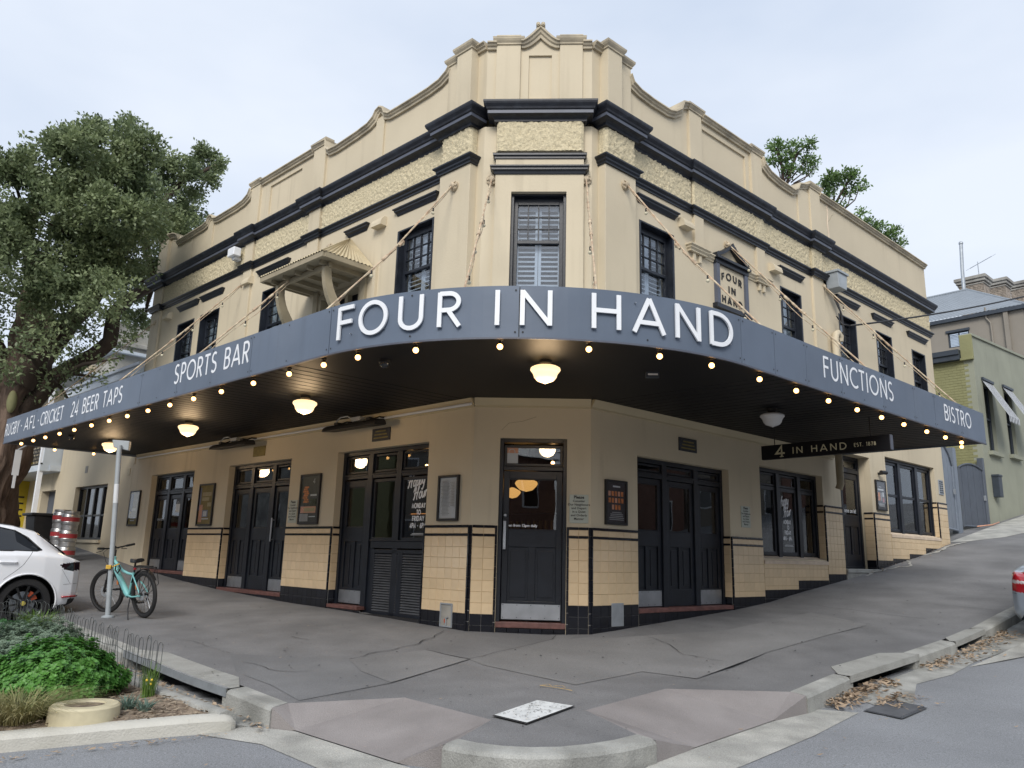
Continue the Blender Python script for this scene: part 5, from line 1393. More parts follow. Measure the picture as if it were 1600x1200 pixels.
# ---- opal globes on the soffit
def globe(x, y, on, label):
    t = thing('ceiling_light', label, 'ceiling light', loc=(x, y, 3.19), group='opal ceiling lights under the awning')
    mb = MB(); mb.lathe(0, 0, [(.075, .02), (.075, -.04), (.06, -.06), (.06, -.085)], 18); build('gallery', mb, 'blackplastic', t, local=True, smooth=True)
    mb = MB(); mb.lathe(0, 0, [(.085, -.075), (.14, -.082), (.172, -.10), (.176, -.125), (.155, -.15), (.14, -.175), (.13, -.21), (.10, -.245), (.05, -.265), (.02, -.275), (.001, -.285)], 26); build('glass_shade', mb, 'globe_on' if on else 'globe_off', t, local=True, smooth='all')
    if on:
        ld = bpy.data.lights.new('lamp', 'POINT'); ld.energy = 13; ld.color = (1, .7, .4); ld.shadow_soft_size = .15
        lo = bpy.data.objects.new('lamp', ld); link(lo); lo.parent = t; lo.location = (0, 0, -.34)
for (F, s, o_, on, lb) in ((FL, 9.66, 1.63, 1, 'lit opal ceiling light behind the grey street post'), (FL, 5.69, 1.72, 1, 'lit opal ceiling light between the street post and the nearest radiant heater'), (FL, 1.83, 1.72, 1, 'lit opal ceiling light beside the radiant heaters under SPORTS BAR'), (FR, 2.13, 1.68, 0, 'unlit white opal ceiling light above the hanging sign')):
    p = F(s, o_, 0); globe(p.x, p.y, on, lb)
globe(.05, -2.43, 1, 'lit opal ceiling light above the corner door')
# ---- security domes
for F, s, o_, lb in ((FL, -.89, 2.35, 'dark security dome on the soffit below the letters F O'), (FL, 9.61, 2.43, 'dark security dome at the far left of the soffit'), (FR, 6.16, 1.14, 'dark security dome at the far right of the soffit')):
    p = F(s, o_, 0); t = thing('security_dome', lb, 'camera', loc=(p.x, p.y, 3.19), group='security domes on the soffit')
    mb = MB(); mb.lathe(0, 0, [(.07, .01), (.07, -.04), (.06, -.05)], 14); build('housing', mb, 'blackplastic', t, local=True)
    mb = MB(); mb.lathe(0, 0, [(.055, -.05), (.05, -.085), (.03, -.105), (.001, -.11)], 14); build('dome', mb, 'carglass', t, local=True, smooth='all')
t = thing('soffit_speaker', 'small pale box light on the soffit below the word HAND', 'box', loc=(1.35, -1.9, 3.17)); 
mb = MB(); mb.box(-.08, .08, -.05, .05, -.05, .02); build('box_body', mb, 'darktrim', t, local=True); mb = MB(); mb.box(-.06, .06, -.053, -.05, -.03, -.01); build('lens', mb, 'offwhite', t, local=True)
# ---- radiant heaters
def heater(s, lb):
    t = thing('radiant_heater', lb, 'heater', loc=FL(s, .4, 3.0), group='black radiant heaters under the awning')
    mb = MB(FL); P = [(s - .72, 2.97), (s + .72, 2.97), (s + .66, 3.015), (s - .66, 3.015)]
    i = 0
    sec = [(.24, 2.955), (.52, 2.925), (.5, 2.99), (.44, 3.03), (.3, 3.05), (.26, 3.01)]
    for q, sc in ((s - .74, .9), (s - .66, 1), (s + .66, 1), (s + .74, .9)):
        for o_, z in sec: mb.p(q, .38 + (o_ - .38) * sc, 2.98 + (z - 2.98) * sc)
    n = len(sec)
    for k in range(3):
        for j in range(n): mb.f.append([k * n + j, k * n + (j + 1) % n, (k + 1) * n + (j + 1) % n, (k + 1) * n + j])
    mb.f += [list(range(n)), list(range(3 * n, 4 * n))]; build('reflector', mb, 'blackplastic', t, bevel=.01)
    mb = MB(FL)
    for q in (s - .45, s + .45): mb.tube([(q, .36, 3.04), (q, .2, 3.12), (q, .0, 3.13)], .015, 6); mb.box(q - .05, q + .05, .3, .42, 3.04, 3.08)
    build('bracket', mb, 'blackplastic', t)
    mb = MB(FL); mb.box(s - .2, s + .05, .3, .4, 3.06, 3.13); build('junction_box', mb, 'steel', t, bevel=.006)
    mb = MB(FL); mb.tube([(s + .05, .36, 3.1), (s + .2, .36, 3.17), (s + .4, .36, 3.17), (s + .5, .38, 3.1), (s + .5, .38, 3.03)], .012, 8); build('flex', mb, 'steel', t, smooth=True)
heater(2.5, 'black radiant heater to the left of the plate over the Happy Hour window'); heater(6.65, 'black radiant heater above the middle left doors, farther from the corner')

# ---- hanging blade sign
t = thing('hanging_sign', 'black hanging sign reading 4 IN HAND EST. 1878 in pale gold', 'sign', loc=FR(3.6, 1.7, 2.88))
so0, so1, zz0, zz1, sS = .62, 2.75, 2.645, 2.88, 3.6
mb = MB(lambda a, b, c: FR(sS + b, a, c)); mb.box(so0, so1, .0, .09, zz0, zz1); build('sign_box', mb, 'soffit', t, bevel=.005)
mb = MB(FR); mb.box(sS + .005, sS + .085, so1, so1 + .012, zz0 + .005, zz1 - .005); build('end_cap', mb, 'ltrim', t)
smap = lambda u, v, d: FR(sS - d, so0 + u, zz0 + v)
mb = MB()
text(mb, 'IN HAND', .57, 1.47, .062, .108, .016, smap, .001, .005, sp=.35); text(mb, 'EST. 1878', 1.59, 1.92, .088, .056, .009, smap, .001, .004, sp=.3); build('sign_lettering', mb, 'gold', t)
mb = MB(); ribbon(mb, [(.375, .035), (.375, .2), (.275, .085), (.43, .085)], .030, smap, .001, .006); ribbon(mb, [(.34, .03), (.41, .03)], .014, smap, .001, .0075); build('sign_numeral', mb, 'gold', t)
mb = MB(FR)
for o_ in (.85, 2.45): mb.tube([(sS + .045, o_, zz1), (sS + .045, o_, 3.2)], .008, 6)
build('hanger', mb, 'blackplastic', t)

# ================================================================== WALL SIGNS
def framed(F, a, b, z0, z1, name, label, cat, paint, group=None, base='poster_dark', fw=.035, o0=.0):
    c = (a + b) / 2; t = thing(name, label, cat, loc=F(c, o0, z0), group=group)
    mb = MB(F); frame_box(mb, a, b, z0, z1, o0, o0 + .045, fw); build('frame', mb, 'blackplastic', t, bevel=.004)
    mb = MB(F); mb.box(a + fw * .9, b - fw * .9, o0 + .003, o0 + .02, z0 + fw * .9, z1 - fw * .9); art = build('print', mb, base, t)
    W, H = (b - a) - 2 * fw, (z1 - z0) - 2 * fw; sg = 1 if rightward(F) else -1; left = a + fw if sg > 0 else b - fw
    for k, (x0, x1, y0, y1, m) in enumerate(paint):
        mb = MB(); i = 0
        for (x, y) in ((x0, y0), (x1, y0), (x1, y1), (x0, y1)): mb.v.append(F(left + sg * x * W, o0 + .021 + .0007 * k, z0 + fw + y * H))
        mb.f.append([0, 1, 2, 3]); build('print_block', mb, m, art, solid_fix=False)
    mb = MB(F); mb.box(a + fw * .9, b - fw * .9, o0 + .037, o0 + .039, z0 + fw * .9, z1 - fw * .9); build('glazing', mb, 'picglass', t)
    return t, art
def lines(x0, x1, y0, y1, n, m, fill=.5):
    out = []; h = (y1 - y0) / n
    for k in range(n):
        w = random.uniform(.6, 1); c = (x0 + x1) / 2; hw = (x1 - x0) / 2 * w; out.append((c - hw, c + hw, y0 + k * h, y0 + k * h + h * fill, m))
    return out
framed(FL, 7.92, 8.62, 1.41, 2.31, 'poster', 'framed gold poster on the wall between the two farther doorways', 'poster', [(0, .12, .35, .95, 'poster_blue'), (.2, .85, .72, .82, 'poster_cream'), (.2, .72, .6, .69, 'poster_cream'), (.62, .9, .45, .55, 'poster_cream'), (.05, .3, .05, .5, 'poster_pink'), (.3, .72, .18, .36, 'poster_blue'), (.38, .64, .2, .33, 'poster_white'), (.3, .8, .12, .15, 'poster_white')], 'framed posters on the pub walls', 'poster_gold')
framed(FL, 11.85, 12.46, 1.43, 2.3, 'poster', 'framed faded bronze poster farthest left on the pub wall', 'poster', [(.3, .9, .55, .85, 'poster_gold'), (.0, .3, .4, .95, 'poster_dark'), (.25, .7, .42, .5, 'poster_cream'), (.2, .8, .18, .22, 'poster_white'), (.2, .7, .11, .14, 'poster_white')], 'framed posters on the pub walls', 'poster_gold')
orb = [(.15 + .05 * math.sin(k * 2.1), .42 + .05 * math.sin(k * 1.7 + 1), .42 + k * .045, .46 + k * .045, 'poster_orange') for k in range(8)]
tt, art = framed(FL, 3.88, 4.53, 1.41, 2.31, 'poster', 'framed dark poster with orange food photo and the numeral 4', 'poster', orb + [(.55, .9, .56, .6, 'poster_white'), (.55, .9, .28, .5, 'taildark'), (.05, .9, .2, .34, 'poster_pink'), (.25, .85, .23, .31, 'poster_cream'), (.02, .5, .02, .18, 'poster_grey'), (.55, .9, .11, .13, 'poster_white')], 'framed posters on the pub walls', 'poster_dark')
mb = MB(); ribbon(mb, [(.045, 0), (.045, .09), (0, .03), (.062, .03)], .010, lambda u, v, d: FL(4.10 - u, .034 + d, 2.13 + v), 0, .001); build('print_numeral', mb, 'poster_white', art)
framed(FL, .25, .70, 1.43, 2.1, 'menu_board', 'black framed white menu sheet on the tiled wall beside the corner door', 'menu board', lines(.08, .62, .08, .94, 26, 'poster_grey', .38) + lines(.66, .92, .3, .9, 16, 'poster_grey', .38), None, 'poster_white')
fc = []
for r_ in range(3):
    for c_ in range(5):
        if r_ == 2 and c_ in (0, 4): continue
        fc.append((.08 + c_ * .17, .2 + c_ * .17, .66 - r_ * .17, .78 - r_ * .17, 'poster_orange' if (r_ + c_) % 3 else 'poster_pink'))
framed(FR, .29, .77, 1.43, 2.08, 'poster', 'framed dark sports poster of small orange figures right of the corner door', 'poster', fc + [(.3, .7, .88, .92, 'poster_white')] + lines(.1, .9, .06, .28, 5, 'poster_grey', .5), 'framed posters on the pub walls')
framed(FR, 9.42, 9.93, 2.15, 2.83, 'poster', 'framed black poster on the pier beside the side door up the hill', 'poster', [(.3, .6, .8, .82, 'poster_white'), (.15, .85, .68, .74, 'poster_white'), (.15, .4, .3, .6, 'poster_orange'), (.45, .6, .3, .6, 'poster_grey'), (.65, .85, .45, .62, 'poster_white'), (.65, .85, .25, .42, 'tailred'), (.2, .85, .08, .2, 'poster_grey')], 'framed posters on the pub walls')
def notice(F, a, b, z0, z1, label, txt=True, group='please consider our neighbours notices'):
    t = thing('notice', label, 'notice', loc=F((a + b) / 2, 0, z0), group=group)
    mb = MB(F); mb.box(a, b, .002, .012, z0, z1); build('notice_plate', mb, 'notice', t, bevel=.002)
    mb = MB(); W, H = b - a, z1 - z0; L = ['Please', 'Consider', 'Our Neighbours', 'and Depart', 'in a Quiet', 'and Orderly', 'Manner']
    for k, s in enumerate(L):
        sz = (.062 if k == 0 else .048) * H / .40 * min(1, W / .28)
        font_text(mb, s, sz, onwall(F, (a + b) / 2, z1 - H * (.14 + .125 * k), .013), .0, bold=.001 if k else .0022)
    build('notice_text', mb, 'ink', t, solid_fix=False)
    return t
notice(FS, .395, .665, 1.43, 1.83, 'pale green notice asking drinkers to leave quietly, beside the corner door')
notice(FL, 4.62, 4.90, 1.44, 1.86, 'pale green notice squeezed between a doorway and the orange food poster')
notice(FR, 3.89, 4.18, 1.54, 1.91, 'pale green notice on the wall between the folding doors and the hanging sign window')
def plate(F, a, b, z0, z1, label, m='poster_dark'):
    t = thing('name_plate', label, 'plate', loc=F((a + b) / 2, 0, z0), group='small dark licence plates over the doors')
    mb = MB(F); mb.box(a, b, .001, .02, z0, z1); build('plate_body', mb, m, t, bevel=.002)
    mb = MB(F); 
    for k in range(3): mb.box(a + .05 + .03 * k, b - .05 - .02 * k, .019, .022, z0 + .04 + k * .055, z0 + .062 + k * .055)
    build('plate_lines', mb, 'poster_gold', t)
plate(FL, 1.97, 2.45, 2.76, 2.97, 'small black plate above the Happy Hour doorway'); plate(FL, 5.97, 6.43, 2.77, 2.97, 'small bronze plate above the middle left doorway', 'poster_gold'); plate(FR, 2.11, 2.6, 2.70, 2.92, 'small black plate above the folding doors right of the corner')
# stickers and window lettering
def sticker(F, a, b, z0, z1, o, label, cols):
    t = thing('sticker', label, 'sticker', loc=F((a + b) / 2, o, z0)); mb = MB(F); mb.box(a, b, o, o + .002, z0, z1); build('sticker_sheet', mb, cols[0], t)
    mb = MB(F); mb.box(a, b, o + .0021, o + .0028, z1 - (z1 - z0) * .4, z1 - .01); build('sticker_block', mb, cols[1], t)
    mb = MB(lambda p, q, r: F((a + b) / 2 + p, o + .003 + r * 0, (z0 + z1) / 2 + .04 + q)); ribbon(mb, arc(0, 0, .045, .045, 0, 360, 16), .01, lambda u, v, d: F((a + b) / 2 + u, o + .003 + d, (z0 + z1) / 2 + .04 + v), 0, .0006); build('sticker_ring', mb, 'poster_white', t)
sticker(FS, -.54, -.36, 2.27, 2.53, -.128, 'pink and grey sticker in the fanlight over the corner door', ['poster_white', 'poster_pink'])
sticker(FL, 9.98, 10.2, 1.74, 2.06, -.176, 'small white edged sticker on the farthest left door', ['poster_white', 'poster_dark'])
def script(mb, word, h, sw, mp):
    L = {
     'H': (.95, [[(.0, .55), (.06, .8), (.22, .98), (.34, .9), (.28, .5), (.18, .1), (.08, -.02)], [(.86, 1.0), (.7, .7), (.6, .2), (.68, .0)], [(.1, .42), (.4, .52), (.8, .55)]]),
     'a': (.5, [[(.42, .42), (.25, .5), (.08, .35), (.06, .12), (.18, 0), (.34, .14), (.42, .44), (.38, .1), (.48, .0), (.58, .1)]]),
     'p': (.5, [[(.06, .3), (.16, .5), (.12, .1), (.02, -.42)], [(.14, .3), (.3, .5), (.44, .4), (.4, .12), (.24, 0), (.12, .08)]]),
     'y': (.5, [[(.06, .48), (.1, .15), (.22, .02), (.36, .16), (.42, .48)], [(.42, .48), (.36, -.1), (.22, -.4), (.04, -.36)]]),
     'o': (.48, [[(.26, .5), (.08, .36), (.08, .1), (.24, 0), (.4, .14), (.4, .38), (.26, .5)]]),
     'u': (.52, [[(.06, .48), (.08, .12), (.2, 0), (.36, .14), (.44, .48)], [(.44, .48), (.42, .1), (.52, .0)]]),
     'r': (.42, [[(.1, .48), (.1, .0)], [(.1, .3), (.24, .48), (.4, .44)]]),
    }
    u = 0
    for ch in word:
        w, st = L[ch]
        for k, s in enumerate(st):
            P = []
            for i in range(len(s) - 1):
                p0, p1, p2, p3 = s[max(0, i - 1)], s[i], s[i + 1], s[min(len(s) - 1, i + 2)]
                for j in range(5):
                    t = j / 5; f = lambda a, b, c, d: .5 * (2 * b + (c - a) * t + (2 * a - 5 * b + 4 * c - d) * t * t + (3 * b - a - 3 * c + d) * t ** 3)
                    P.append((f(p0[0], p1[0], p2[0], p3[0]), f(p0[1], p1[1], p2[1], p3[1])))
            P.append(s[-1]); ribbon(mb, [((u + x + .22 * y) * h * .72, y * h + (u) * h * .12) for x, y in P], sw, mp, 0, .0004 + .0004 * k)
        u += w
def happy(F, sc, zc, sgx=1., o=-.185):
    t = thing('window_lettering', 'white Happy Hour window lettering beside the louvred panel' if F is FL else 'white Happy Hour window lettering in the window under the hanging sign', 'lettering', loc=F(sc, o, zc), group='Happy Hour window lettering')
    sg = 1 if rightward(F) else -1
    mp = lambda du, dz: (lambda u, v, d: F(sc + sg * (du + u * sgx), o + d, zc + dz + v))
    mb = MB(); script(mb, 'Happy', .21, .026, mp(-.31, .25)); script(mb, 'Hour', .21, .026, mp(-.16, .06)); build('script_words', mb, 'white', t)
    mb = MB(); text(mb, 'MONDAY', 0, .34, 0, .075, .017, mp(-.17, -.07), 0, .0005, sp=.22); text(mb, 'TO', 0, .10, 0, .07, .017, mp(-.05, -.17), 0, .0005, sp=.22); text(mb, 'FRIDAY', 0, .30, 0, .075, .017, mp(-.15, -.27), 0, .0005, sp=.22); text(mb, '4PM - 6PM', 0, .40, 0, .075, .017, mp(-.2, -.38), 0, .0005, sp=.2)
    build('block_words', mb, 'white', t)
    mb = MB(F); mb.box(sc - .14, sc + .14, o, o + .0006, zc - .47, zc - .462); mb.box(sc - .17, sc + .17, o, o + .0006, zc - .49, zc - .482); build('small_print', mb, 'offwhite', t)
happy(FL, 1.38, 1.72, .95); happy(FR, 5.85, 1.75, .8)
def small_vinyl(F, s, z, rows, label, o, big='', w=.3):
    t = thing('window_lettering', label, 'lettering', loc=F(s, o, z)); mb = MB()
    for k, (tx, sz) in enumerate(rows): font_text(mb, tx, sz, onwall(F, s, z - sum(r[1] for r in rows[:k]) * 1.15, o), .0, bold=.002)
    build('vinyl_words', mb, 'white', t, solid_fix=False)
small_vinyl(FS, -.30, 1.365, [('Open from 12pm daily', .052)], 'small white words Open from 12pm daily on the corner door glass', -.129)
small_vinyl(FR, 8.72, 2.06, [('Come on in!', .13)], 'white words Come on in! on the side door glass', -.29)
small_vinyl(FL, 11.0, 1.56, [('Come on in', .11)], 'white words on the leftmost leaf of the farthest doors', -.183)
small_vinyl(FR, 2.33, .42, [('Pat. Pending.', .07)], 'small white words low on the middle folding door leaf', -.178)
mb = MB(lambda a, b, c: FR(9.66 + a, c, 2.98 + b)); mb.tube([(0, 0, .0), (0, 0, .1)], .03, 8); mb.tube([(-.08, .02, .1), (.1, .02, .14)], .045, 10); o = build('security_camera', mb, 'blackplastic'); tag(o, 'black bullet camera above the framed poster on the side pier', 'camera')
t = thing('floodlight', 'white sensor floodlight box tucked under the left cornice', 'floodlight', loc=FL(7.95, .1, 7.5)); mb = MB(FL); mb.box(7.72, 8.02, .1, .28, 7.4, 7.6); build('housing', mb, 'white', t, bevel=.015); mb = MB(FL); mb.box(7.8, 7.94, .05, .2, 7.33, 7.4); build('bracket', mb, 'offwhite', t)
t = thing('junction_box', 'pale blue-grey service box on the right string course', 'box', loc=FR(7.85, .2, 7.0)); mb = MB(FR)
bx = [(7.62, 6.86), (7.98, 6.86), (8.03, 7.2), (7.57, 7.2)]; mb.prism(bx, .06, .34); build('box_body', mb, 'postgrey', t, bevel=.01); mb = MB(FR); mb.box(7.54, 8.06, .03, .37, 7.2, 7.25); build('box_lid', mb, 'postgrey', t, bevel=.005)
# service cables
mb = MB(); A0 = FR(8.0, .35, 6.05); B0 = FR(26, 4.2, 12.2); pts = []
for k in range(25):
    tt_ = k / 24; p = A0.lerp(B0, tt_); p.z -= 1.1 * 4 * tt_ * (1 - tt_) * .35; pts.append(p)
mb.tube(pts, .022, 6); 
mb.tube([FR(7.9, .1, 6.3), FR(7.95, .2, 6.1), A0], .015, 6); tag(build('power_cable', mb, 'cable', smooth='all'), 'thick black overhead cable running right from the pub wall', 'cable')
mb = MB(FR)
for q in range(4):
    mb.tube([(7.85 + q * .04, .1, 6.7), (8.05 + .03 * q, .12, 6.45 - q * .03), (8.1 + .02 * q, .14, 6.0), (8.02, .15, 5.5 + .08 * q), (7.9 - q * .03, .1, 5.45 + .1 * q), (7.82, .06, 5.8)], .014, 5)
tag(build('cable_loops', mb, 'cable', smooth='all'), 'tangle of black service cables beside the vent pipe', 'cables')

# ================================================================== STREET FURNITURE
bx_, by_ = -6.49, .60
t = thing('street_post', 'grey street post with sign box passing in front of the awning, bicycle chained to it', 'post', loc=(bx_, by_, G(bx_, by_)))
P0 = Vector((bx_, by_, G(bx_, by_) - .05)); PT = Vector((-6.70, .65, 2.50))
mb = MB(); mb.tube([P0, PT], .037, 14); build('pole', mb, 'postgrey', t, smooth=True)
mb = MB(); mb.lathe(bx_, by_, [(.09, G(bx_, by_) + .0), (.09, G(bx_, by_) + .02), (.04, G(bx_, by_) + .035)], 14); build('base_flange', mb, 'postgrey', t)
mb = MB(); pm_ = P0.lerp(PT, .66); pn_ = P0.lerp(PT, .77); mb.tube([pm_, pn_], .0385, 14); build('reflective_band', mb, 'offwhite', t, smooth=True)
mb = MB(); a_ = PT + Vector((-.12, -.0, -.03)); 
dx = Vector((.97, .22, 0)); dy = Vector((-.22, .97, 0))
i = 0
sp_ = []
for u, v, w in ((-.10, 0, -.03), (.13, 0, -.07), (.13, 0, .08), (-.13, 0, .09), (-.08, .1, -.03), (.13, .1, -.07), (.13, .1, .08), (-.11, .1, .09)):
    sp_.append(PT + dx * u + dy * (v + .03) + UP * w)
mb.v = sp_; mb.f = [[0, 1, 2, 3], [4, 5, 6, 7], [0, 1, 5, 4], [2, 3, 7, 6], [0, 3, 7, 4], [1, 2, 6, 5]]; build('sign_box', mb, 'postgrey', t, bevel=.008)

# ---- beer kegs
def keg_proto(mw, label):
    t = thing('beer_keg', label, 'keg', mw=mw, group='stacked beer kegs by the side window'); H = .40; r = .20
    mb = MB(); mb.lathe(0, 0, [(.001, .035), (r * .8, .03), (r * .86, 0), (r * .93, 0), (r * .93, .045), (r * .88, .055), (r * .97, .075), (r, .10), (r, .125), (r * 1.02, .135), (r, .145), (r, .255), (r * 1.02, .265), (r, .275), (r, .30), (r * .97, .325), (r * .88, .345), (r * .93, .355), (r * .93, H), (r * .86, H), (r * .8, .37), (.001, .365)], 24)
    build('shell', mb, 'keg_steel', t, local=True, smooth=True)
    mb = MB(); mb.lathe(0, 0, [(r * .99, .148), (r * 1.012, .15), (r * 1.012, .25), (r * .99, .252)], 24); build('band', mb, 'keg_red', t, local=True, smooth=True)
    return t
kz = G(*FL(12.75, .62, 0)[:2]); kb = FL(13.0, 1.0, 0)
KP = [(FL(13.05, 1.15, 0), ['lowest keg', 'second lowest keg', 'upper keg', 'top keg']), (FL(13.55, 1.2, 0), ['lowest keg', 'second lowest keg', 'upper keg', 'top keg'])]
k0 = None
for ci, (p, names_) in enumerate(KP):
    for k in range(3):
        mw = Matrix.Translation((p.x, p.y, G(p.x, p.y) + .40 * k + .0)) @ Matrix.Rotation(k * .7, 4, 'Z')
        lb = 'red banded steel beer keg, %s of the %s stack beside the side window' % (['bottom', 'middle', 'top'][k], ['nearer', 'farther'][ci])
        if k0 is None: k0 = keg_proto(mw, lb); kk = k0
        else: kk = copy_tree(k0); kk.matrix_world = mw; kk['label'] = lb
        ROOT[kk] = mw
# ---- wheelie bin behind the white car
p = FL(14.6, 1.3, 0); t = thing('wheelie_bin', 'black wheelie bin with flat lid behind the white car', 'bin', loc=(p.x, p.y, G(p.x, p.y)))
mb = MB(FL); z = G(p.x, p.y)
for a0, a1, zz in ((.24, .24, z + .02), (.3, .32, z + .95)):
    for u, v in ((-a0, -a1), (a0, -a1), (a0, a1), (-a0, a1)): mb.p(14.6 + u * 1.3, 1.3 + v, zz)
mb.f = [[0, 1, 2, 3], [4, 5, 6, 7]] + [[k, (k + 1) % 4, 4 + (k + 1) % 4, 4 + k] for k in range(4)]; build('body', mb, 'blackplastic', t, bevel=.02)
mb = MB(FL); mb.box(14.17, 15.03, .92, 1.70, z + .95, z + 1.02); build('lid', mb, 'blackplastic', t, bevel=.02)
mb = MB(FL); mb.tube([(14.3, .93, z + .1), (14.9, .93, z + .1)], .1, 14); build('wheel', mb, 'rubber', t)

# ================================================================== VEHICLES
def lerp_t(T, x): return itp(T, x)
def car(name, label, mw, T, paint, side_glass, lights, arches, panels_=(), wheel_r=.37, wheel_x=(0, 2.8), track=.95, handles=(), rim='alloy_dark', xs=(-.8, 3.9), rear_glass=None, seed=0, body_dark=()):
    t = thing(name, label, 'car', mw=mw)
    nx = int((xs[1] - xs[0]) / .0115); NT = 88
    def sec(x, q):         # q 0..1 from sill to roof centre -> (y,z)
        zb, zs, wb, zr, wr = (lerp_t(T[k], x) for k in ('zb', 'zs', 'wb', 'zr', 'wr'))
        zm = zb + (zs - zb) * .55
        pts = [(wb * .90, zb), (wb * .985, zb + .10), (wb, zm), (wb * .99, zs - .10), (wb * .955, zs), (wr + (wb * .955 - wr) * .5, zs + (zr - .08 - zs) * .52), (wr, zr - .085), (wr * .86, zr - .03), (wr * .45, zr - .004), (0, zr)]
        n = len(pts) - 1; u = q * n; i = min(n - 1, int(u)); f = u - i
        p0, p1, p2, p3 = pts[max(0, i - 1)], pts[i], pts[i + 1], pts[min(n, i + 2)]
        c = lambda a, b, c_, d: .5 * (2 * b + (c_ - a) * f + (2 * a - 5 * b + 4 * c_ - d) * f * f + (3 * b - a - 3 * c_ + d) * f ** 3)
        return c(p0[0], p1[0], p2[0], p3[0]), c(p0[1], p1[1], p2[1], p3[1])
    X = [xs[0] + (xs[1] - xs[0]) * k / nx for k in range(nx + 1)]
    grid = [[sec(x, j / NT) for j in range(NT + 1)] for x in X]
    cls = {}
    def classify(x, y, z):
        for (ax, az, ar) in arches:
            if (x - ax) ** 2 + (z - az) ** 2 < ar * ar and y > .6: return None
        for m, poly, cond in lights:
            if in_poly((x, z), poly) and cond(x, y, z): return m
        for poly in side_glass:
            if in_poly((x, z), poly) and y > .45: return 'carglass'
        if rear_glass and rear_glass(x, y, z): return 'carglass'
        for m, cond in body_dark:
            if cond(x, y, z): return m
        return 'body'
    for sg in (1, -1):
        for i in range(nx):
            for j in range(NT):
                ys = [grid[i][j], grid[i + 1][j], grid[i + 1][j + 1], grid[i][j + 1]]; xm = (X[i] + X[i + 1]) / 2
                ym = sum(q[0] for q in ys) / 4; zm = sum(q[1] for q in ys) / 4
                c = classify(xm, ym, zm)
                if c is None: continue
                d = cls.setdefault(c, {'v': {}, 'V': [], 'f': []})
                idx = []
                for (ii, jj) in ((i, j), (i + 1, j), (i + 1, j + 1), (i, j + 1)):
                    k = (ii, jj, sg if grid[ii][jj][0] > 1e-6 else 0)
                    if k not in d['v']: d['v'][k] = len(d['V']); y, z = grid[ii][jj]; d['V'].append(Vector((X[ii], sg * y, z)))
                    idx.append(d['v'][k])
                d['f'].append(idx if sg > 0 else idx[::-1])
    # end caps
    for e, xx in ((0, X[0]), (nx, X[-1])):
        d = cls['body']; ring = [Vector((xx, grid[e][j][0], grid[e][j][1])) for j in range(NT + 1)] + [Vector((xx, -grid[e][j][0], grid[e][j][1])) for j in range(NT - 1, -1, -1)]
        c0 = len(d['V']); cz = sum(v.z for v in ring) / len(ring); d['V'].append(Vector((xx, 0, cz))); d['V'] += ring
        for k in range(len(ring)): d['f'].append([c0, c0 + 1 + k, c0 + 1 + (k + 1) % len(ring)])
    names = {'body': 'body', 'carglass': 'window', 'taildark': 'tail_light', 'tailred': 'tail_light', 'tailclear': 'lamp_lens', 'blackplastic': 'bumper_trim'}
    for c, d in cls.items():
        if c in ('body', 'blackplastic', 'carglass'): sets = [d['f']]
        else: sets = [[f for f in d['f'] if d['V'][f[0]].y > 0], [f for f in d['f'] if d['V'][f[0]].y <= 0]]
        for fs in sets:
            if not fs: continue
            used = sorted({i for f in fs for i in f}); rm = {i: k for k, i in enumerate(used)}
            mb = MB(); mb.v = [d['V'][i] for i in used]; mb.f = [[rm[i] for i in f] for f in fs]
            build(names.get(c, 'panel'), mb, paint if c == 'body' else c, t, local=True, smooth=('all' if c == 'body' else True))
    # wheel wells
    for wx in wheel_x:
        mb = MB(); n = 20
        for sg in (1, -1):
            i0 = len(mb.v)
            for k in range(n + 1):
                a = math.pi * (k / n) * 1.3 - .15 * math.pi
                for y in (.55, track - .035): mb.v.append(Vector((wx + .43 * math.cos(a), sg * y, wheel_r + .43 * math.sin(a))))
            for k in range(n): mb.f.append([i0 + 2 * k, i0 + 2 * k + 1, i0 + 2 * k + 3, i0 + 2 * k + 2])
            c0 = len(mb.v); mb.v.append(Vector((wx, sg * .55, wheel_r)));
            for k in range(n): mb.f.append([c0, i0 + 2 * k, i0 + 2 * k + 2])
        build('wheel_arch', mb, 'blackplastic', t, local=True)
        ar = [q for q in arches if q[0] == wx][0][2]; lip = MB()
        for sg in (1, -1):
            P = []
            for k in range(33):
                a = rad(-12 + 204 * k / 32); xx, zz = wx + (ar + .004) * math.cos(a), wheel_r + (ar + .004) * math.sin(a)
                q = min(range(0, 70), key=lambda q: abs(sec(xx, q / 100)[1] - zz)); P.append((xx, sg * (sec(xx, q / 100)[0] + .001), zz))
            lip = MB(); lip.tube(P, .0135, 7); build('arch_lip', lip, paint, t, local=True, smooth='all')
        
        for sg in (1, -1):
            w = MB(lambda a, b, c, wx=wx, sg=sg: Vector((wx + a, sg * (track - .135 + c), wheel_r + b)))
            w.lathe(0, 0, [(wheel_r * .70, -.10), (wheel_r * .93, -.10), (wheel_r * .985, -.07), (wheel_r, -.03), (wheel_r, .04), (wheel_r * .985, .08), (wheel_r * .93, .115), (wheel_r * .74, .118), (wheel_r * .70, .10)], 40)
            wo = build('wheel', w, 'rubber', t, local=True, smooth=True)
            w = MB(w.F); w.lathe(0, 0, [(wheel_r * .70, -.10), (wheel_r * .71, .10), (wheel_r * .735, .108), (wheel_r * .73, .115), (wheel_r * .69, .10), (wheel_r * .66, .02)], 40)
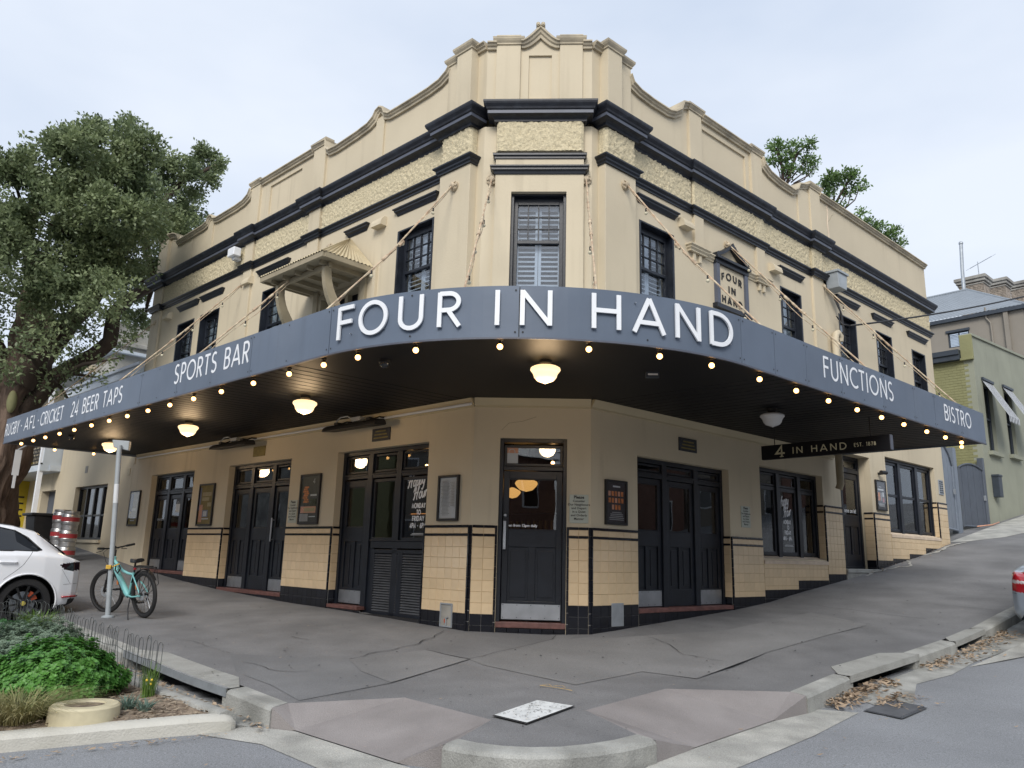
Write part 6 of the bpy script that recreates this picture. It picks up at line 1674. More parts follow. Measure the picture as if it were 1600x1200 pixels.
            for k in range(20):
                a = k * 2 * math.pi / 20 + (.05 if k % 2 else -.05); b = a + (.14 if k % 2 else -.14)
                r1, r2 = .055, wheel_r * .70
                i0 = len(w.v)
                for (rr, an, zz, hw) in ((r1, a, .06, .012), (r2, b, .095, .010)):
                    for s_ in (-1, 1):
                        for dz in (0, -.03): w.p(rr * math.cos(an) - s_ * hw * math.sin(an), rr * math.sin(an) + s_ * hw * math.cos(an), zz + dz)
                w.f += [[i0 + c for c in f] for f in ([0, 2, 6, 4], [0, 1, 5, 4], [2, 3, 7, 6], [1, 3, 7, 5])]
            w.lathe(0, 0, [(.07, .04), (.06, .07), (.035, .075)], 14)
            build('rim', w, rim, wo, local=True)
            w = MB(w.F); w.lathe(0, 0, [(.001, .082), (.032, .08), (.034, .07)], 12); build('hub_cap', w, 'yellowcap' if rim == 'alloy_dark' else rim, wo, local=True)
            w = MB(w.F); w.lathe(0, 0, [(.06, .0), (.17, .0), (.17, .012), (.06, .012)], 24); build('brake_disc', w, 'steel', wo, local=True)

            w.v = []; w.f = []
            for k in range(6):
                a = 2.0 + k * .16
                for rr in (.115, .195):
                    for zz in (.0, .05): w.p(rr * math.cos(a), rr * math.sin(a), zz)
            for k in range(5):
                b0 = 4 * k; w.f += [[b0 + 1, b0 + 3, b0 + 7, b0 + 5], [b0, b0 + 1, b0 + 5, b0 + 4], [b0 + 2, b0 + 3, b0 + 7, b0 + 6]]
            build('brake_caliper', w, 'caliper', wo, local=True)
    for (x0, x1, z) in handles:
        for sg in (1, -1):
            mb = MB(); y = sec((x0 + x1) / 2, .35)[0]
            for k in range(1): 
                yy = max(sec(x0, q / 50)[0] for q in range(5, 30))
                mb.tube([(x0, sg * (yy - .015), z), (x0 + .03, sg * (yy + .02), z + .003), (x1 - .03, sg * (yy + .02), z + .006), (x1, sg * (yy - .015), z + .008)], .014, 8)
            build('door_handle', mb, paint, t, local=True, smooth=True)
    # panel gaps as thin dark inlays following the skin
    gp_ = MB()
    def skin(x, z):
        best = min(range(0, 61), key=lambda q: abs(sec(x, q / 100)[1] - z)); return sec(x, best / 100)[0]
    for line in panels_:
        P = []
        for (x0, z0), (x1, z1) in zip(line, line[1:]):
            n = max(2, int(math.hypot(x1 - x0, z1 - z0) / .03))
            for k in range(n): P.append((x0 + (x1 - x0) * k / n, z0 + (z1 - z0) * k / n))
        P.append(line[-1])
        for sg in (1, -1): gp_.tube([(x, sg * (skin(x, z) - .0015), z) for x, z in P], .0035, 4)
    tr_ = MB()
    for poly in side_glass:
        P = []
        for (x0, z0), (x1, z1) in zip(poly, poly[1:] + poly[:1]):
            n = max(1, int(math.hypot(x1 - x0, z1 - z0) / .04)); P += [(x0 + (x1 - x0) * k / n, z0 + (z1 - z0) * k / n) for k in range(n)]
        P.append(P[0])
        def sk2(x, z):
            q = min(range(0, 85), key=lambda q: abs(sec(x, q / 100)[1] - z)); return sec(x, q / 100)[0]
        for sg in (1, -1): tr_.tube([(x, sg * (sk2(x, z) + .001), z) for x, z in P], .009, 5)
    build('window_trim', tr_, 'blackplastic', t, local=True, smooth='all')
    if panels_: build('door_seam', gp_, 'blackplastic', t, local=True)
    return t
def pose(contact, heading, up=None, ):
    f = Vector(heading).normalized(); u = Vector(up).normalized() if up else UP
    l = u.cross(f).normalized(); f = l.cross(u)
    return Matrix(((f.x, l.x, u.x, contact[0]), (f.y, l.y, u.y, contact[1]), (f.z, l.z, u.z, contact[2]), (0, 0, 0, 1)))
# white SUV, reversed in at right angles to the kerb: origin under the rear axle
SUV = dict(
 zb=[(-.80, .46), (-.72, .36), (-.5, .27), (-.3, .24), (3.4, .22), (3.7, .30), (3.9, .40)],
 zs=[(-.80, .90), (-.74, .985), (-.5, 1.06), (-.1, 1.10), (.5, 1.11), (1.2, 1.09), (2.4, 1.05), (3.2, .94), (3.75, .74), (3.9, .62)],
 wb=[(-.80, .60), (-.785, .70), (-.74, .80), (-.64, .875), (-.45, .925), (-.2, .955), (.2, .962), (1.0, .945), (2.4, .945), (3.1, .945), (3.5, .90), (3.75, .80), (3.88, .62), (3.9, .58)],
 zr=[(-.80, .92), (-.76, 1.0), (-.72, 1.03), (-.55, 1.16), (-.35, 1.30), (-.17, 1.42), (-.10, 1.455), (.2, 1.53), (.7, 1.585), (1.2, 1.60), (1.6, 1.57), (2.0, 1.43), (2.5, 1.14), (2.7, 1.08), (3.3, .98), (3.75, .80), (3.9, .64)],
 wr=[(-.80, .52), (-.7, .60), (-.4, .62), (-.1, .63), (.5, .66), (1.4, .68), (2.2, .66), (2.6, .78), (3.3, .76), (3.9, .45)])
fwd = NL.copy()
sc_ = Vector((-7.62, .47, 0)) + fwd * .11; zR = GR(-7.7, .3)
ctr = sc_ + UP.cross(fwd) * -1 * .90      # side wheel is on the car's left
suv_o = Vector((ctr.x, ctr.y, zR - .005))
suv = car('parked_car', 'white SUV with dark rear lamps and big black wheels, reversed up to the left kerb', pose(suv_o, fwd), SUV, 'suv',
    side_glass=[[(-.15, 1.15), (-.10, 1.20), (.02, 1.33), (.2, 1.43), (.5, 1.49), (.9, 1.51), (.9, 1.13), (.3, 1.135), (-.08, 1.135)], [(.97, 1.13), (.97, 1.51), (1.4, 1.49), (1.75, 1.36), (2.05, 1.13)]],
    lights=[('taildark', [(-.80, .86), (-.80, .985), (-.62, .975), (-.43, .945), (-.41, .925), (-.50, .86), (-.62, .845)], lambda x, y, z: y > .35)],
    arches=[(0, .37, .425), (2.81, .37, .425)], wheel_r=.37, wheel_x=(0, 2.81), track=.955,
    handles=[(.17, .42, .965)], panels_=[[(.95, 1.12), (.96, .6), (.93, .26)], [(-.02, 1.125), (.09, .93), (.16, .86), (.32, .72)], [(-.45, .87), (-.60, .66)], [(-.75, .655), (-.5, .64)]],
    rear_glass=lambda x, y, z: -.66 < x < -.13 and z > lerp_t(SUV['zr'], x) - .09 and y < .60 and x < .0, xs=(-.80, 3.9),
    body_dark=[('blackplastic', lambda x, y, z: x < -.45 and z < .34 + (.0 if x > -.6 else .09)), ('blackplastic', lambda x, y, z: .1 < x < 2.3 and y < .57 and z > 1.46)])
for sg in (1, -1):
    mb = MB(); mb.tube([(-.50, sg * .925, .455), (-.60, sg * .905, .457), (-.70, sg * .85, .459), (-.755, sg * .785, .46)], .015, 6); build('rear_reflector', mb, 'tailred', suv, local=True, smooth='all')
# silver sedan up the hill: only its rear corner is in view
SED = dict(
 zb=[(-1.08, .42), (-1.0, .32), (-.8, .24), (3.3, .20), (3.6, .30)],
 zs=[(-1.08, .80), (-1.02, .90), (-.8, .94), (0, .96), (1.5, .94), (2.6, .86), (3.3, .72), (3.6, .58)],
 wb=[(-1.08, .62), (-1.05, .72), (-.98, .79), (-.85, .83), (-.5, .87), (.5, .885), (2.7, .88), (3.3, .80), (3.6, .6)],
 zr=[(-1.08, .84), (-1.04, .96), (-.95, 1.02), (-.55, 1.06), (-.2, 1.22), (.25, 1.38), (.9, 1.44), (1.5, 1.42), (2.0, 1.22), (2.4, .98), (3.2, .82), (3.6, .62)],
 wr=[(-1.08, .5), (-.9, .66), (-.55, .64), (0, .56), (.9, .57), (1.8, .58), (2.4, .7), (3.2, .62), (3.6, .4)])
s_ax = 5.80; oc = 3.50 + .28 + .80
A_ = FR(s_ax, oc, 0); B_ = FR(s_ax + 2.7, oc, 0); A_.z = GR(A_.x, A_.y); B_.z = GR(B_.x, B_.y); C2 = FR(s_ax, oc + 1, 0); C2.z = GR(C2.x, C2.y)
hd_ = (B_ - A_).normalized(); upv = hd_.cross(A_ - C2).normalized(); upv = upv if upv.z > 0 else -upv
sed = car('parked_car', 'silver blue sedan with red tail lamp at the right edge, parked up the hill', pose(A_, hd_, upv), SED, 'silver',
    side_glass=[[(-.35, 1.0), (.2, 1.28), (.6, 1.36), (1.2, 1.36), (1.75, 1.2), (2.1, 1.0)]],
    lights=[('tailred', [(-1.08, .80), (-1.08, .98), (-.92, .96), (-.66, .86), (-.70, .80), (-.9, .70), (-1.08, .68)], lambda x, y, z: y > .42 and not .80 < z < .845), ('tailclear', [(-1.08, .80), (-1.08, .845), (-.7, .845), (-.7, .80)], lambda x, y, z: y > .42)],
    arches=[(0, .32, .36), (2.7, .32, .36)], wheel_r=.32, wheel_x=(0, 2.7), track=.875, panels_=[[(-1.05, .66), (-.6, .64), (-.4, .62)]], rear_glass=lambda x, y, z: -.5 < x < .2 and z > lerp_t(SED['zr'], x) - .05 and y < .5, xs=(-1.08, 3.6), rim='steel')
# number plate holder left plain on purpose: it is out of view

# ================================================================== BICYCLE
fw = Vector((-6.89, 1.21, 0)); rw = Vector((-5.89, .56, 0))
hdg = (fw - rw); wb_ = 1.10; mid = (fw + rw) / 2; hdg.normalize(); rc = mid - hdg * wb_ / 2
bz = G(rc.x, rc.y); fz = G(*(mid + hdg * wb_ / 2)[:2])
hd3 = Vector((hdg.x, hdg.y, (fz - bz) / wb_)); lean = Matrix.Rotation(rad(-7), 4, hdg)
bike_m = pose((rc.x, rc.y, bz + .004), hd3, lean @ UP)
bike = thing('bicycle', 'teal electric bicycle leaning on its kickstand behind the street post', 'bicycle', mw=bike_m)
RWR = .345
def bwheel(cx, name, steer=0.):
    F_ = lambda a, b, c: Vector((cx + a * math.cos(steer) - c * math.sin(steer), a * math.sin(steer) + c * math.cos(steer), RWR + b))
    w = MB(F_); n = 40
    prof = [(RWR - .055, -.012), (RWR - .035, -.024), (RWR - .012, -.02), (RWR, 0), (RWR - .012, .02), (RWR - .035, .024), (RWR - .055, .012), (RWR - .055, -.012)]
    w.lathe(0, 0, prof, n); t_ = build('tyre', w, 'rubber', bike, local=True, smooth=True)
    w = MB(F_); w.lathe(0, 0, [(RWR - .075, -.012), (RWR - .05, -.014), (RWR - .05, .014), (RWR - .075, .012), (RWR - .075, -.012)], n); build('rim', w, 'blackplastic', t_, local=True)
    w = MB(F_)
    for k in range(28):
        a = k * 2 * math.pi / 28; b = a + (.35 if k % 4 < 2 else -.35); zz = .03 if k % 2 else -.03
        w.tube([(.02 * math.cos(b), .02 * math.sin(b), zz), ((RWR - .06) * math.cos(a), (RWR - .06) * math.sin(a), 0)], .0016, 3, False)
    build('spoke', w, 'kick', t_, local=True)
    w = MB(F_); w.lathe(0, 0, [(.001, -.05), (.02, -.05), (.022, -.03), (.015, 0), (.022, .03), (.02, .05), (.001, .05)], 12); build('hub', w, 'blackplastic', t_, local=True)
    w = MB(F_); w.lathe(0, 0, [(.05, .04), (.085, .04), (.085, .043), (.05, .043), (.05, .04)], 24)
    for k in range(5):
        a = k * 2 * math.pi / 5; w.tube([(.015 * math.cos(a), .015 * math.sin(a), .04), (.06 * math.cos(a + .4), .06 * math.sin(a + .4), .041)], .004, 4)
    build('brake_disc', w, 'steel', t_, local=True)
    w = MB(F_)

    for a0 in ((2.6,) if cx > .5 else (.4,)):
        rr = .2; q = [(rr + .05) * math.cos(a0), (rr + .05) * math.sin(a0)]; el = [(q[0] + .018 * math.cos(k), q[1] + .04 * math.sin(k)) for k in np.linspace(0, 6.28, 12)[:-1]]
        i0 = len(w.v)
        for zz in (-.006, .006):
            for x, y in el: w.p(x, y, zz)
        m_ = len(el); w.f += [list(range(i0, i0 + m_)), list(range(i0 + 2 * m_ - 1, i0 + m_ - 1, -1))] + [[i0 + k, i0 + (k + 1) % m_, i0 + m_ + (k + 1) % m_, i0 + m_ + k] for k in range(m_)]
    build('reflector', w, 'poster_orange', t_, local=True)
ST = .30
bwheel(0, 'rear'); bwheel(wb_, 'front', ST)
BB = (.44, 0, .30); HT = (.90, 0, .86); HB = (.94, 0, .70); SEAT = (.26, 0, .78); AX = (0, 0, RWR)
mb = MB(); mb.tube([(.88, 0, .74), (.80, 0, .66), (.50, 0, .34), BB], [.03, .040, .046, .04], 10); build('down_tube', mb, 'teal', bike, local=True, smooth=True)
mb = MB(); mb.tube([(.875, 0, .82), (.78, 0, .76), (.62, 0, .67), (.45, 0, .635), (.31, 0, .625)], [.024, .024, .022, .020, .019], 10); build('top_tube', mb, 'teal', bike, local=True, smooth=True)
mb = MB(); mb.tube([BB, (.29, 0, .66)], .019, 10); build('seat_tube', mb, 'teal', bike, local=True, smooth=True)
mb = MB(); mb.tube([(HB[0] - .035, 0, .72), (.875, 0, .88)], .026, 10); build('head_tube', mb, 'teal', bike, local=True, smooth=True)
for sg in (1, -1):
    mb = MB(); mb.tube([(.30, .015 * sg, .62), (.10, .055 * sg, .46), (0.01, .065 * sg, RWR + .02)], .010, 8); build('seat_stay', mb, 'teal', bike, local=True, smooth=True)
    mb = MB(); mb.tube([(.42, .03 * sg, .31), (.25, .055 * sg, .30), (0.01, .065 * sg, RWR - .02)], .013, 8); build('chain_stay', mb, 'teal', bike, local=True, smooth=True)
def steerF(x, y, z):
    dx = x - wb_; return Vector((wb_ + dx * math.cos(ST) - y * math.sin(ST), dx * math.sin(ST) + y * math.cos(ST), z))
for sg in (1, -1):
    mb = MB(steerF); mb.tube([(wb_, .06 * sg, RWR), (wb_ - .05, .06 * sg, .52)], .018, 8); mb.tube([(wb_ - .05, .06 * sg, .50), (wb_ - .085, .06 * sg, .68)], .014, 8); build('fork_leg', mb, 'blackplastic', bike, local=True, smooth=True)
mb = MB(steerF); mb.tube([(wb_ - .085, -.07, .68), (wb_ - .085, .07, .68)], .022, 8); build('fork_crown', mb, 'blackplastic', bike, local=True)
mb = MB(steerF); mb.tube([(wb_ - .14, 0, .86), (wb_ - .165, 0, .97), (wb_ - .12, 0, 1.0)], .017, 8); mb.tube([(wb_ - .12, 0, 1.0), (wb_ - .13, .1, 1.01), (wb_ - .17, .3, 1.03)], .012, 8); mb.tube([(wb_ - .12, 0, 1.0), (wb_ - .13, -.1, 1.01), (wb_ - .17, -.3, 1.03)], .012, 8); hb = build('handlebar', mb, 'blackplastic', bike, local=True, smooth=True)
for sg in (1, -1):
    mb = MB(steerF); mb.tube([(wb_ - .155, .22 * sg, 1.022), (wb_ - .185, .36 * sg, 1.035)], .018, 8); build('grip', mb, 'rubber', hb, local=True, smooth=True)
    mb = MB(steerF); mb.tube([(wb_ - .13, .17 * sg, 1.015), (wb_ - .08, .2 * sg, .98), (wb_ - .09, .3 * sg, .97)], .006, 6); build('brake_lever', mb, 'blackplastic', hb, local=True)
    mb = MB(steerF); mb.tube([(wb_ - .12, .12 * sg, 1.0), (wb_ - .02, .1 * sg, .95), (wb_ - .02, .05 * sg, .8), (wb_ - .09, .02, .7)], .0035, 5); build('brake_cable', mb, 'cable', hb, local=True)
mb = MB(steerF); mb.box(wb_ - .15, wb_ - .1, -.03, .03, 1.01, 1.04); build('display', mb, 'blackplastic', hb, local=True, bevel=.005)
mb = MB(); mb.tube([(.285, 0, .66), (.255, 0, .80)], .0145, 8); build('seat_post', mb, 'blackplastic', bike, local=True)
mb = MB(); n = 12; ringv = []
pr = [(.14, .012), (.10, .022), (.03, .035), (-.05, .065), (-.11, .082), (-.135, .07)]
for k, (x, w) in enumerate(pr):
    for (yy, zz) in ((-1, -.015), (-.9, .015), (-.35, .03), (.35, .03), (.9, .015), (1, -.015), (.4, -.03), (-.4, -.03)): mb.p(.25 + x, yy * w, .83 + zz + (.012 if x < -.05 else 0))
for k in range(5):
    for j in range(8): mb.f.append([8 * k + j, 8 * k + (j + 1) % 8, 8 * k + 8 + (j + 1) % 8, 8 * k + 8 + j])
mb.f += [list(range(8)), list(range(40, 48))]; build('saddle', mb, 'blackplastic', bike, local=True, smooth=True)
mb = MB(lambda a, b, c: Vector((BB[0] + a, -.055 + c * 0 - c, BB[2] + b))); mb.lathe(0, 0, [(.05, 0), (.078, 0), (.078, .004), (.05, .004), (.05, 0)], 26); mb.lathe(0, 0, [(.001, -.02), (.055, -.02), (.06, .0), (.055, .03), (.001, .03)], 16); build('chainring', mb, 'blackplastic', bike, local=True)
mb = MB(); mb.tube([(BB[0], -.07, BB[2]), (BB[0] - .12, -.08, BB[2] - .11)], .010, 6); mb.tube([(BB[0], .07, BB[2]), (BB[0] + .12, .08, BB[2] + .11)], .010, 6); cr_ = build('crank', mb, 'blackplastic', bike, local=True)
for x, y, z in ((BB[0] - .12, -.12, BB[2] - .11), (BB[0] + .12, .12, BB[2] + .11)):
    mb = MB(); mb.box(x - .05, x + .05, y - .045, y + .045, z - .012, z + .012); build('pedal', mb, 'blackplastic', cr_, local=True, bevel=.004)
mb = MB(); mb.tube([(BB[0], -.06, BB[2] + .075), (.0, -.06, RWR + .04)], .004, 4); mb.tube([(BB[0], -.06, BB[2] - .075), (.02, -.06, RWR - .1), (-.01, -.06, RWR - .05)], .004, 4); build('chain', mb, 'darktrim', bike, local=True)
mb = MB(); mb.tube([(0, -.065, RWR), (.03, -.07, RWR - .07), (.0, -.07, RWR - .13)], .012, 6); mb.tube([(-.005, -.065, RWR - .13), (.035, -.065, RWR - .07)], .02, 6); build('derailleur', mb, 'blackplastic', bike, local=True)
# carrier and mudguard
mb = MB()
for sg in (1, -1):
    mb.tube([(.22, .05 * sg, .74), (-.25, .06 * sg, .745), (-.27, .0, .745)], .006, 6); mb.tube([(-.22, .06 * sg, .74), (.0, .07 * sg, RWR + .02)], .005, 6); mb.tube([(.0, .06 * sg, .74), (.0, .07 * sg, RWR + .02)], .005, 6); mb.tube([(-.24, .06 * sg, .74), (-.26, .08 * sg, .5), (.0, .08 * sg, RWR)], .005, 6)
for k in range(4): mb.tube([(.15 - .12 * k, -.06, .745), (.15 - .12 * k, .06, .745)], .005, 5)
build('rear_rack', mb, 'blackplastic', bike, local=True)
mb = MB(); mb.box(-.2, .2, -.035, .035, .75, .765); build('rack_pad', mb, 'rubber', bike, local=True)
mb = MB(); n = 18
for k in range(n + 1):
    a = rad(25 + 120 * k / n); r_ = RWR + .022
    for y in (-.028, 0, .028): mb.p(r_ * math.cos(a), y, RWR + (r_ + (.006 if y == 0 else 0)) * math.sin(a))
for k in range(n):
    for j in range(2): mb.f.append([3 * k + j, 3 * k + j + 1, 3 * k + j + 4, 3 * k + j + 3])
build('mudguard', mb, 'blackplastic', bike, local=True, smooth='all')
mb = MB(); mb.tube([(.30, .05, .30), (.14, .17, .15), (.02, .23, .012)], .009, 7); mb.tube([(.02, .23, .008), (-.03, .25, .008)], .012, 6); build('kickstand', mb, 'blackplastic', bike, local=True)
mb = MB(); mb.tube([(.60, .05, .71), (.68, .05, .64), (.76, .05, .68), (.74, .05, .76), (.66, .05, .78), (.60, .05, .71)], .011, 6); build('cable_lock', mb, 'cable', bike, local=True, smooth=True)
mb = MB(); mb.tube([(.262, .0, .70), (.258, 0, .735)], .024, 8); build('rear_lamp', mb, 'tailred', bike, local=True)
p0_, p1_ = P0.lerp(PT, .30), P0.lerp(PT, .325)
t = thing('bike_lock', 'yellow bicycle lock looped round the street post', 'lock', loc=tuple(p0_)); mb = MB(); mb.box(p0_.x - .045, p0_.x + .035, p0_.y - .07, p0_.y - .04, p0_.z - .04, p0_.z + .02)
mb.tube([(p0_.x + .045 * math.cos(q), p0_.y + .045 * math.sin(q), p0_.z + .01 * math.sin(q)) for q in np.linspace(0, 6.28, 14)], .010, 6); mb.tube([(p0_.x + .04, p0_.y, p0_.z), (p0_.x + .10, p0_.y + .05, p0_.z + .04)], .010, 6); build('lock_body', mb, 'yellow', t, bevel=.006)

# ================================================================== VEGETATION
def leaves(centres, radii, n, size, name, m, parent, flat=.8, seed=1, droop=.0, keep=None, dens=None, sprig=6):
    rng = np.random.RandomState(seed); C_ = np.array(centres, float); R_ = np.array(radii, float)
    w = R_ ** 2.0 * (np.array(dens) if dens is not None else 1.0); w /= w.sum(); ns = n // sprig
    idx = rng.choice(len(C_), ns, p=w); v = rng.normal(size=(ns, 3)); v /= np.linalg.norm(v, axis=1)[:, None]
    rr = (.45 + .65 * rng.rand(ns) ** .55) * (1 + .18 * rng.normal(size=ns)); P = C_[idx] + v * (rr * R_[idx])[:, None] * np.array([1, 1, flat])
    if keep is not None: ok = np.array([keep(*p) for p in P]); P = P[ok]; v = v[ok]
    ns = len(P); out = v + np.array([0, 0, .35 - droop]); out /= np.linalg.norm(out, axis=1)[:, None]
    P = np.repeat(P, sprig, 0); out = np.repeat(out, sprig, 0); k = len(P)
    d = out * .8 + rng.normal(size=(k, 3)) * .75; d /= np.linalg.norm(d, axis=1)[:, None]
    P = P + rng.normal(size=(k, 3)) * size * .55
    s = np.cross(d, rng.normal(size=(k, 3))); s /= np.linalg.norm(s, axis=1)[:, None]
    L_ = size * (.7 + .6 * rng.rand(k))[:, None]; W = L_ * .24
    a = P; b = P + d * L_ * .5 + s * W; c = P + d * L_; e = P + d * L_ * .5 - s * W
    V = np.stack([a, b, c, e], 1).reshape(-1, 3)
    if parent is not None and ROOT.get(parent) is not None:
        inv = np.array(ROOT[parent].inverted()); V = V @ inv[:3, :3].T + inv[:3, 3]
    me = bpy.data.meshes.new(name); me.vertices.add(len(V)); me.vertices.foreach_set('co', V.ravel())
    me.loops.add(4 * k); me.loops.foreach_set('vertex_index', np.arange(4 * k)); me.polygons.add(k)
    me.polygons.foreach_set('loop_start', np.arange(k) * 4); me.polygons.foreach_set('loop_total', np.full(k, 4)); me.update()
    me.materials.append(M[m]); o = bpy.data.objects.new(name, me); link(o)
    if parent is not None: o.parent = parent; ROOT[o] = ROOT.get(parent)
    return o
def in_pub(x, y, z):
    s, o = locL(x, y); return (-1 < s < 12.75 and o < .25 and z < 9.25)
tree = thing('street_tree', 'big old spreading fig tree with leaning fissured trunk at the left', 'tree', loc=(-13.3, 7.6, .4))
def limb(name, pts, radii, m='bark', n=16, jit=.06):
    mb = MB(); P = []; Rr = []
    for i in range(len(pts) - 1):
        a, b = Vector(pts[i]), Vector(pts[i + 1]); L = (b - a).length; k = max(1, int(L / (.09 if n > 40 else .25)))
        for j in range(k):
            t = j / k; P.append(a.lerp(b, t)); Rr.append(radii[i] + (radii[i + 1] - radii[i]) * t)
    P.append(Vector(pts[-1])); Rr.append(radii[-1])
    P = [p + Vector((noise.noise(p * 1.3) * r * .5, noise.noise(p * 1.3 + Vector((9, 1, 2))) * r * .5, 0)) for p, r in zip(P, Rr)]
    i0 = 0; prev = None
    for q in range(len(P)):
        t = (P[min(q + 1, len(P) - 1)] - P[max(q - 1, 0)]).normalized(); a = t.cross(Vector((.3, 1, .1))).normalized(); b = t.cross(a)
        for j in range(n):
            th = 2 * math.pi * j / n; dirv = a * math.cos(th) + b * math.sin(th)
            hs_ = P[q].z * .5; fl = 1 + .12 * math.sin(th * 3 + hs_ * .9) + .07 * math.sin(th * 5 - hs_ * 1.7) + jit * noise.noise(P[q] * 3 + dirv) + ((.26 * abs(noise.noise(Vector((math.cos(th) * 4, math.sin(th) * 4, hs_ * 1.6)))) ** .6 + .16 * abs(noise.noise(Vector((math.cos(th) * 9, math.sin(th) * 9, hs_ * 3)))) ** .7) if n > 40 else 0)
            mb.v.append(P[q] + dirv * Rr[q] * fl)
    for q in range(len(P) - 1):
        for j in range(n): mb.f.append([q * n + j, q * n + (j + 1) % n, (q + 1) * n + (j + 1) % n, (q + 1) * n + j])
    return build(name, mb, m, tree, smooth='all')
limb('trunk', [(-14.15, 7.6, .2), (-13.95, 7.5, 0.9), (-13.5, 7.26, 2.2), (-13.3, 7.16, 3.23), (-13.25, 7.1, 4.52), (-13.13, 7.05, 5.83), (-13.21, 7.23, 7.07), (-13.12, 7.18, 8.3)], [.72, .60, .50, .46, .42, .36, .3, .22], n=56)
limb('trunk', [(-14.9, 7.6, .2), (-14.6, 7.47, 0.9), (-14.0, 7.15, 3.23), (-13.9, 6.79, 4.77), (-14.03, 6.36, 6.62)], [.8, .62, .46, .38, .28], n=48)
limb('branch', [(-13.01, 6.71, 4.75), (-12.64, 6.96, 5.73), (-12.29, 7.26, 6.49), (-11.94, 7.39, 7.02), (-11.64, 7.51, 8.08), (-11.33, 7.58, 9.39)], [.3, .25, .22, .19, .15, .1], 'branch', 10)
limb('branch', [(-13.1, 7.1, 4.0), (-12.5, 7.1, 4.9), (-11.8, 7.1, 5.45), (-11.2, 7.2, 6.0), (-11.32, 7.45, 6.82), (-11.29, 8.12, 7.49), (-11.09, 8.74, 8.02), (-11.36, 8.86, 8.79), (-11.55, 8.88, 9.57), (-11.16, 8.7, 10.48)], [.24, .2, .18, .17, .16, .15, .13, .11, .09, .06], 'branch', 10)
limb('branch', [(-13.21, 7.23, 7.07), (-13.56, 6.88, 8.53), (-13.4, 6.81, 9.93)], [.2, .16, .1], 'branch', 10)
limb('branch', [(-11.64, 7.51, 8.08), (-10.82, 7.83, 9.87), (-10.2, 8.13, 10.98), (-9.53, 8.53, 11.63)], [.13, .1, .07, .04], 'branch', 8)
BL = [(-11.99, 4.16, 8.6, 0.72), (-11.74, 4.92, 9.48, 0.75), (-10.53, 4.44, 9.54, 0.73), (-10.04, 5.04, 10.2, 0.61), (-10.22, 5.22, 9.63, 0.76), (-10.89, 7.68, 10.97, 0.61), (-10.06, 7.63, 11.06, 0.38), (-10.02, 8.73, 11.79, 0.41), (-9.18, 7.99, 11.33, 0.23), (-11.4, 4.3, 8.06, 0.86), (-11.81, 6.37, 9.18, 0.97), (-9.8, 5.01, 8.55, 0.89), (-11.15, 8.9, 10.74, 0.78), (-10.15, 8.52, 10.2, 0.54), (-10.4, 8.85, 9.8, 0.55), (-11.51, 4.25, 7.12, 0.85), (-11.43, 5.62, 7.67, 0.92), (-10.77, 6.28, 8.11, 0.92), (-11.22, 8.71, 9.41, 0.65), (-12.86, 6.08, 6.7, 0.86), (-11.64, 5.94, 6.66, 0.77), (-9.65, 4.28, 6.25, 0.62), (-11.97, 9.28, 8.27, 0.55), (-11.7, 9.24, 7.39, 0.4), (-12.08, 5.08, 5.3, 0.65), (-10.68, 4.37, 5.12, 0.62), (-11.36, 6.77, 5.69, 0.56), (-9.98, 5.75, 5.2, 0.33), (-10.17, 6.36, 5.83, 0.28), (-11.22, 6.97, 5.01, 0.35), (-11.85, 6.49, 4.73, 0.43), (-14.38, 6.1, 8.71, 0.96), (-13.47, 5.0, 6.63, 1.03), (-13.91, 6.51, 5.35, 0.79), (-11.45, 9.14, 6.89, 0.25), (-11.92, 7.25, 4.37, 0.19), (-11.33, 5.67, 10.83, 0.35), (-11.54, 7.45, 12.06, 0.32), (-10.41, 3.72, 9.57, 0.28), (-11.95, 4.01, 8.99, 0.36), (-12.97, 7.28, 4.39, 0.35), (-9.55, 8.32, 10.98, 0.18), (-11.29, 9.07, 8.49, 0.4)]
for k in range(26):
    c = BL[(k * 5) % len(BL)]; e = BL[(k * 7 + 3) % len(BL)]
    near = min((Vector(q) for q in [(-13.2, 7.2, 7.0), (-11.94, 7.39, 7.02), (-11.64, 7.51, 8.08), (-11.09, 8.74, 8.02), (-11.55, 8.88, 9.57), (-13.56, 6.88, 8.53), (-10.82, 7.83, 9.87), (-12.5, 7.1, 4.9)]), key=lambda q: (q - Vector(c[:3])).length)
    mm = near.lerp(Vector(c[:3]), .5) + Vector((0, 0, .15)); limb('branch', [tuple(near), tuple(mm), c[:3]], [.07, .05, .015], 'branch', 6)
cen = [b[:3] for b in BL]; ra = [b[3] for b in BL]; dn = [(.13 if b[2] < 6.0 else .32 if b[2] < 7.3 else 1.0) for b in BL]
leaves(cen, ra, 100000, .105, 'crown', 'leaf', tree, .85, 3, keep=lambda x, y, z: not in_pub(x, y, z) and noise.noise(Vector((x * 1.1, y * 1.1, z * 1.1))) > -.10, dens=dn, sprig=9)
rngs = np.random.RandomState(8); ec, er = [], []
for b in BL:
    for k in range(3):
        v_ = rngs.normal(size=3); v_ /= np.linalg.norm(v_); ec.append(tuple(np.array(b[:3]) + v_ * b[3] * .95)); er.append(b[3] * .36)
leaves(ec, er, 50000, .105, 'crown', 'leaf', tree, .9, 5, keep=lambda x, y, z: not in_pub(x, y, z), dens=[q for q in dn for _ in range(3)], sprig=9)
mb = MB(); mb.sphere((-13.02, 6.62, 4.3), .11, 10, 8, 2.6); build('bare_wood_scar', mb, 'olive', tree, smooth='all')
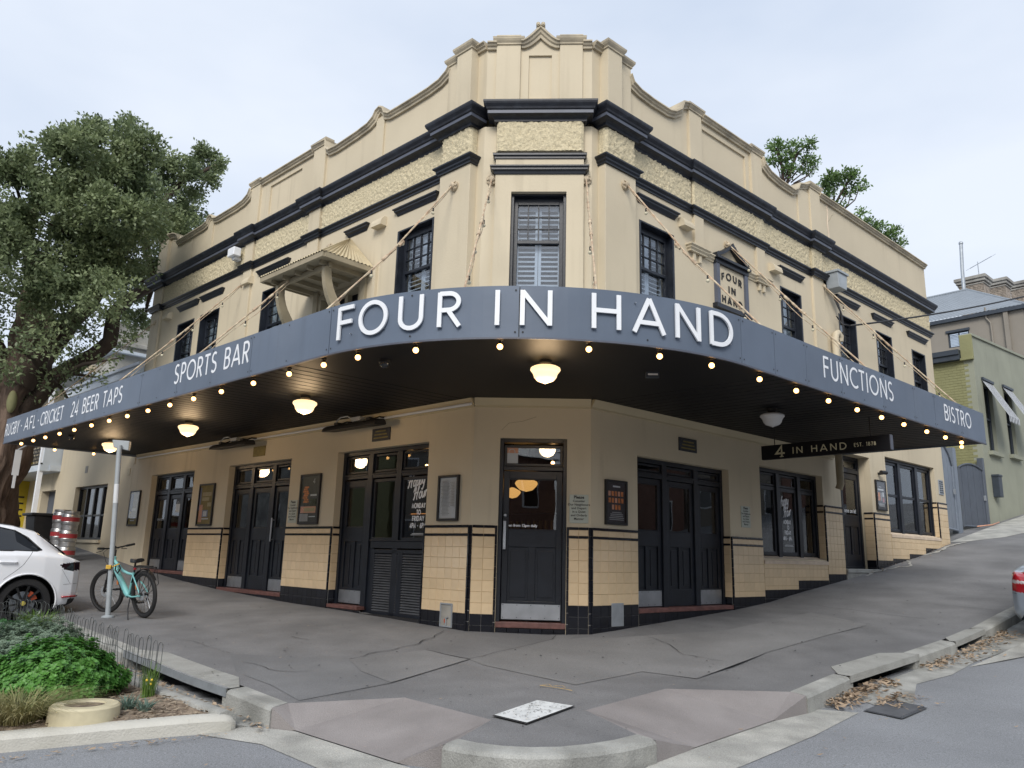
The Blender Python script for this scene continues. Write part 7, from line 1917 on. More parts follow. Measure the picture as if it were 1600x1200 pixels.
GB = [((9.58, 19.39, 18.37), 0.44), ((10.27, 19.45, 18.28), 0.38), ((10.95, 19.45, 18.45), 0.33), ((9.45, 19.52, 17.77), 0.33), ((10.14, 19.64, 17.39), 0.44), ((10.87, 19.59, 17.81), 0.33), ((9.94, 19.51, 17.92), 0.38), ((10.96, 19.68, 17.41), 0.25), ((11.93, 19.85, 16.9), 0.49), ((12.61, 19.82, 17.18), 0.49), ((13.16, 19.94, 16.8), 0.38), ((12.76, 19.98, 16.52), 0.38), ((11.8, 19.96, 16.36), 0.38), ((12.22, 20.07, 15.97), 0.27), ((11.23, 19.64, 17.68), 0.22), ((11.92, 19.79, 17.17), 0.33), ((13.18, 20.18, 15.72), 0.22), ((13.87, 20.36, 15.07), 0.38), ((14.29, 20.47, 14.68), 0.44), ((14.7, 20.44, 14.96), 0.27), ((14.84, 20.55, 14.48), 0.33), ((13.46, 20.28, 15.33), 0.27), ((11.52, 19.86, 16.75), 0.27)]
GT = [[(9.88, 19.84, 16.44), (10.14, 19.67, 17.25), (10.41, 19.5, 18.06), (10.81, 19.45, 18.4)], [(9.88, 19.84, 16.44), (9.78, 19.59, 17.51), (9.5, 19.41, 18.26)], [(11.95, 20.24, 15.16), (12.08, 20.07, 15.96), (12.35, 19.96, 16.51), (12.75, 19.83, 17.19)], [(14.3, 20.65, 13.88), (14.43, 20.54, 14.42), (14.29, 20.43, 14.9)]]
for (lo, hi, lb, gi) in ((9.0, 11.4, 'wispy gum tree tuft showing above the right parapet, nearest the corner', (0, 1)), (11.4, 13.3, 'gum tree tuft above the right parapet, middle one', (2,)), (13.3, 15.5, 'low gum tree tuft above the far right parapet', (3,))):
    g = thing('gum_tree', lb, 'tree', loc=(GT[gi[0]][0][0], GT[gi[0]][0][1], 2), group='gum trees behind the pub')
    bb = [b for b in GB if lo <= b[0][0] < hi]
    base = Vector(GT[gi[0]][0]); mb = MB(); mb.tube([(base.x, base.y, 2), (base.x + .2, base.y, 8), tuple(base)], [.22, .16, .09], 8)
    for q in gi: mb.tube(GT[q], [.08, .06, .045, .03][:len(GT[q])], 6)
    for c, r in bb: mb.tube([tuple(base.lerp(Vector(c), .3)), tuple(base.lerp(Vector(c), .7) + Vector((.1, 0, -.15))), c], [.035, .025, .012], 5)
    build('trunk', mb, 'branch', g, smooth='all')
    leaves([c for c, r in bb], [r * .72 for c, r in bb], 900 * len(bb) // 4, .15, 'crown', 'gum', g, .5, 11 + gi[0], sprig=6)

# ---- garden bed in the roadway
bed_pts = [FL(-1.83, 4.47, 0), FL(-1.78, 4.62, 0), FL(-1.12, 5.95, 0), FL(-.08, 8.2, 0), FL(4.2, 8.2, 0), FL(4.6, 5.4, 0), FL(4.1, 4.62, 0), FL(3.2, 4.42, 0), FL(1.2, 4.40, 0), FL(-.8, 4.42, 0)]
bed = thing('garden_bed', 'roadside rain garden bed with wood mulch and a cream concrete edge', 'garden bed', loc=FL(.5, 6, GR(*FL(.5, 6, 0)[:2])))
def bz_(x, y): return GR(x, y) + .10 + .03 * noise.noise(Vector((x * 2, y * 2, 0))) + .012 * noise.noise(Vector((x * 18, y * 18, 3)))
build('mulch', sheet('m', [tuple(p[:2]) for p in bed_pts], bz_, None, .09), 'mulch', bed, smooth='all')
def edge_run(pts, w, h, mm, nm='bed_edging', taper=False):
    mb = MB(); n = len(pts); w_, h_ = w, h
    for k, p in enumerate(pts):
        a, b = pts[max(0, k - 1)], pts[min(n - 1, k + 1)]; t = (b - a).normalized(); nn = Vector((t.y, -t.x, 0))
        z = GR(p.x, p.y); tp = (.45, .78, .94)[k] if taper and k < 3 else 1; w, h = w_ * tp, h_ * tp
        for o_, zz in ((-w * .5, -.05), (-w * .5, h * .72), (-w * .40, h * .93), (-w * .12, h), (w * .12, h * .97), (w * .30, h * .84), (w * .44, h * .5), (w * .56, -.05)): q = p + nn * o_; mb.v.append(Vector((q.x, q.y, z + zz)))
    for k in range(n - 1):
        for j in range(7): mb.f.append([8 * k + j, 8 * k + j + 1, 8 * k + 9 + j, 8 * k + 8 + j])
    mb.f += [list(range(8)), list(range(8 * n - 1, 8 * n - 9, -1))]
    build(nm, mb, mm, bed, smooth=True)
def dens(a, b, n): return [a.lerp(b, k / n) for k in range(n + 1)]
edge_run([FL(-1.885, 4.37, 0), FL(-1.875, 4.40, 0)] + dens(FL(-1.85, 4.45, 0), FL(-1.14, 5.98, 0), 12) + dens(FL(-1.14, 5.98, 0), FL(-.08, 8.3, 0), 6)[1:], .30, .115, 'bedkerb', taper=True)
edge_run([FL(-1.86, 4.42, 0), FL(-.8, 4.42, 0), FL(1.2, 4.40, 0), FL(3.2, 4.42, 0), FL(4.1, 4.62, 0), FL(4.6, 5.4, 0), FL(4.3, 8.3, 0)], .16, .13, 'conc')
rng = random.Random(5)
def scatter(n, pos_f, zf, smin, smax, name, m, label, parent=None, lift=.012, ar=.35, tilt=.5):
    V = []; Fc = []
    for k in range(n):
        x, y = pos_f(); z = zf(x, y) + lift * rng.random(); L = rng.uniform(smin, smax); a = rng.uniform(0, 6.28); w = L * ar * rng.uniform(.6, 1.3)
        d = Vector((math.cos(a), math.sin(a), rng.uniform(-tilt, tilt) * .5)); s = Vector((-math.sin(a), math.cos(a), rng.uniform(-tilt, tilt)))
        c = Vector((x, y, z + .006)); i = len(V); curl = rng.uniform(0, .25) * L
        V += [c - d * L * .5, c + s * w * .5 + UP * curl * .4, c + d * L * .5 + UP * curl, c - s * w * .5]; Fc.append([i, i + 1, i + 2, i + 3])
    mb = MB(); mb.v = V; mb.f = Fc; o = build(name, mb, m, parent, solid_fix=False); o['kind'] = 'stuff'
    if label: o['label'] = label
    return o
bpoly = [tuple(p[:2]) for p in bed_pts]
def in_bed():
    while True:
        p = FL(rng.uniform(-1.9, 4.0), rng.uniform(4.45, 7.5), 0)
        if in_poly(p[:2], bpoly): return p.x, p.y
scatter(9000, in_bed, bz_, .02, .075, 'mulch_chips', 'chip', 'loose wood chips over the garden bed', ar=.3)
# leaf litter
def band(F, s0, s1, f, w, pw=1.):
    def g():
        s = rng.uniform(s0, s1); o = f(s) + abs(rng.gauss(0, w)); p = F(s, o, 0); return p.x, p.y
    return g
GZ = lambda x, y: GR(x, y) + .012
scatter(420, band(FR, -.6, 1.0, lambda s: kerbR(s) + .02, .12), GZ, .04, .10, 'leaf_litter', 'dryleaf', 'drift of dry leaves in the gutter by the nearer right drain', lift=.05, tilt=.8)
scatter(130, band(FR, -.1, .6, lambda s: kerbR(s) + .35, .16), GZ, .04, .09, 'leaf_litter', 'dryleaf', 'dry leaves around the gutter grate', lift=.02)
scatter(420, band(FR, 2.0, 5.2, lambda s: kerbR(s) + .02, .14), GZ, .04, .10, 'leaf_litter', 'dryleaf', 'drift of dry leaves in the gutter by the silver car', lift=.04, tilt=.8)
scatter(150, band(FL, -2.2, 1.6, lambda s: kerbL(s) + .04, .07), GZ, .03, .085, 'leaf_litter', 'dryleaf', 'dry leaves along the gutter under the left kerb', lift=.03, tilt=.7)
scatter(420, band(FL, 1.6, 4.4, lambda s: kerbL(s) + .06, .16), GZ, .04, .09, 'leaf_litter', 'dryleaf', 'brown leaf litter under the hoop fence', lift=.05, tilt=.8)
def front():
    t = rng.random(); a, b = FL(-2.0, 4.4, 0), FL(-1.3, 6.4, 0); p = a.lerp(b, t) + Vector((rng.gauss(.0, .03), -.14 - abs(rng.gauss(0, .07)), 0)); return p.x, p.y
scatter(110, front, GZ, .02, .06, 'leaf_litter', 'dryleaf', 'pale leaf scraps along the foot of the garden bed edge', lift=.01)
def roadscat():
    while True:
        x, y = rng.uniform(-5, 7), rng.uniform(-8, 0)
        if not in_poly((x, y), path_poly) and not in_poly((x, y), bpoly): return x, y
scatter(150, roadscat, GZ, .02, .06, 'leaf_litter', 'dryleaf', 'scattered dry leaves on the road', lift=.004, tilt=.2)
scatter(90, band(FR, 8.2, 13.5, lambda s: .05, .12), lambda x, y: G(x, y) + .01, .03, .08, 'leaf_litter', 'dryleaf', 'dry leaves against the foot of the wall up the hill', lift=.02)
def pathscat():
    while True:
        x, y = rng.uniform(-5, 9), rng.uniform(-5, 5)
        if in_poly((x, y), path_poly) and locL(x, y)[1] > .2 or (in_poly((x, y), path_poly) and locR(x, y)[1] > .2): return x, y
scatter(60, pathscat, lambda x, y: G(x, y) + .012, .015, .045, 'leaf_litter', 'dryleaf', 'scattered leaf scraps on the footpath', lift=.003, tilt=.2)
scatter(260, pathscat, lambda x, y: G(x, y) + .009, .018, .04, 'gum_spots', 'crack', 'dark trodden gum spots on the footpath', lift=.0005, ar=.8, tilt=0)
# ---- plants
def mound(x, y, r, h, n, m, name, label, leaf=.045, whorl=6, seed=1, yr=None):
    z0 = bz_(x, y); t = thing(name, label, 'shrub', loc=(x, y, z0)); rg = np.random.RandomState(seed); V = []; Fc = []; yr = yr or r
    mbs = MB(); 
    for k in range(26):
        a = rg.rand() * 6.28; q = rg.rand() * .8; mbs.tube([(x, y, z0), (x + math.cos(a) * r * q * .5, y + math.sin(a) * yr * q * .5, z0 + h * .5 * (1 - q * .4)), (x + math.cos(a) * r * q, y + math.sin(a) * yr * q, z0 + h * .85 * math.sqrt(1 - q * q))], [.012, .009, .005], 4)
    build('stems', mbs, 'branch', t)
    for k in range(n):
        a = rg.rand() * 6.2832; el = math.asin(rg.rand() ** .8) if rg.rand() < .93 else rg.rand() * .3
        lump = 1 + .24 * noise.noise(Vector((math.cos(a) * 2.2, math.sin(a) * 2.2, el * 2.5 + seed))) + .15 * noise.noise(Vector((math.cos(a) * 6, math.sin(a) * 6, el * 7 + seed)))
        f = lump * (1 - .22 * rg.rand() ** 2.5)
        N = Vector((math.cos(a) * math.cos(el), math.sin(a) * math.cos(el), math.sin(el))); c = Vector((x + N.x * r * f, y + N.y * yr * f, z0 + .03 + N.z * h * f))
        ax = (N + Vector((0, 0, .55)) + Vector(rg.normal(size=3) * .22)).normalized(); u = ax.cross(Vector((.3, .2, 1))).normalized(); w = ax.cross(u); ph = rg.rand() * 6.28
        for tier, (tl, tilt_) in enumerate(((1., .15), (.7, .6))):
            for j in range(whorl):
                an = ph + j * 6.2832 / whorl + tier * .5; d = (u * math.cos(an) + w * math.sin(an)); s_ = ax.cross(d); L = leaf * tl * rg.uniform(.8, 1.2); dd = (d + ax * tilt_).normalized()
                i = len(V); b = c + ax * tier * leaf * .3
                V += [b, b + dd * L * .55 + s_ * L * .30, b + dd * L + ax * -.1 * L, b + dd * L * .55 - s_ * L * .30]; Fc.append([i, i + 1, i + 2, i + 3])
    mb = MB(); mb.v = V; mb.f = Fc; build('foliage', mb, m, t, solid_fix=False)
    return t
mound(-4.30, -4.02, .52, .42, 3200, 'mound', 'mounded_shrub', 'bright green dense mounded shrub beside the cream pit ring', .042, 6, 2)
mound(-5.30, -2.85, .66, .42, 3600, 'greyleaf', 'mounded_shrub', 'grey green low shrub behind the bright green mound', .028, 5, 3, .45)
mound(-6.35, -2.1, .55, .30, 1900, 'mound2', 'ground_cover_plant', 'mid green low plant at the left edge behind the grey shrub', .038, 5, 4)
mound(-5.6, -3.5, .5, .30, 1500, 'greyleaf', 'mounded_shrub', 'dull green spreading plant at the left edge beside the bright green mound', .03, 5, 6)
def grass(x, y, r, h, n, m, name, label, w=.005, lean=1., seed=1, cat='grass tuft', zf=None):
    z0 = (zf or bz_)(x, y); t = thing(name, label, cat, loc=(x, y, z0)); rg = np.random.RandomState(seed); V = []; Fc = []
    for k in range(n):
        a = rg.rand() * 6.28; q = r * .35 * rg.rand() ** .5; b = Vector((x + math.cos(a) * q, y + math.sin(a) * q, z0 - .01)); a2 = a + rg.normal() * .6
        H = h * rg.uniform(.55, 1.1); out = r * rg.uniform(.3, 1.1) * lean; s = Vector((-math.sin(a2), math.cos(a2), 0)); ww = w * rg.uniform(.6, 1.3); i = len(V); m_ = 5
        for j in range(m_ + 1):
            tt = j / m_; c = b + Vector((math.cos(a2), math.sin(a2), 0)) * out * tt ** 1.7 + UP * (H * tt * (1 - .35 * lean * tt * tt)); V += [c + s * ww * (1 - tt * .85), c - s * ww * (1 - tt * .85)]
        for j in range(m_): Fc.append([i + 2 * j, i + 2 * j + 1, i + 2 * j + 3, i + 2 * j + 2])
    mb = MB(); mb.v = V; mb.f = Fc; build('blades', mb, m, t, solid_fix=False); return t
grass(-6.45, -1.05, .34, .46, 520, 'grassg', 'grass_tuft', 'upright fresh green grass tuft in front of the big car wheel', .006, .75, 3)
grass(-3.98, -4.88, .46, .34, 620, 'grassy', 'grass_tuft', 'straw tipped arching grass at the left of the cream pit ring', .005, 1.2, 4)
grass(-4.35, -4.75, .4, .3, 420, 'grassy', 'grass_tuft', 'straw tipped arching grass at the left edge of the photo', .005, 1.2, 5)
grass(-3.45, -3.95, .16, .34, 110, 'grassg', 'flowering_plant', 'thin leggy green plant with yellow flowers by the hoop fence end', .004, .5, 6)
t = [o for o in scene.objects if o.name.startswith('flowering_plant')][0]; 
for k in range(3): mb = MB(); mb.sphere((-3.42 + random.uniform(-.05, .05), -4.02 + random.uniform(-.04, .04), bz_(-3.42, -4.0) + .12 + random.uniform(-.02, .04)), .011, 6, 4); build('flower', mb, 'flower', t)
grass(-3.33, -4.5, .15, .15, 60, 'succ', 'succulent', 'blue green spiky plant right of the mound, nearer the fence', .010, .8, 7, 'plant')
grass(-3.15, -4.56, .13, .13, 50, 'succ', 'succulent', 'blue green spiky plant, rightmost in the garden bed', .009, .9, 8, 'plant')
# cream pit ring
t = thing('pit_ring', 'round cream plastic pit ring with a dark hole, in front of the green mound', 'pit', loc=(-3.5, -4.83, bz_(-3.5, -4.83)))
mb = MB(); z = bz_(-3.5, -4.83); mb.lathe(-3.5, -4.83, [(.26, z - .05), (.25, z + .10), (.235, z + .115), (.15, z + .115), (.14, z + .09)], 36); build('ring', mb, 'creamlid', t, smooth=True)
mb = MB(); mb.lathe(-3.5, -4.83, [(.145, z + .10), (.001, z + .10)], 24); build('hole', mb, 'mulch', t)
# hoop-top wire fence
t = thing('hoop_fence', 'low grey wire hoop fence along the garden bed', 'fence', loc=FL(1.5, 4.35, bz_(*FL(1.5, 4.5, 0)[:2])))
fp = [FL(-.72, 4.52, 0), FL(.6, 4.46, 0), FL(2.0, 4.40, 0), FL(3.1, 4.30, 0), FL(4.3, 4.48, 0), FL(5.4, 5.1, 0)]
def along(pts, d):
    for a, b in zip(pts, pts[1:]):
        L = (b - a).length
        if d <= L: return a.lerp(b, d / L)
        d -= L
    return pts[-1]
tot = sum((b - a).length for a, b in zip(fp, fp[1:])); d = 0; k = 0
while d < tot - .1:
    mb = MB(); A_, B_ = along(fp, d), along(fp, d + .105); H = .46 + rng.uniform(-.02, .02); ln = Vector((rng.gauss(0, .02), rng.gauss(0, .02), 0)); pts = []
    if 5.0 < d < 5.9: ln += Vector((.10, -.12, -.05))
    zb_ = bz_(A_.x, A_.y)
    for q in range(9):
        a = math.pi * q / 8; c = (A_ + B_) / 2 - (B_ - A_) / 2 * math.cos(a); pts.append(Vector((c.x, c.y, zb_ + H - .045 + .045 * math.sin(a))) + ln)
    mb.tube([Vector((A_.x, A_.y, zb_ - .05))] + pts + [Vector((B_.x, B_.y, zb_ - .05))], .0028, 5); build('wire_hoop', mb, 'wire', t)
    d += .115; k += 1
mb = MB()
for hh in (.12, .27):
    P = [along(fp, q * .2) for q in range(int(tot / .2))]; mb.tube([Vector((p.x, p.y, bz_(p.x, p.y) + hh)) for p in P], .0028, 5)
build('rail_wire', mb, 'wire', t)

# ================================================================== NEIGHBOURS UP THE LEFT STREET
an = thing('annex', 'low cream side building beyond the left end of the pub', 'building', loc=FL(15.5, 0, .8))
mb = MB(FL); wall(mb, 12.62, 18.3, -.2, 5.45, [(14.2, 16.7, 1.08, 2.57)], 0, .3); wall(mb, 18.3, 20.3, -.2, 3.15, [(18.45, 19.8, .9, 2.56)], 0, .3); build('wall', mb, 'cream', an)
mb = MB(FL); mb.box(12.62, 18.3, -4, -.31, 5.2, 5.4); mb.box(12.62, 18.5, -.02, .14, 5.4, 5.62); mb.prism([(12.62, 5.62), (18.6, 5.62), (18.6, 5.7), (12.62, 5.7)], -5, .2); build('roof', mb, 'whiteroof', an)
mb = MB(FL); mb.box(18.3, 20.3, -.0, .3, 3.12, 3.3); build('parapet_cap', mb, 'whiteroof', an)
w = MB(FL); frame_box(w, 14.2, 16.7, 1.08, 2.57, -.2, -.12, .06)
for k in (1, 2, 3): w.box(14.2 + 2.5 * k / 4 - .04, 14.2 + 2.5 * k / 4 + .04, -.2, -.12, 1.14, 2.51)
w.box(14.26, 16.64, -.19, -.13, 1.72, 1.77); wo = build('window', w, 'navy', an)
for k in range(4):
    g = MB(FL); g.box(14.24 + .62 * k, 14.82 + .62 * k, -.17, -.165, 1.14, 2.5); build('pane', g, 'glass', wo)
g = MB(FL); g.box(14.2, 16.7, -1.2, -1.1, .9, 2.6); build('interior_wall', g, 'dark', an)
g = MB(FL); g.box(14.2, 16.75, -.02, .05, 1.0, 1.08); build('window_sill', g, 'cream', an)
g = MB(FL); g.box(18.45, 19.8, -.28, -.22, .9, 2.56); dr = build('door', g, 'gategrey', an)
g = MB(FL); g.box(18.9, 19.3, -.218, -.214, 1.66, 1.69); g.box(18.85, 19.35, -.218, -.214, 1.6, 1.62); build('door_lettering', g, 'white', dr)
mb = MB(FL); mb.box(15.9, 16.1, 0, .01, 2.95, 3.15) ; build('air_brick', mb, 'greywall', an)
mb = MB(FL); mb.box(12.75, 12.95, 0, .012, 2.72, 2.9); build('air_brick', mb, 'cream_shaded', an)
gh = thing('gable_house', 'grey lichen-stained gable wall rising behind the left end of the pub', 'house', loc=FL(19, -4, 1))
mb = MB(FL); mb.box(18.6, 24, -9, -1.2, 0, 7.3); build('wall', mb, 'greywall', gh)
mb = MB(FL); mb.box(18.5, 19.1, -3.8, -1.1, 7.3, 7.45); mb.box(18.4, 19.2, -3.9, -1.0, 7.45, 7.6); mb.box(18.6, 19.0, -3.7, -1.2, 7.6, 8.3); build('chimney', mb, 'greywall', gh, bevel=.02)
mb = MB(lambda a, b, c: FL(a, b, c)); mb.v = [FL(18.7, -1.3, 7.25), FL(24, -1.3, 7.25), FL(24, -5, 9), FL(18.7, -5, 9)]; mb.f = [[0, 1, 2, 3]]; 
mb = MB(FL); mb.box(18.4, 24, -9, -1.0, 7.2, 7.3); build('eaves', mb, 'whiteroof', gh)
th = thing('terrace_house', 'terrace house with iron lace balcony glimpsed past the tree trunk', 'house', loc=FL(22, 0, 1.5))
mb = MB(FL); mb.box(20.3, 26, -6, -.6, 0, 7); build('wall', mb, 'cream', th)
mb = MB(FL); mb.box(18.35, 26, -.6, .55, 3.1, 3.28); mb.box(18.35, 18.45, -.6, .5, 3.28, 4.0); build('balcony_floor', mb, 'whiteroof', th)
mb = MB(FL); mb.box(18.35, 26, .5, .55, 4.12, 4.17); mb.box(18.35, 26, .5, .55, 3.3, 3.34)
for k in range(52):
    s = 18.4 + k * .145; mb.box(s - .008, s + .008, .515, .535, 3.3, 4.12)
    for zc in (3.5, 3.72, 3.94): mb.tube([(s + .07 + .05 * math.cos(a), .525, zc + .08 * math.sin(a)) for a in np.linspace(0, 6.28, 9)], .009, 4, False)
build('iron_lace', mb, 'blackplastic', th)['kind'] = 'stuff'
for s in (18.45, 22.2, 25.9): mb = MB(FL); mb.box(s - .06, s + .06, .45, .57, 1.5, 6.2); build('veranda_post', mb, 'white', th)
mb = MB(FL); mb.box(18.3, 26, -.7, .8, 6.2, 6.35); build('veranda_roof', mb, 'whiteroof', th)
mb = MB(FL); mb.box(21.4, 22.2, -.6, -.55, 1.4, 3.0); build('door', mb, 'orangedoor', th)
bn = thing('banner', 'yellow banner with black figure on the fence beyond the tree', 'banner', loc=FL(24, .9, 1.5))
yF = lambda a, b, c: FL(23.5 + b, a, c)
mb = MB(yF); mb.box(-.8, 2.2, 0, .03, 1.25, 4.0); build('sheet', mb, 'ybanner', bn)
mb = MB(yF); mb.box(-.85, -.8, -.02, .05, 1.0, 4.1); mb.box(2.2, 2.25, -.02, .05, 1.0, 4.1); build('post', mb, 'postgrey', bn)
mb = MB(yF); ribbon(mb, [(.0, .3), (.2, .6), (.5, .5), (.6, .2), (.9, .1)], .16, lambda u, v, d: yF(.0 + u - .4, -d, 2.9 + v), .002, .006)
for k in range(4): mb.box(-.5, .5 - .1 * k, -.004, -.001, 2.5 - k * .22, 2.56 - k * .22)
build('banner_print', mb, 'ink', bn)
ss = thing('street_sign', 'white street sign blade hanging against the tree trunk', 'sign', loc=FL(11.9, 3.0, 2.3))
mb = MB(lambda a, b, c: FL(12.9 + b, a, c)); mb.box(2.46, 2.60, 0, .02, 2.5, 3.1); mb.box(2.50, 2.56, .0, .02, 2.2, 2.5); build('sign_blade', mb, 'offwhite', ss)
mb = MB(FL); mb.tube([(12.92, 2.55, 3.1), (12.92, 2.35, 3.25)], .02, 6); build('bracket', mb, 'postgrey', ss)

# ================================================================== NEIGHBOURS UP THE RIGHT STREET
ol = thing('olive_house', 'olive green rendered house with striped window awnings up the right street', 'house', loc=FR(20, -.5, 2.3))
mb = MB(FR); mb.box(18.5, 18.8, -9, -.76, 1, 7.45); side = build('side_wall', mb, 'olive', ol)
# painted brick courses on the side wall, each proud
mb = MB(FR)
z = 1.9; r_ = 0
while z < 7.4:
    o_ = -4.2 + (.12 if r_ % 2 else 0)
    while o_ < -.8: mb.box(18.494 - random.random() * .003, 18.5, o_, o_ + .228, z, z + .074); o_ += .24
    z += .086; r_ += 1
build('brick_courses', mb, 'olive', side)['kind'] = 'stuff'
mb = MB(FR); nseg = 8
holes = [(19.15, 19.95, 4.55, 6.75), (21.2, 22.0, 4.65, 6.85)]
ww = MB(FR); wall(ww, 18.5, 30, .5, 7.5, holes, -.45, .3)
ww.prism([(18.5, 7.5), (30, 7.5), (30, 8.85), (24, 8.5), (18.5, 8.2)], -.75, -.45); build('front_wall', ww, 'olivefront', ol)
mb = MB(FR); mb.box(18.42, 18.5, -.78, -.42, 7.5, 8.25); mb.box(18.38, 18.5, -.82, -.42, 7.42, 7.5); build('parapet_pier', mb, 'olive', ol, bevel=.01)
mb = MB(FR); mb.prism([(18.45, 8.2), (24, 8.5), (30, 8.85), (30, 8.93), (24, 8.58), (18.45, 8.28)], -.8, -.4); build('coping', mb, 'olivefront', ol)
mb = MB(FR); mb.box(18.3, 19.5, -9, -.79, 7.45, 7.62); mb.box(18.25, 18.5, -9, -.79, 7.62, 7.78); build('gutter', mb, 'darktrim', ol)
for k, (a, b, z0, z1) in enumerate(holes):
    g = MB(FR); frame_box(g, a, b, z0, z1, -.62, -.55, .05); g.box(a, b, -.62, -.56, (z0 + z1) / 2 - .03, (z0 + z1) / 2 + .03); wo = build('window', g, 'darktrim', ol)
    g = MB(FR); g.box(a + .04, b - .04, -.6, -.595, z0 + .04, z1 - .04); build('pane', g, 'glass', wo); g = MB(FR); g.box(a, b, -.74, -.7, z0, z1); build('blind', g, 'dark', wo)
    g = MB(FR); g.box(a - .15, b + .15, -.46, -.32, z0 - .12, z0); build('window_sill', g, 'olivefront', ol)
    # striped awning: alternating cloth strips, front valance, side arms
    aw = MB(FR); n = 13
    for parity, mm in ((0, 'awnwhite'), (1, 'stripe')):
        q = MB(FR)
        for i in range(n):
            if i % 2 != parity: continue
            s0_, s1_ = a - .1 + (b - a + .2) * i / n, a - .1 + (b - a + .2) * (i + 1) / n
            i0 = len(q.v)
            for (o_, z) in ((-.44, z1 + .12), (.22, z1 - 1.15), (.22, z1 - 1.30)):
                q.p(s0_, o_, z); q.p(s1_, o_, z)
            q.p((s0_ + s1_) / 2, .22, z1 - 1.36)
            q.f += [[i0, i0 + 1, i0 + 3, i0 + 2], [i0 + 2, i0 + 3, i0 + 5, i0 + 6, i0 + 4]]
        build('awning_cloth', q, mm, ol, solid_fix=False)
    g = MB(FR)

    g.box(a - .12, b + .12, -.46, -.38, z1 + .1, z1 + .18); build('awning_frame', g, 'darktrim', ol)
mb = MB(FR); mb.box(19.0, 19.3, -.45, -.25, 3.1, 3.75); mb.box(18.98, 19.32, -.45, -.23, 3.73, 3.8); build('letter_box', mb, 'darktrim', ol, bevel=.01)
mb = MB(FR); mb.box(23.2, 23.4, -.45, -.42, 4.3, 4.55); build('house_number_plate', mb, 'darktrim', ol)
mb = MB(FR); mb.box(18.48, 18.5, -1.55, -1.2, 4.75, 4.95); build('air_brick', mb, 'sillcream', ol)
mb = MB(FR); mb.box(18.8, 25.5, -9, -.76, 7.2, 7.4); build('roof', mb, 'zinc', ol)
# gates across the lane
def gate(name, a, b, oa, ob, z0, z1, label, m, arch=.25, nb=9, post=True):
    t = thing(name, label, 'gate', loc=FR(a, oa, z0), group='blue grey boarded gates beside the pub')
    def F_(u, d, z): s = a + (b - a) * u; o_ = oa + (ob - oa) * u; return FR(s, o_ + d, z)
    def top(u): return z1 - arch * (2 * u - 1) ** 2 * 1.0
    for k in range(nb):
        u0, u1 = k / nb + .004, (k + 1) / nb - .004; q = MB(F_); q.prism([(u0, z0 + .05 + (u0) * .0), (u1, z0 + .05), (u1, top(u1)), (u0, top(u0))], -.012, .012 + .004 * (k % 2)); build('board', q, m, t)
    q = MB(F_); n = 14
    q.tube([(k / n, .03, top(k / n) + .01) for k in range(n + 1)], .028, 6); q.tube([(0, .03, z0 + .03), (0, .03, top(0))], .03, 6); q.tube([(1, .03, z0 + .03), (1, .03, top(1))], .03, 6); q.tube([(0, .03, z0 + .06), (1, .03, z0 + .06)], .03, 6); build('frame', q, m if m == 'gatelight' else 'gategrey', t)
    q = MB(F_); q.box(.93, .95, .03, .09, (z0 + z1) / 2 - .1, (z0 + z1) / 2 + .05); build('latch', q, 'steel', t)
    return t
gate('gate', 13.75, 16.1, -.18, -.62, 1.9, 4.25, 'pale blue grey arched gate leaf against the end of the pub', 'gatelight', .45, 7)
gate('gate', 17.0, 18.3, -.75, -.5, 2.08, 4.0, 'darker blue grey boarded gate leaf beside the olive house', 'gategrey', .15, 8)
mb = MB(FR); mb.box(16.15, 16.4, -.75, -.55, 1.6, 4.35); tag(build('gate_post', mb, 'gatelight'), 'pale blue grey post between the two gate leaves', 'post')
mb = MB(FR); mb.box(18.3, 18.45, -.6, -.45, 1.9, 4.25); tag(build('gate_post', mb, 'gategrey'), 'dark post fixed to the olive house wall', 'post')
mb = MB(FR); mb.tube([(17.1, -.4, 2.12), (17.9, -.25, 2.2), (18.4, -.2, 2.3)], .02, 5); tag(build('hose', mb, 'poster_pink', smooth='all'), 'faded red hose on the ground at the foot of the gate', 'hose')
# tall taupe house behind
tp = thing('taupe_house', 'taupe rendered house with grey hip roof and chimneys behind the olive house', 'house', loc=FR(28, -4, 3))
hole = [(-3.55, -2.73, 9.86, 10.52)]
FT = lambda a, b, c: FR(26 - b, a, c)        # side face looking down the hill: along offset, outward, up
mb = MB(FT); wall(mb, -14, -.75, 2, 10.95, hole, 0, .3); build('wall', mb, 'brownwall', tp)
mb = MB(FR); mb.box(26.3, 38, -1.05, -.75, 2, 10.95); build('wall', mb, 'brownwall', tp)
g = MB(FT); frame_box(g, -3.55, -2.73, 9.86, 10.52, -.14, -.06, .05); g.box(-3.155, -3.125, -.14, -.06, 9.91, 10.47); g.box(-3.6, -2.69, -.01, .05, 10.5, 10.6); wo = build('window', g, 'darktrim', tp)
g = MB(FT); g.box(-3.51, -2.77, -.12, -.115, 9.9, 10.48); build('pane', g, 'glass_up', wo)
g = MB(FT)
for k in range(9): g.box(-3.5, -3.17, -.2, -.17, 9.91 + k * .063, 9.945 + k * .063); g.box(-3.11, -2.77, -.2, -.17, 9.91 + k * .063, 9.945 + k * .063)
build('blind', g, 'shutter', wo)
mb = MB(FT); mb.box(-14, -.6, -.2, .16, 10.95, 11.1); build('gutter', mb, 'darktrim', tp)
mb = MB(FT); mb.box(-1.42, -1.26, .02, .12, 8, 10.95); mb.tube([(-2.05, .05, 11.3), (-2.04, .05, 10.85), (-1.9, .06, 10.6), (-1.88, .06, 8.6)], .035, 6); build('downpipe', mb, 'brownwall', tp)
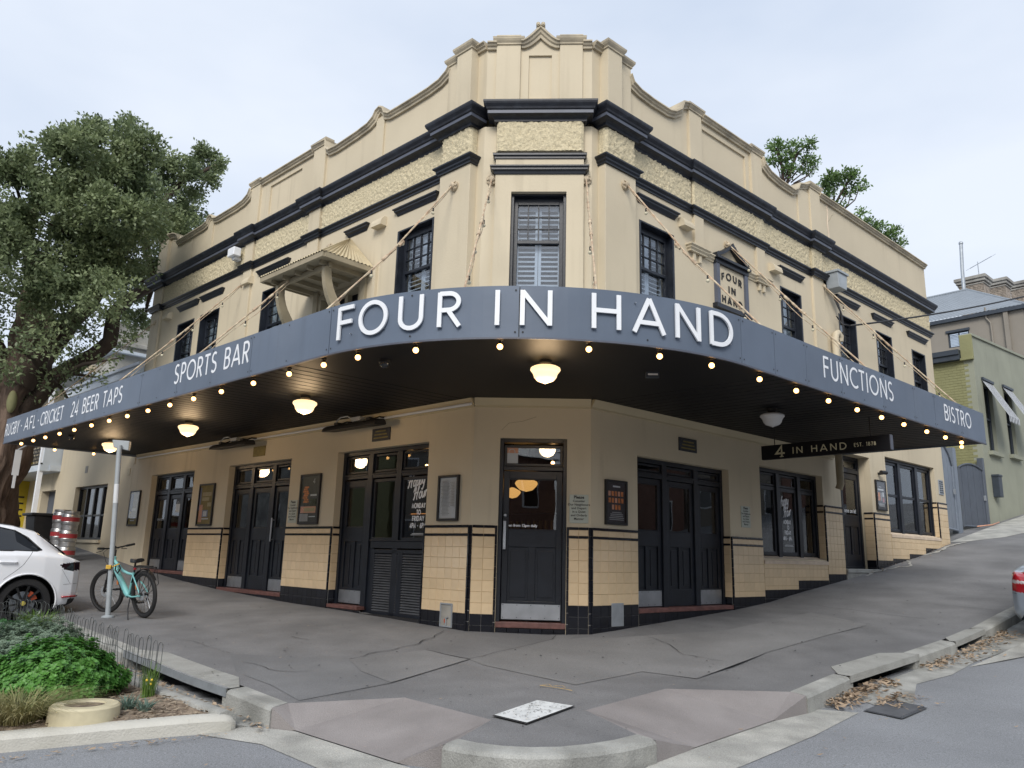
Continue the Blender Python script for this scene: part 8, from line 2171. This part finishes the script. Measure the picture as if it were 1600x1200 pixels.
A1, A2 = FT(-14, .14, 11.11), FT(-.6, .14, 11.11); R1, R2 = FT(-14, -3.0, 13.2), FT(-3.5, -3.0, 13.2)
cr_ = corr(A1, A2, R1, R2, 90, .012); build('roof', cr_, 'zinc', tp, solid_fix=False)
cr_ = corr(A2, FT(-.6, -9, 11.11), R2, FT(-3.5, -7, 13.2), 40, .012); build('roof', cr_, 'zinc', tp, solid_fix=False)
mb = MB(); mb.tube([R1, R2], .07, 6); mb.tube([R2, A2], .05, 6); build('ridge_cap', mb, 'zinc', tp)
def chimney(a0, a1, d0, d1, z0, z1, lab=None):
    mb = MB(FT); mb.box(a0, a1, d0, d1, z0, z1 - .3); c = build('chimney', mb, 'chimney', tp, bevel=.01)
    q = MB(FT); r2 = 0; z = z1 - 1.25
    while z < z1 - .34:
        x = a0 + (.06 if r2 % 2 else 0)
        while x < a1 - .05: q.box(x, min(a1, x + .2), d1, d1 + .012 + random.random() * .01, z, z + .07); x += .215
        z += .085; r2 += 1
    build('bricks', q, 'chimney', c)['kind'] = 'stuff'
    q = MB(FT); q.box(a0 - .05, a1 + .05, d0 - .05, d1 + .05, z1 - .42, z1 - .36); q.box(a0 - .1, a1 + .1, d0 - .1, d1 + .1, z1 - .3, z1 - .16); q.box(a0 - .16, a1 + .16, d0 - .16, d1 + .16, z1 - .16, z1); build('chimney_cap', q, 'greywall', c, bevel=.02)
chimney(-4.45, -3.4, -5.8, -5.0, 12, 14.45); chimney(-4.1, -3.25, -8.6, -7.8, 12, 15.0); chimney(-3.75, -2.95, -11.4, -10.6, 12, 15.55); chimney(-3.4, -2.6, -14.2, -13.4, 12, 16.1)
mb = MB(FT); mb.tube([(-3.68, -3.1, 13.1), (-3.66, -3.1, 14.2), (-3.6, -3.1, 15.45)], .075, 10); mb.sphere((-3.6, -3.1, 15.5), .1, 10, 7); build('flue', mb, 'steel', tp, smooth=True)
mb = MB(FT); mb.tube([(-3.6, -5.2, 14.2), (-3.6, -5.2, 15.2)], .02, 5); mb.tube([(-3.95, -5.2, 14.95), (-3.0, -5.2, 15.3)], .018, 5)
for k in range(8): x = -3.9 + k * .12; z = 14.97 + k * .044; mb.tube([(x - .35, -5.6, z + .06), (x + .35, -4.8, z - .06)], .008, 4)
build('tv_antenna', mb, 'steel', tp)

# ================================================================== ACROSS THE ROADS (behind the photographer; seen only in the glass)
def simple_house(F, s0, s1, o0, z0, H, m, label, storeys=2):
    t = thing('terrace_house', label, 'house', loc=F((s0 + s1) / 2, o0, z0)); mb = MB(F); mb.box(s0, s1, o0, o0 + 8, z0 - 2, z0 + H); build('wall', mb, m, t)
    mb = MB(F); a, b = s0 - .3, s1 + .3; mb.v = [F(a, o0 - .3, z0 + H), F(b, o0 - .3, z0 + H), F(b, o0 + 8.3, z0 + H), F(a, o0 + 8.3, z0 + H), F(a + 1.5, o0 + 4, z0 + H + 1.8), F(b - 1.5, o0 + 4, z0 + H + 1.8)]
    mb.f = [[0, 1, 5, 4], [2, 3, 4, 5], [1, 2, 5], [3, 0, 4], [0, 1, 2, 3]]; build('roof', mb, 'terracotta' if int(s0) % 2 else 'zinc', t)
    n = max(2, int((s1 - s0) / 2.6))
    for st in range(storeys):
        for k in range(n):
            c = s0 + (s1 - s0) * (k + .5) / n; g = MB(F); z = z0 + .9 + st * 3.1; g.box(c - .45, c + .45, o0 - .04, o0 - .001, z, z + 1.5); w_ = build('window', g, 'white', t)
            g = MB(F); g.box(c - .38, c + .38, o0 - .05, o0 - .041, z + .07, z + 1.43); build('pane', g, 'carglass', w_)
for k, (a, b, m) in enumerate(((-16, -8, 'brick'), (-8, 0, 'brownwall'), (0, 7, 'greywall'), (7, 15, 'brick'), (15.4, 24, 'brownwall'), (24.3, 34, 'olive'), (34.2, 46, 'greywall'))):
    simple_house(FL, a, b, 17.0, G(*FL(a + 3, 15, 0)[:2]) - .3, 6.2, m, '%s house across the left street' % ['red brick', 'taupe', 'grey', 'second red brick', 'second taupe', 'olive', 'farthest grey'][k])
for k, (a, b, m) in enumerate(((-16, -8, 'greywall'), (-1.5, 7, 'brownwall'), (7, 16, 'olivefront'), (16.4, 25, 'brick'), (25.3, 35, 'brownwall'), (35.2, 47, 'brick'))):
    simple_house(FR, a, b, 16.0, G(*FR(max(a, -2) + 3, 14, 0)[:2]) - .3, 6.4, m, '%s house across the right street' % ['grey', 'taupe', 'pale green', 'red brick', 'second taupe', 'farthest red brick'][k])

# ================================================================== INSIDE THE BAR (seen dimly through the glass)
for k, (F, s, o, z, lb) in enumerate(((FS, -.28, -1.6, 2.05, 'amber glass pendant seen through the corner door, the larger one'), (FS, -.55, -2.4, 1.98, 'amber glass pendant seen through the corner door, the smaller one'), (FL, 2.1, -1.5, 2.0, 'amber pendant behind the middle pane of the left bar window'))):
    p = F(s, o, z); t = thing('pendant_lamp', lb, 'pendant lamp', loc=tuple(p), group='amber pendants inside the bar')
    r = .19 if k == 0 else .15
    mb = MB(); mb.lathe(0, 0, [(.03, r * .9), (r * .9, r * .55), (r, r * .35), (r * .85, r * .1), (r * .55, -r * .2), (.001, -r * .35)], 18); build('shade', mb, 'amber', t, local=True, smooth='all')
    mb = MB(); mb.tube([(0, 0, r * .9), (0, 0, 1.2)], .01, 5); build('rod', mb, 'blackplastic', t, local=True)
i = 0
for F, s, o, z in ((FL, 2.9, -1.2, 2.44), (FL, 2.2, -1.0, 2.44), (FL, 1.5, -1.0, 2.48), (FL, 5.3, -1.1, 2.5), (FS, .15, -1.2, 2.42), (FR, 1.3, -1.0, 2.4)):
    p = F(s, o, z); t = thing('bar_bulb', 'small warm bulb glowing inside %s' % ['above the left bar door', 'above the middle bar window', 'above the Happy Hour window', 'behind the middle left doors', 'behind the corner fanlight', 'behind the folding doors'][i], 'bulb', loc=tuple(p)); i += 1
    mb = MB(); mb.sphere((0, 0, 0), .03, 8, 6); build('glass', mb, 'insidelamp', t, local=True, smooth='all'); mb = MB(); mb.tube([(0, 0, .03), (0, 0, .6)], .006, 5); build('flex', mb, 'blackplastic', t, local=True)
bs = thing('bar_shelf', 'dim bar back shelf of glinting bottles inside the left bar', 'shelf', loc=FL(2.6, -3.4, 0)); mb = MB(FL); 
for z in (1.05, 1.4, 1.75): mb.box(1.0, 5.6, -3.6, -3.3, z, z + .03)
mb.box(1.0, 5.6, -3.62, -3.6, .9, 2.2); build('shelf_boards', mb, 'darkwood', bs)
mb = MB(FL); mb.box(3.6, 5.4, -3.34, -3.325, 1.79, 1.80); build('strip_light', mb, emis('shelf_glow', (1, .35, .08), .8), bs)
mb = MB(FL); mb2 = MB(FL)
for k in range(60):
    q = mb if k % 2 else mb2; s = 1.1 + k * .074; zz = 1.08 + .35 * (k % 2); q.box(s, s + .045, -3.42, -3.37, zz, zz + .18)
build('bottles', mb, 'poster_gold', bs)['kind'] = 'stuff'; build('bottles', mb2, 'orangedoor', bs)['kind'] = 'stuff'

print('objects', len(scene.objects))
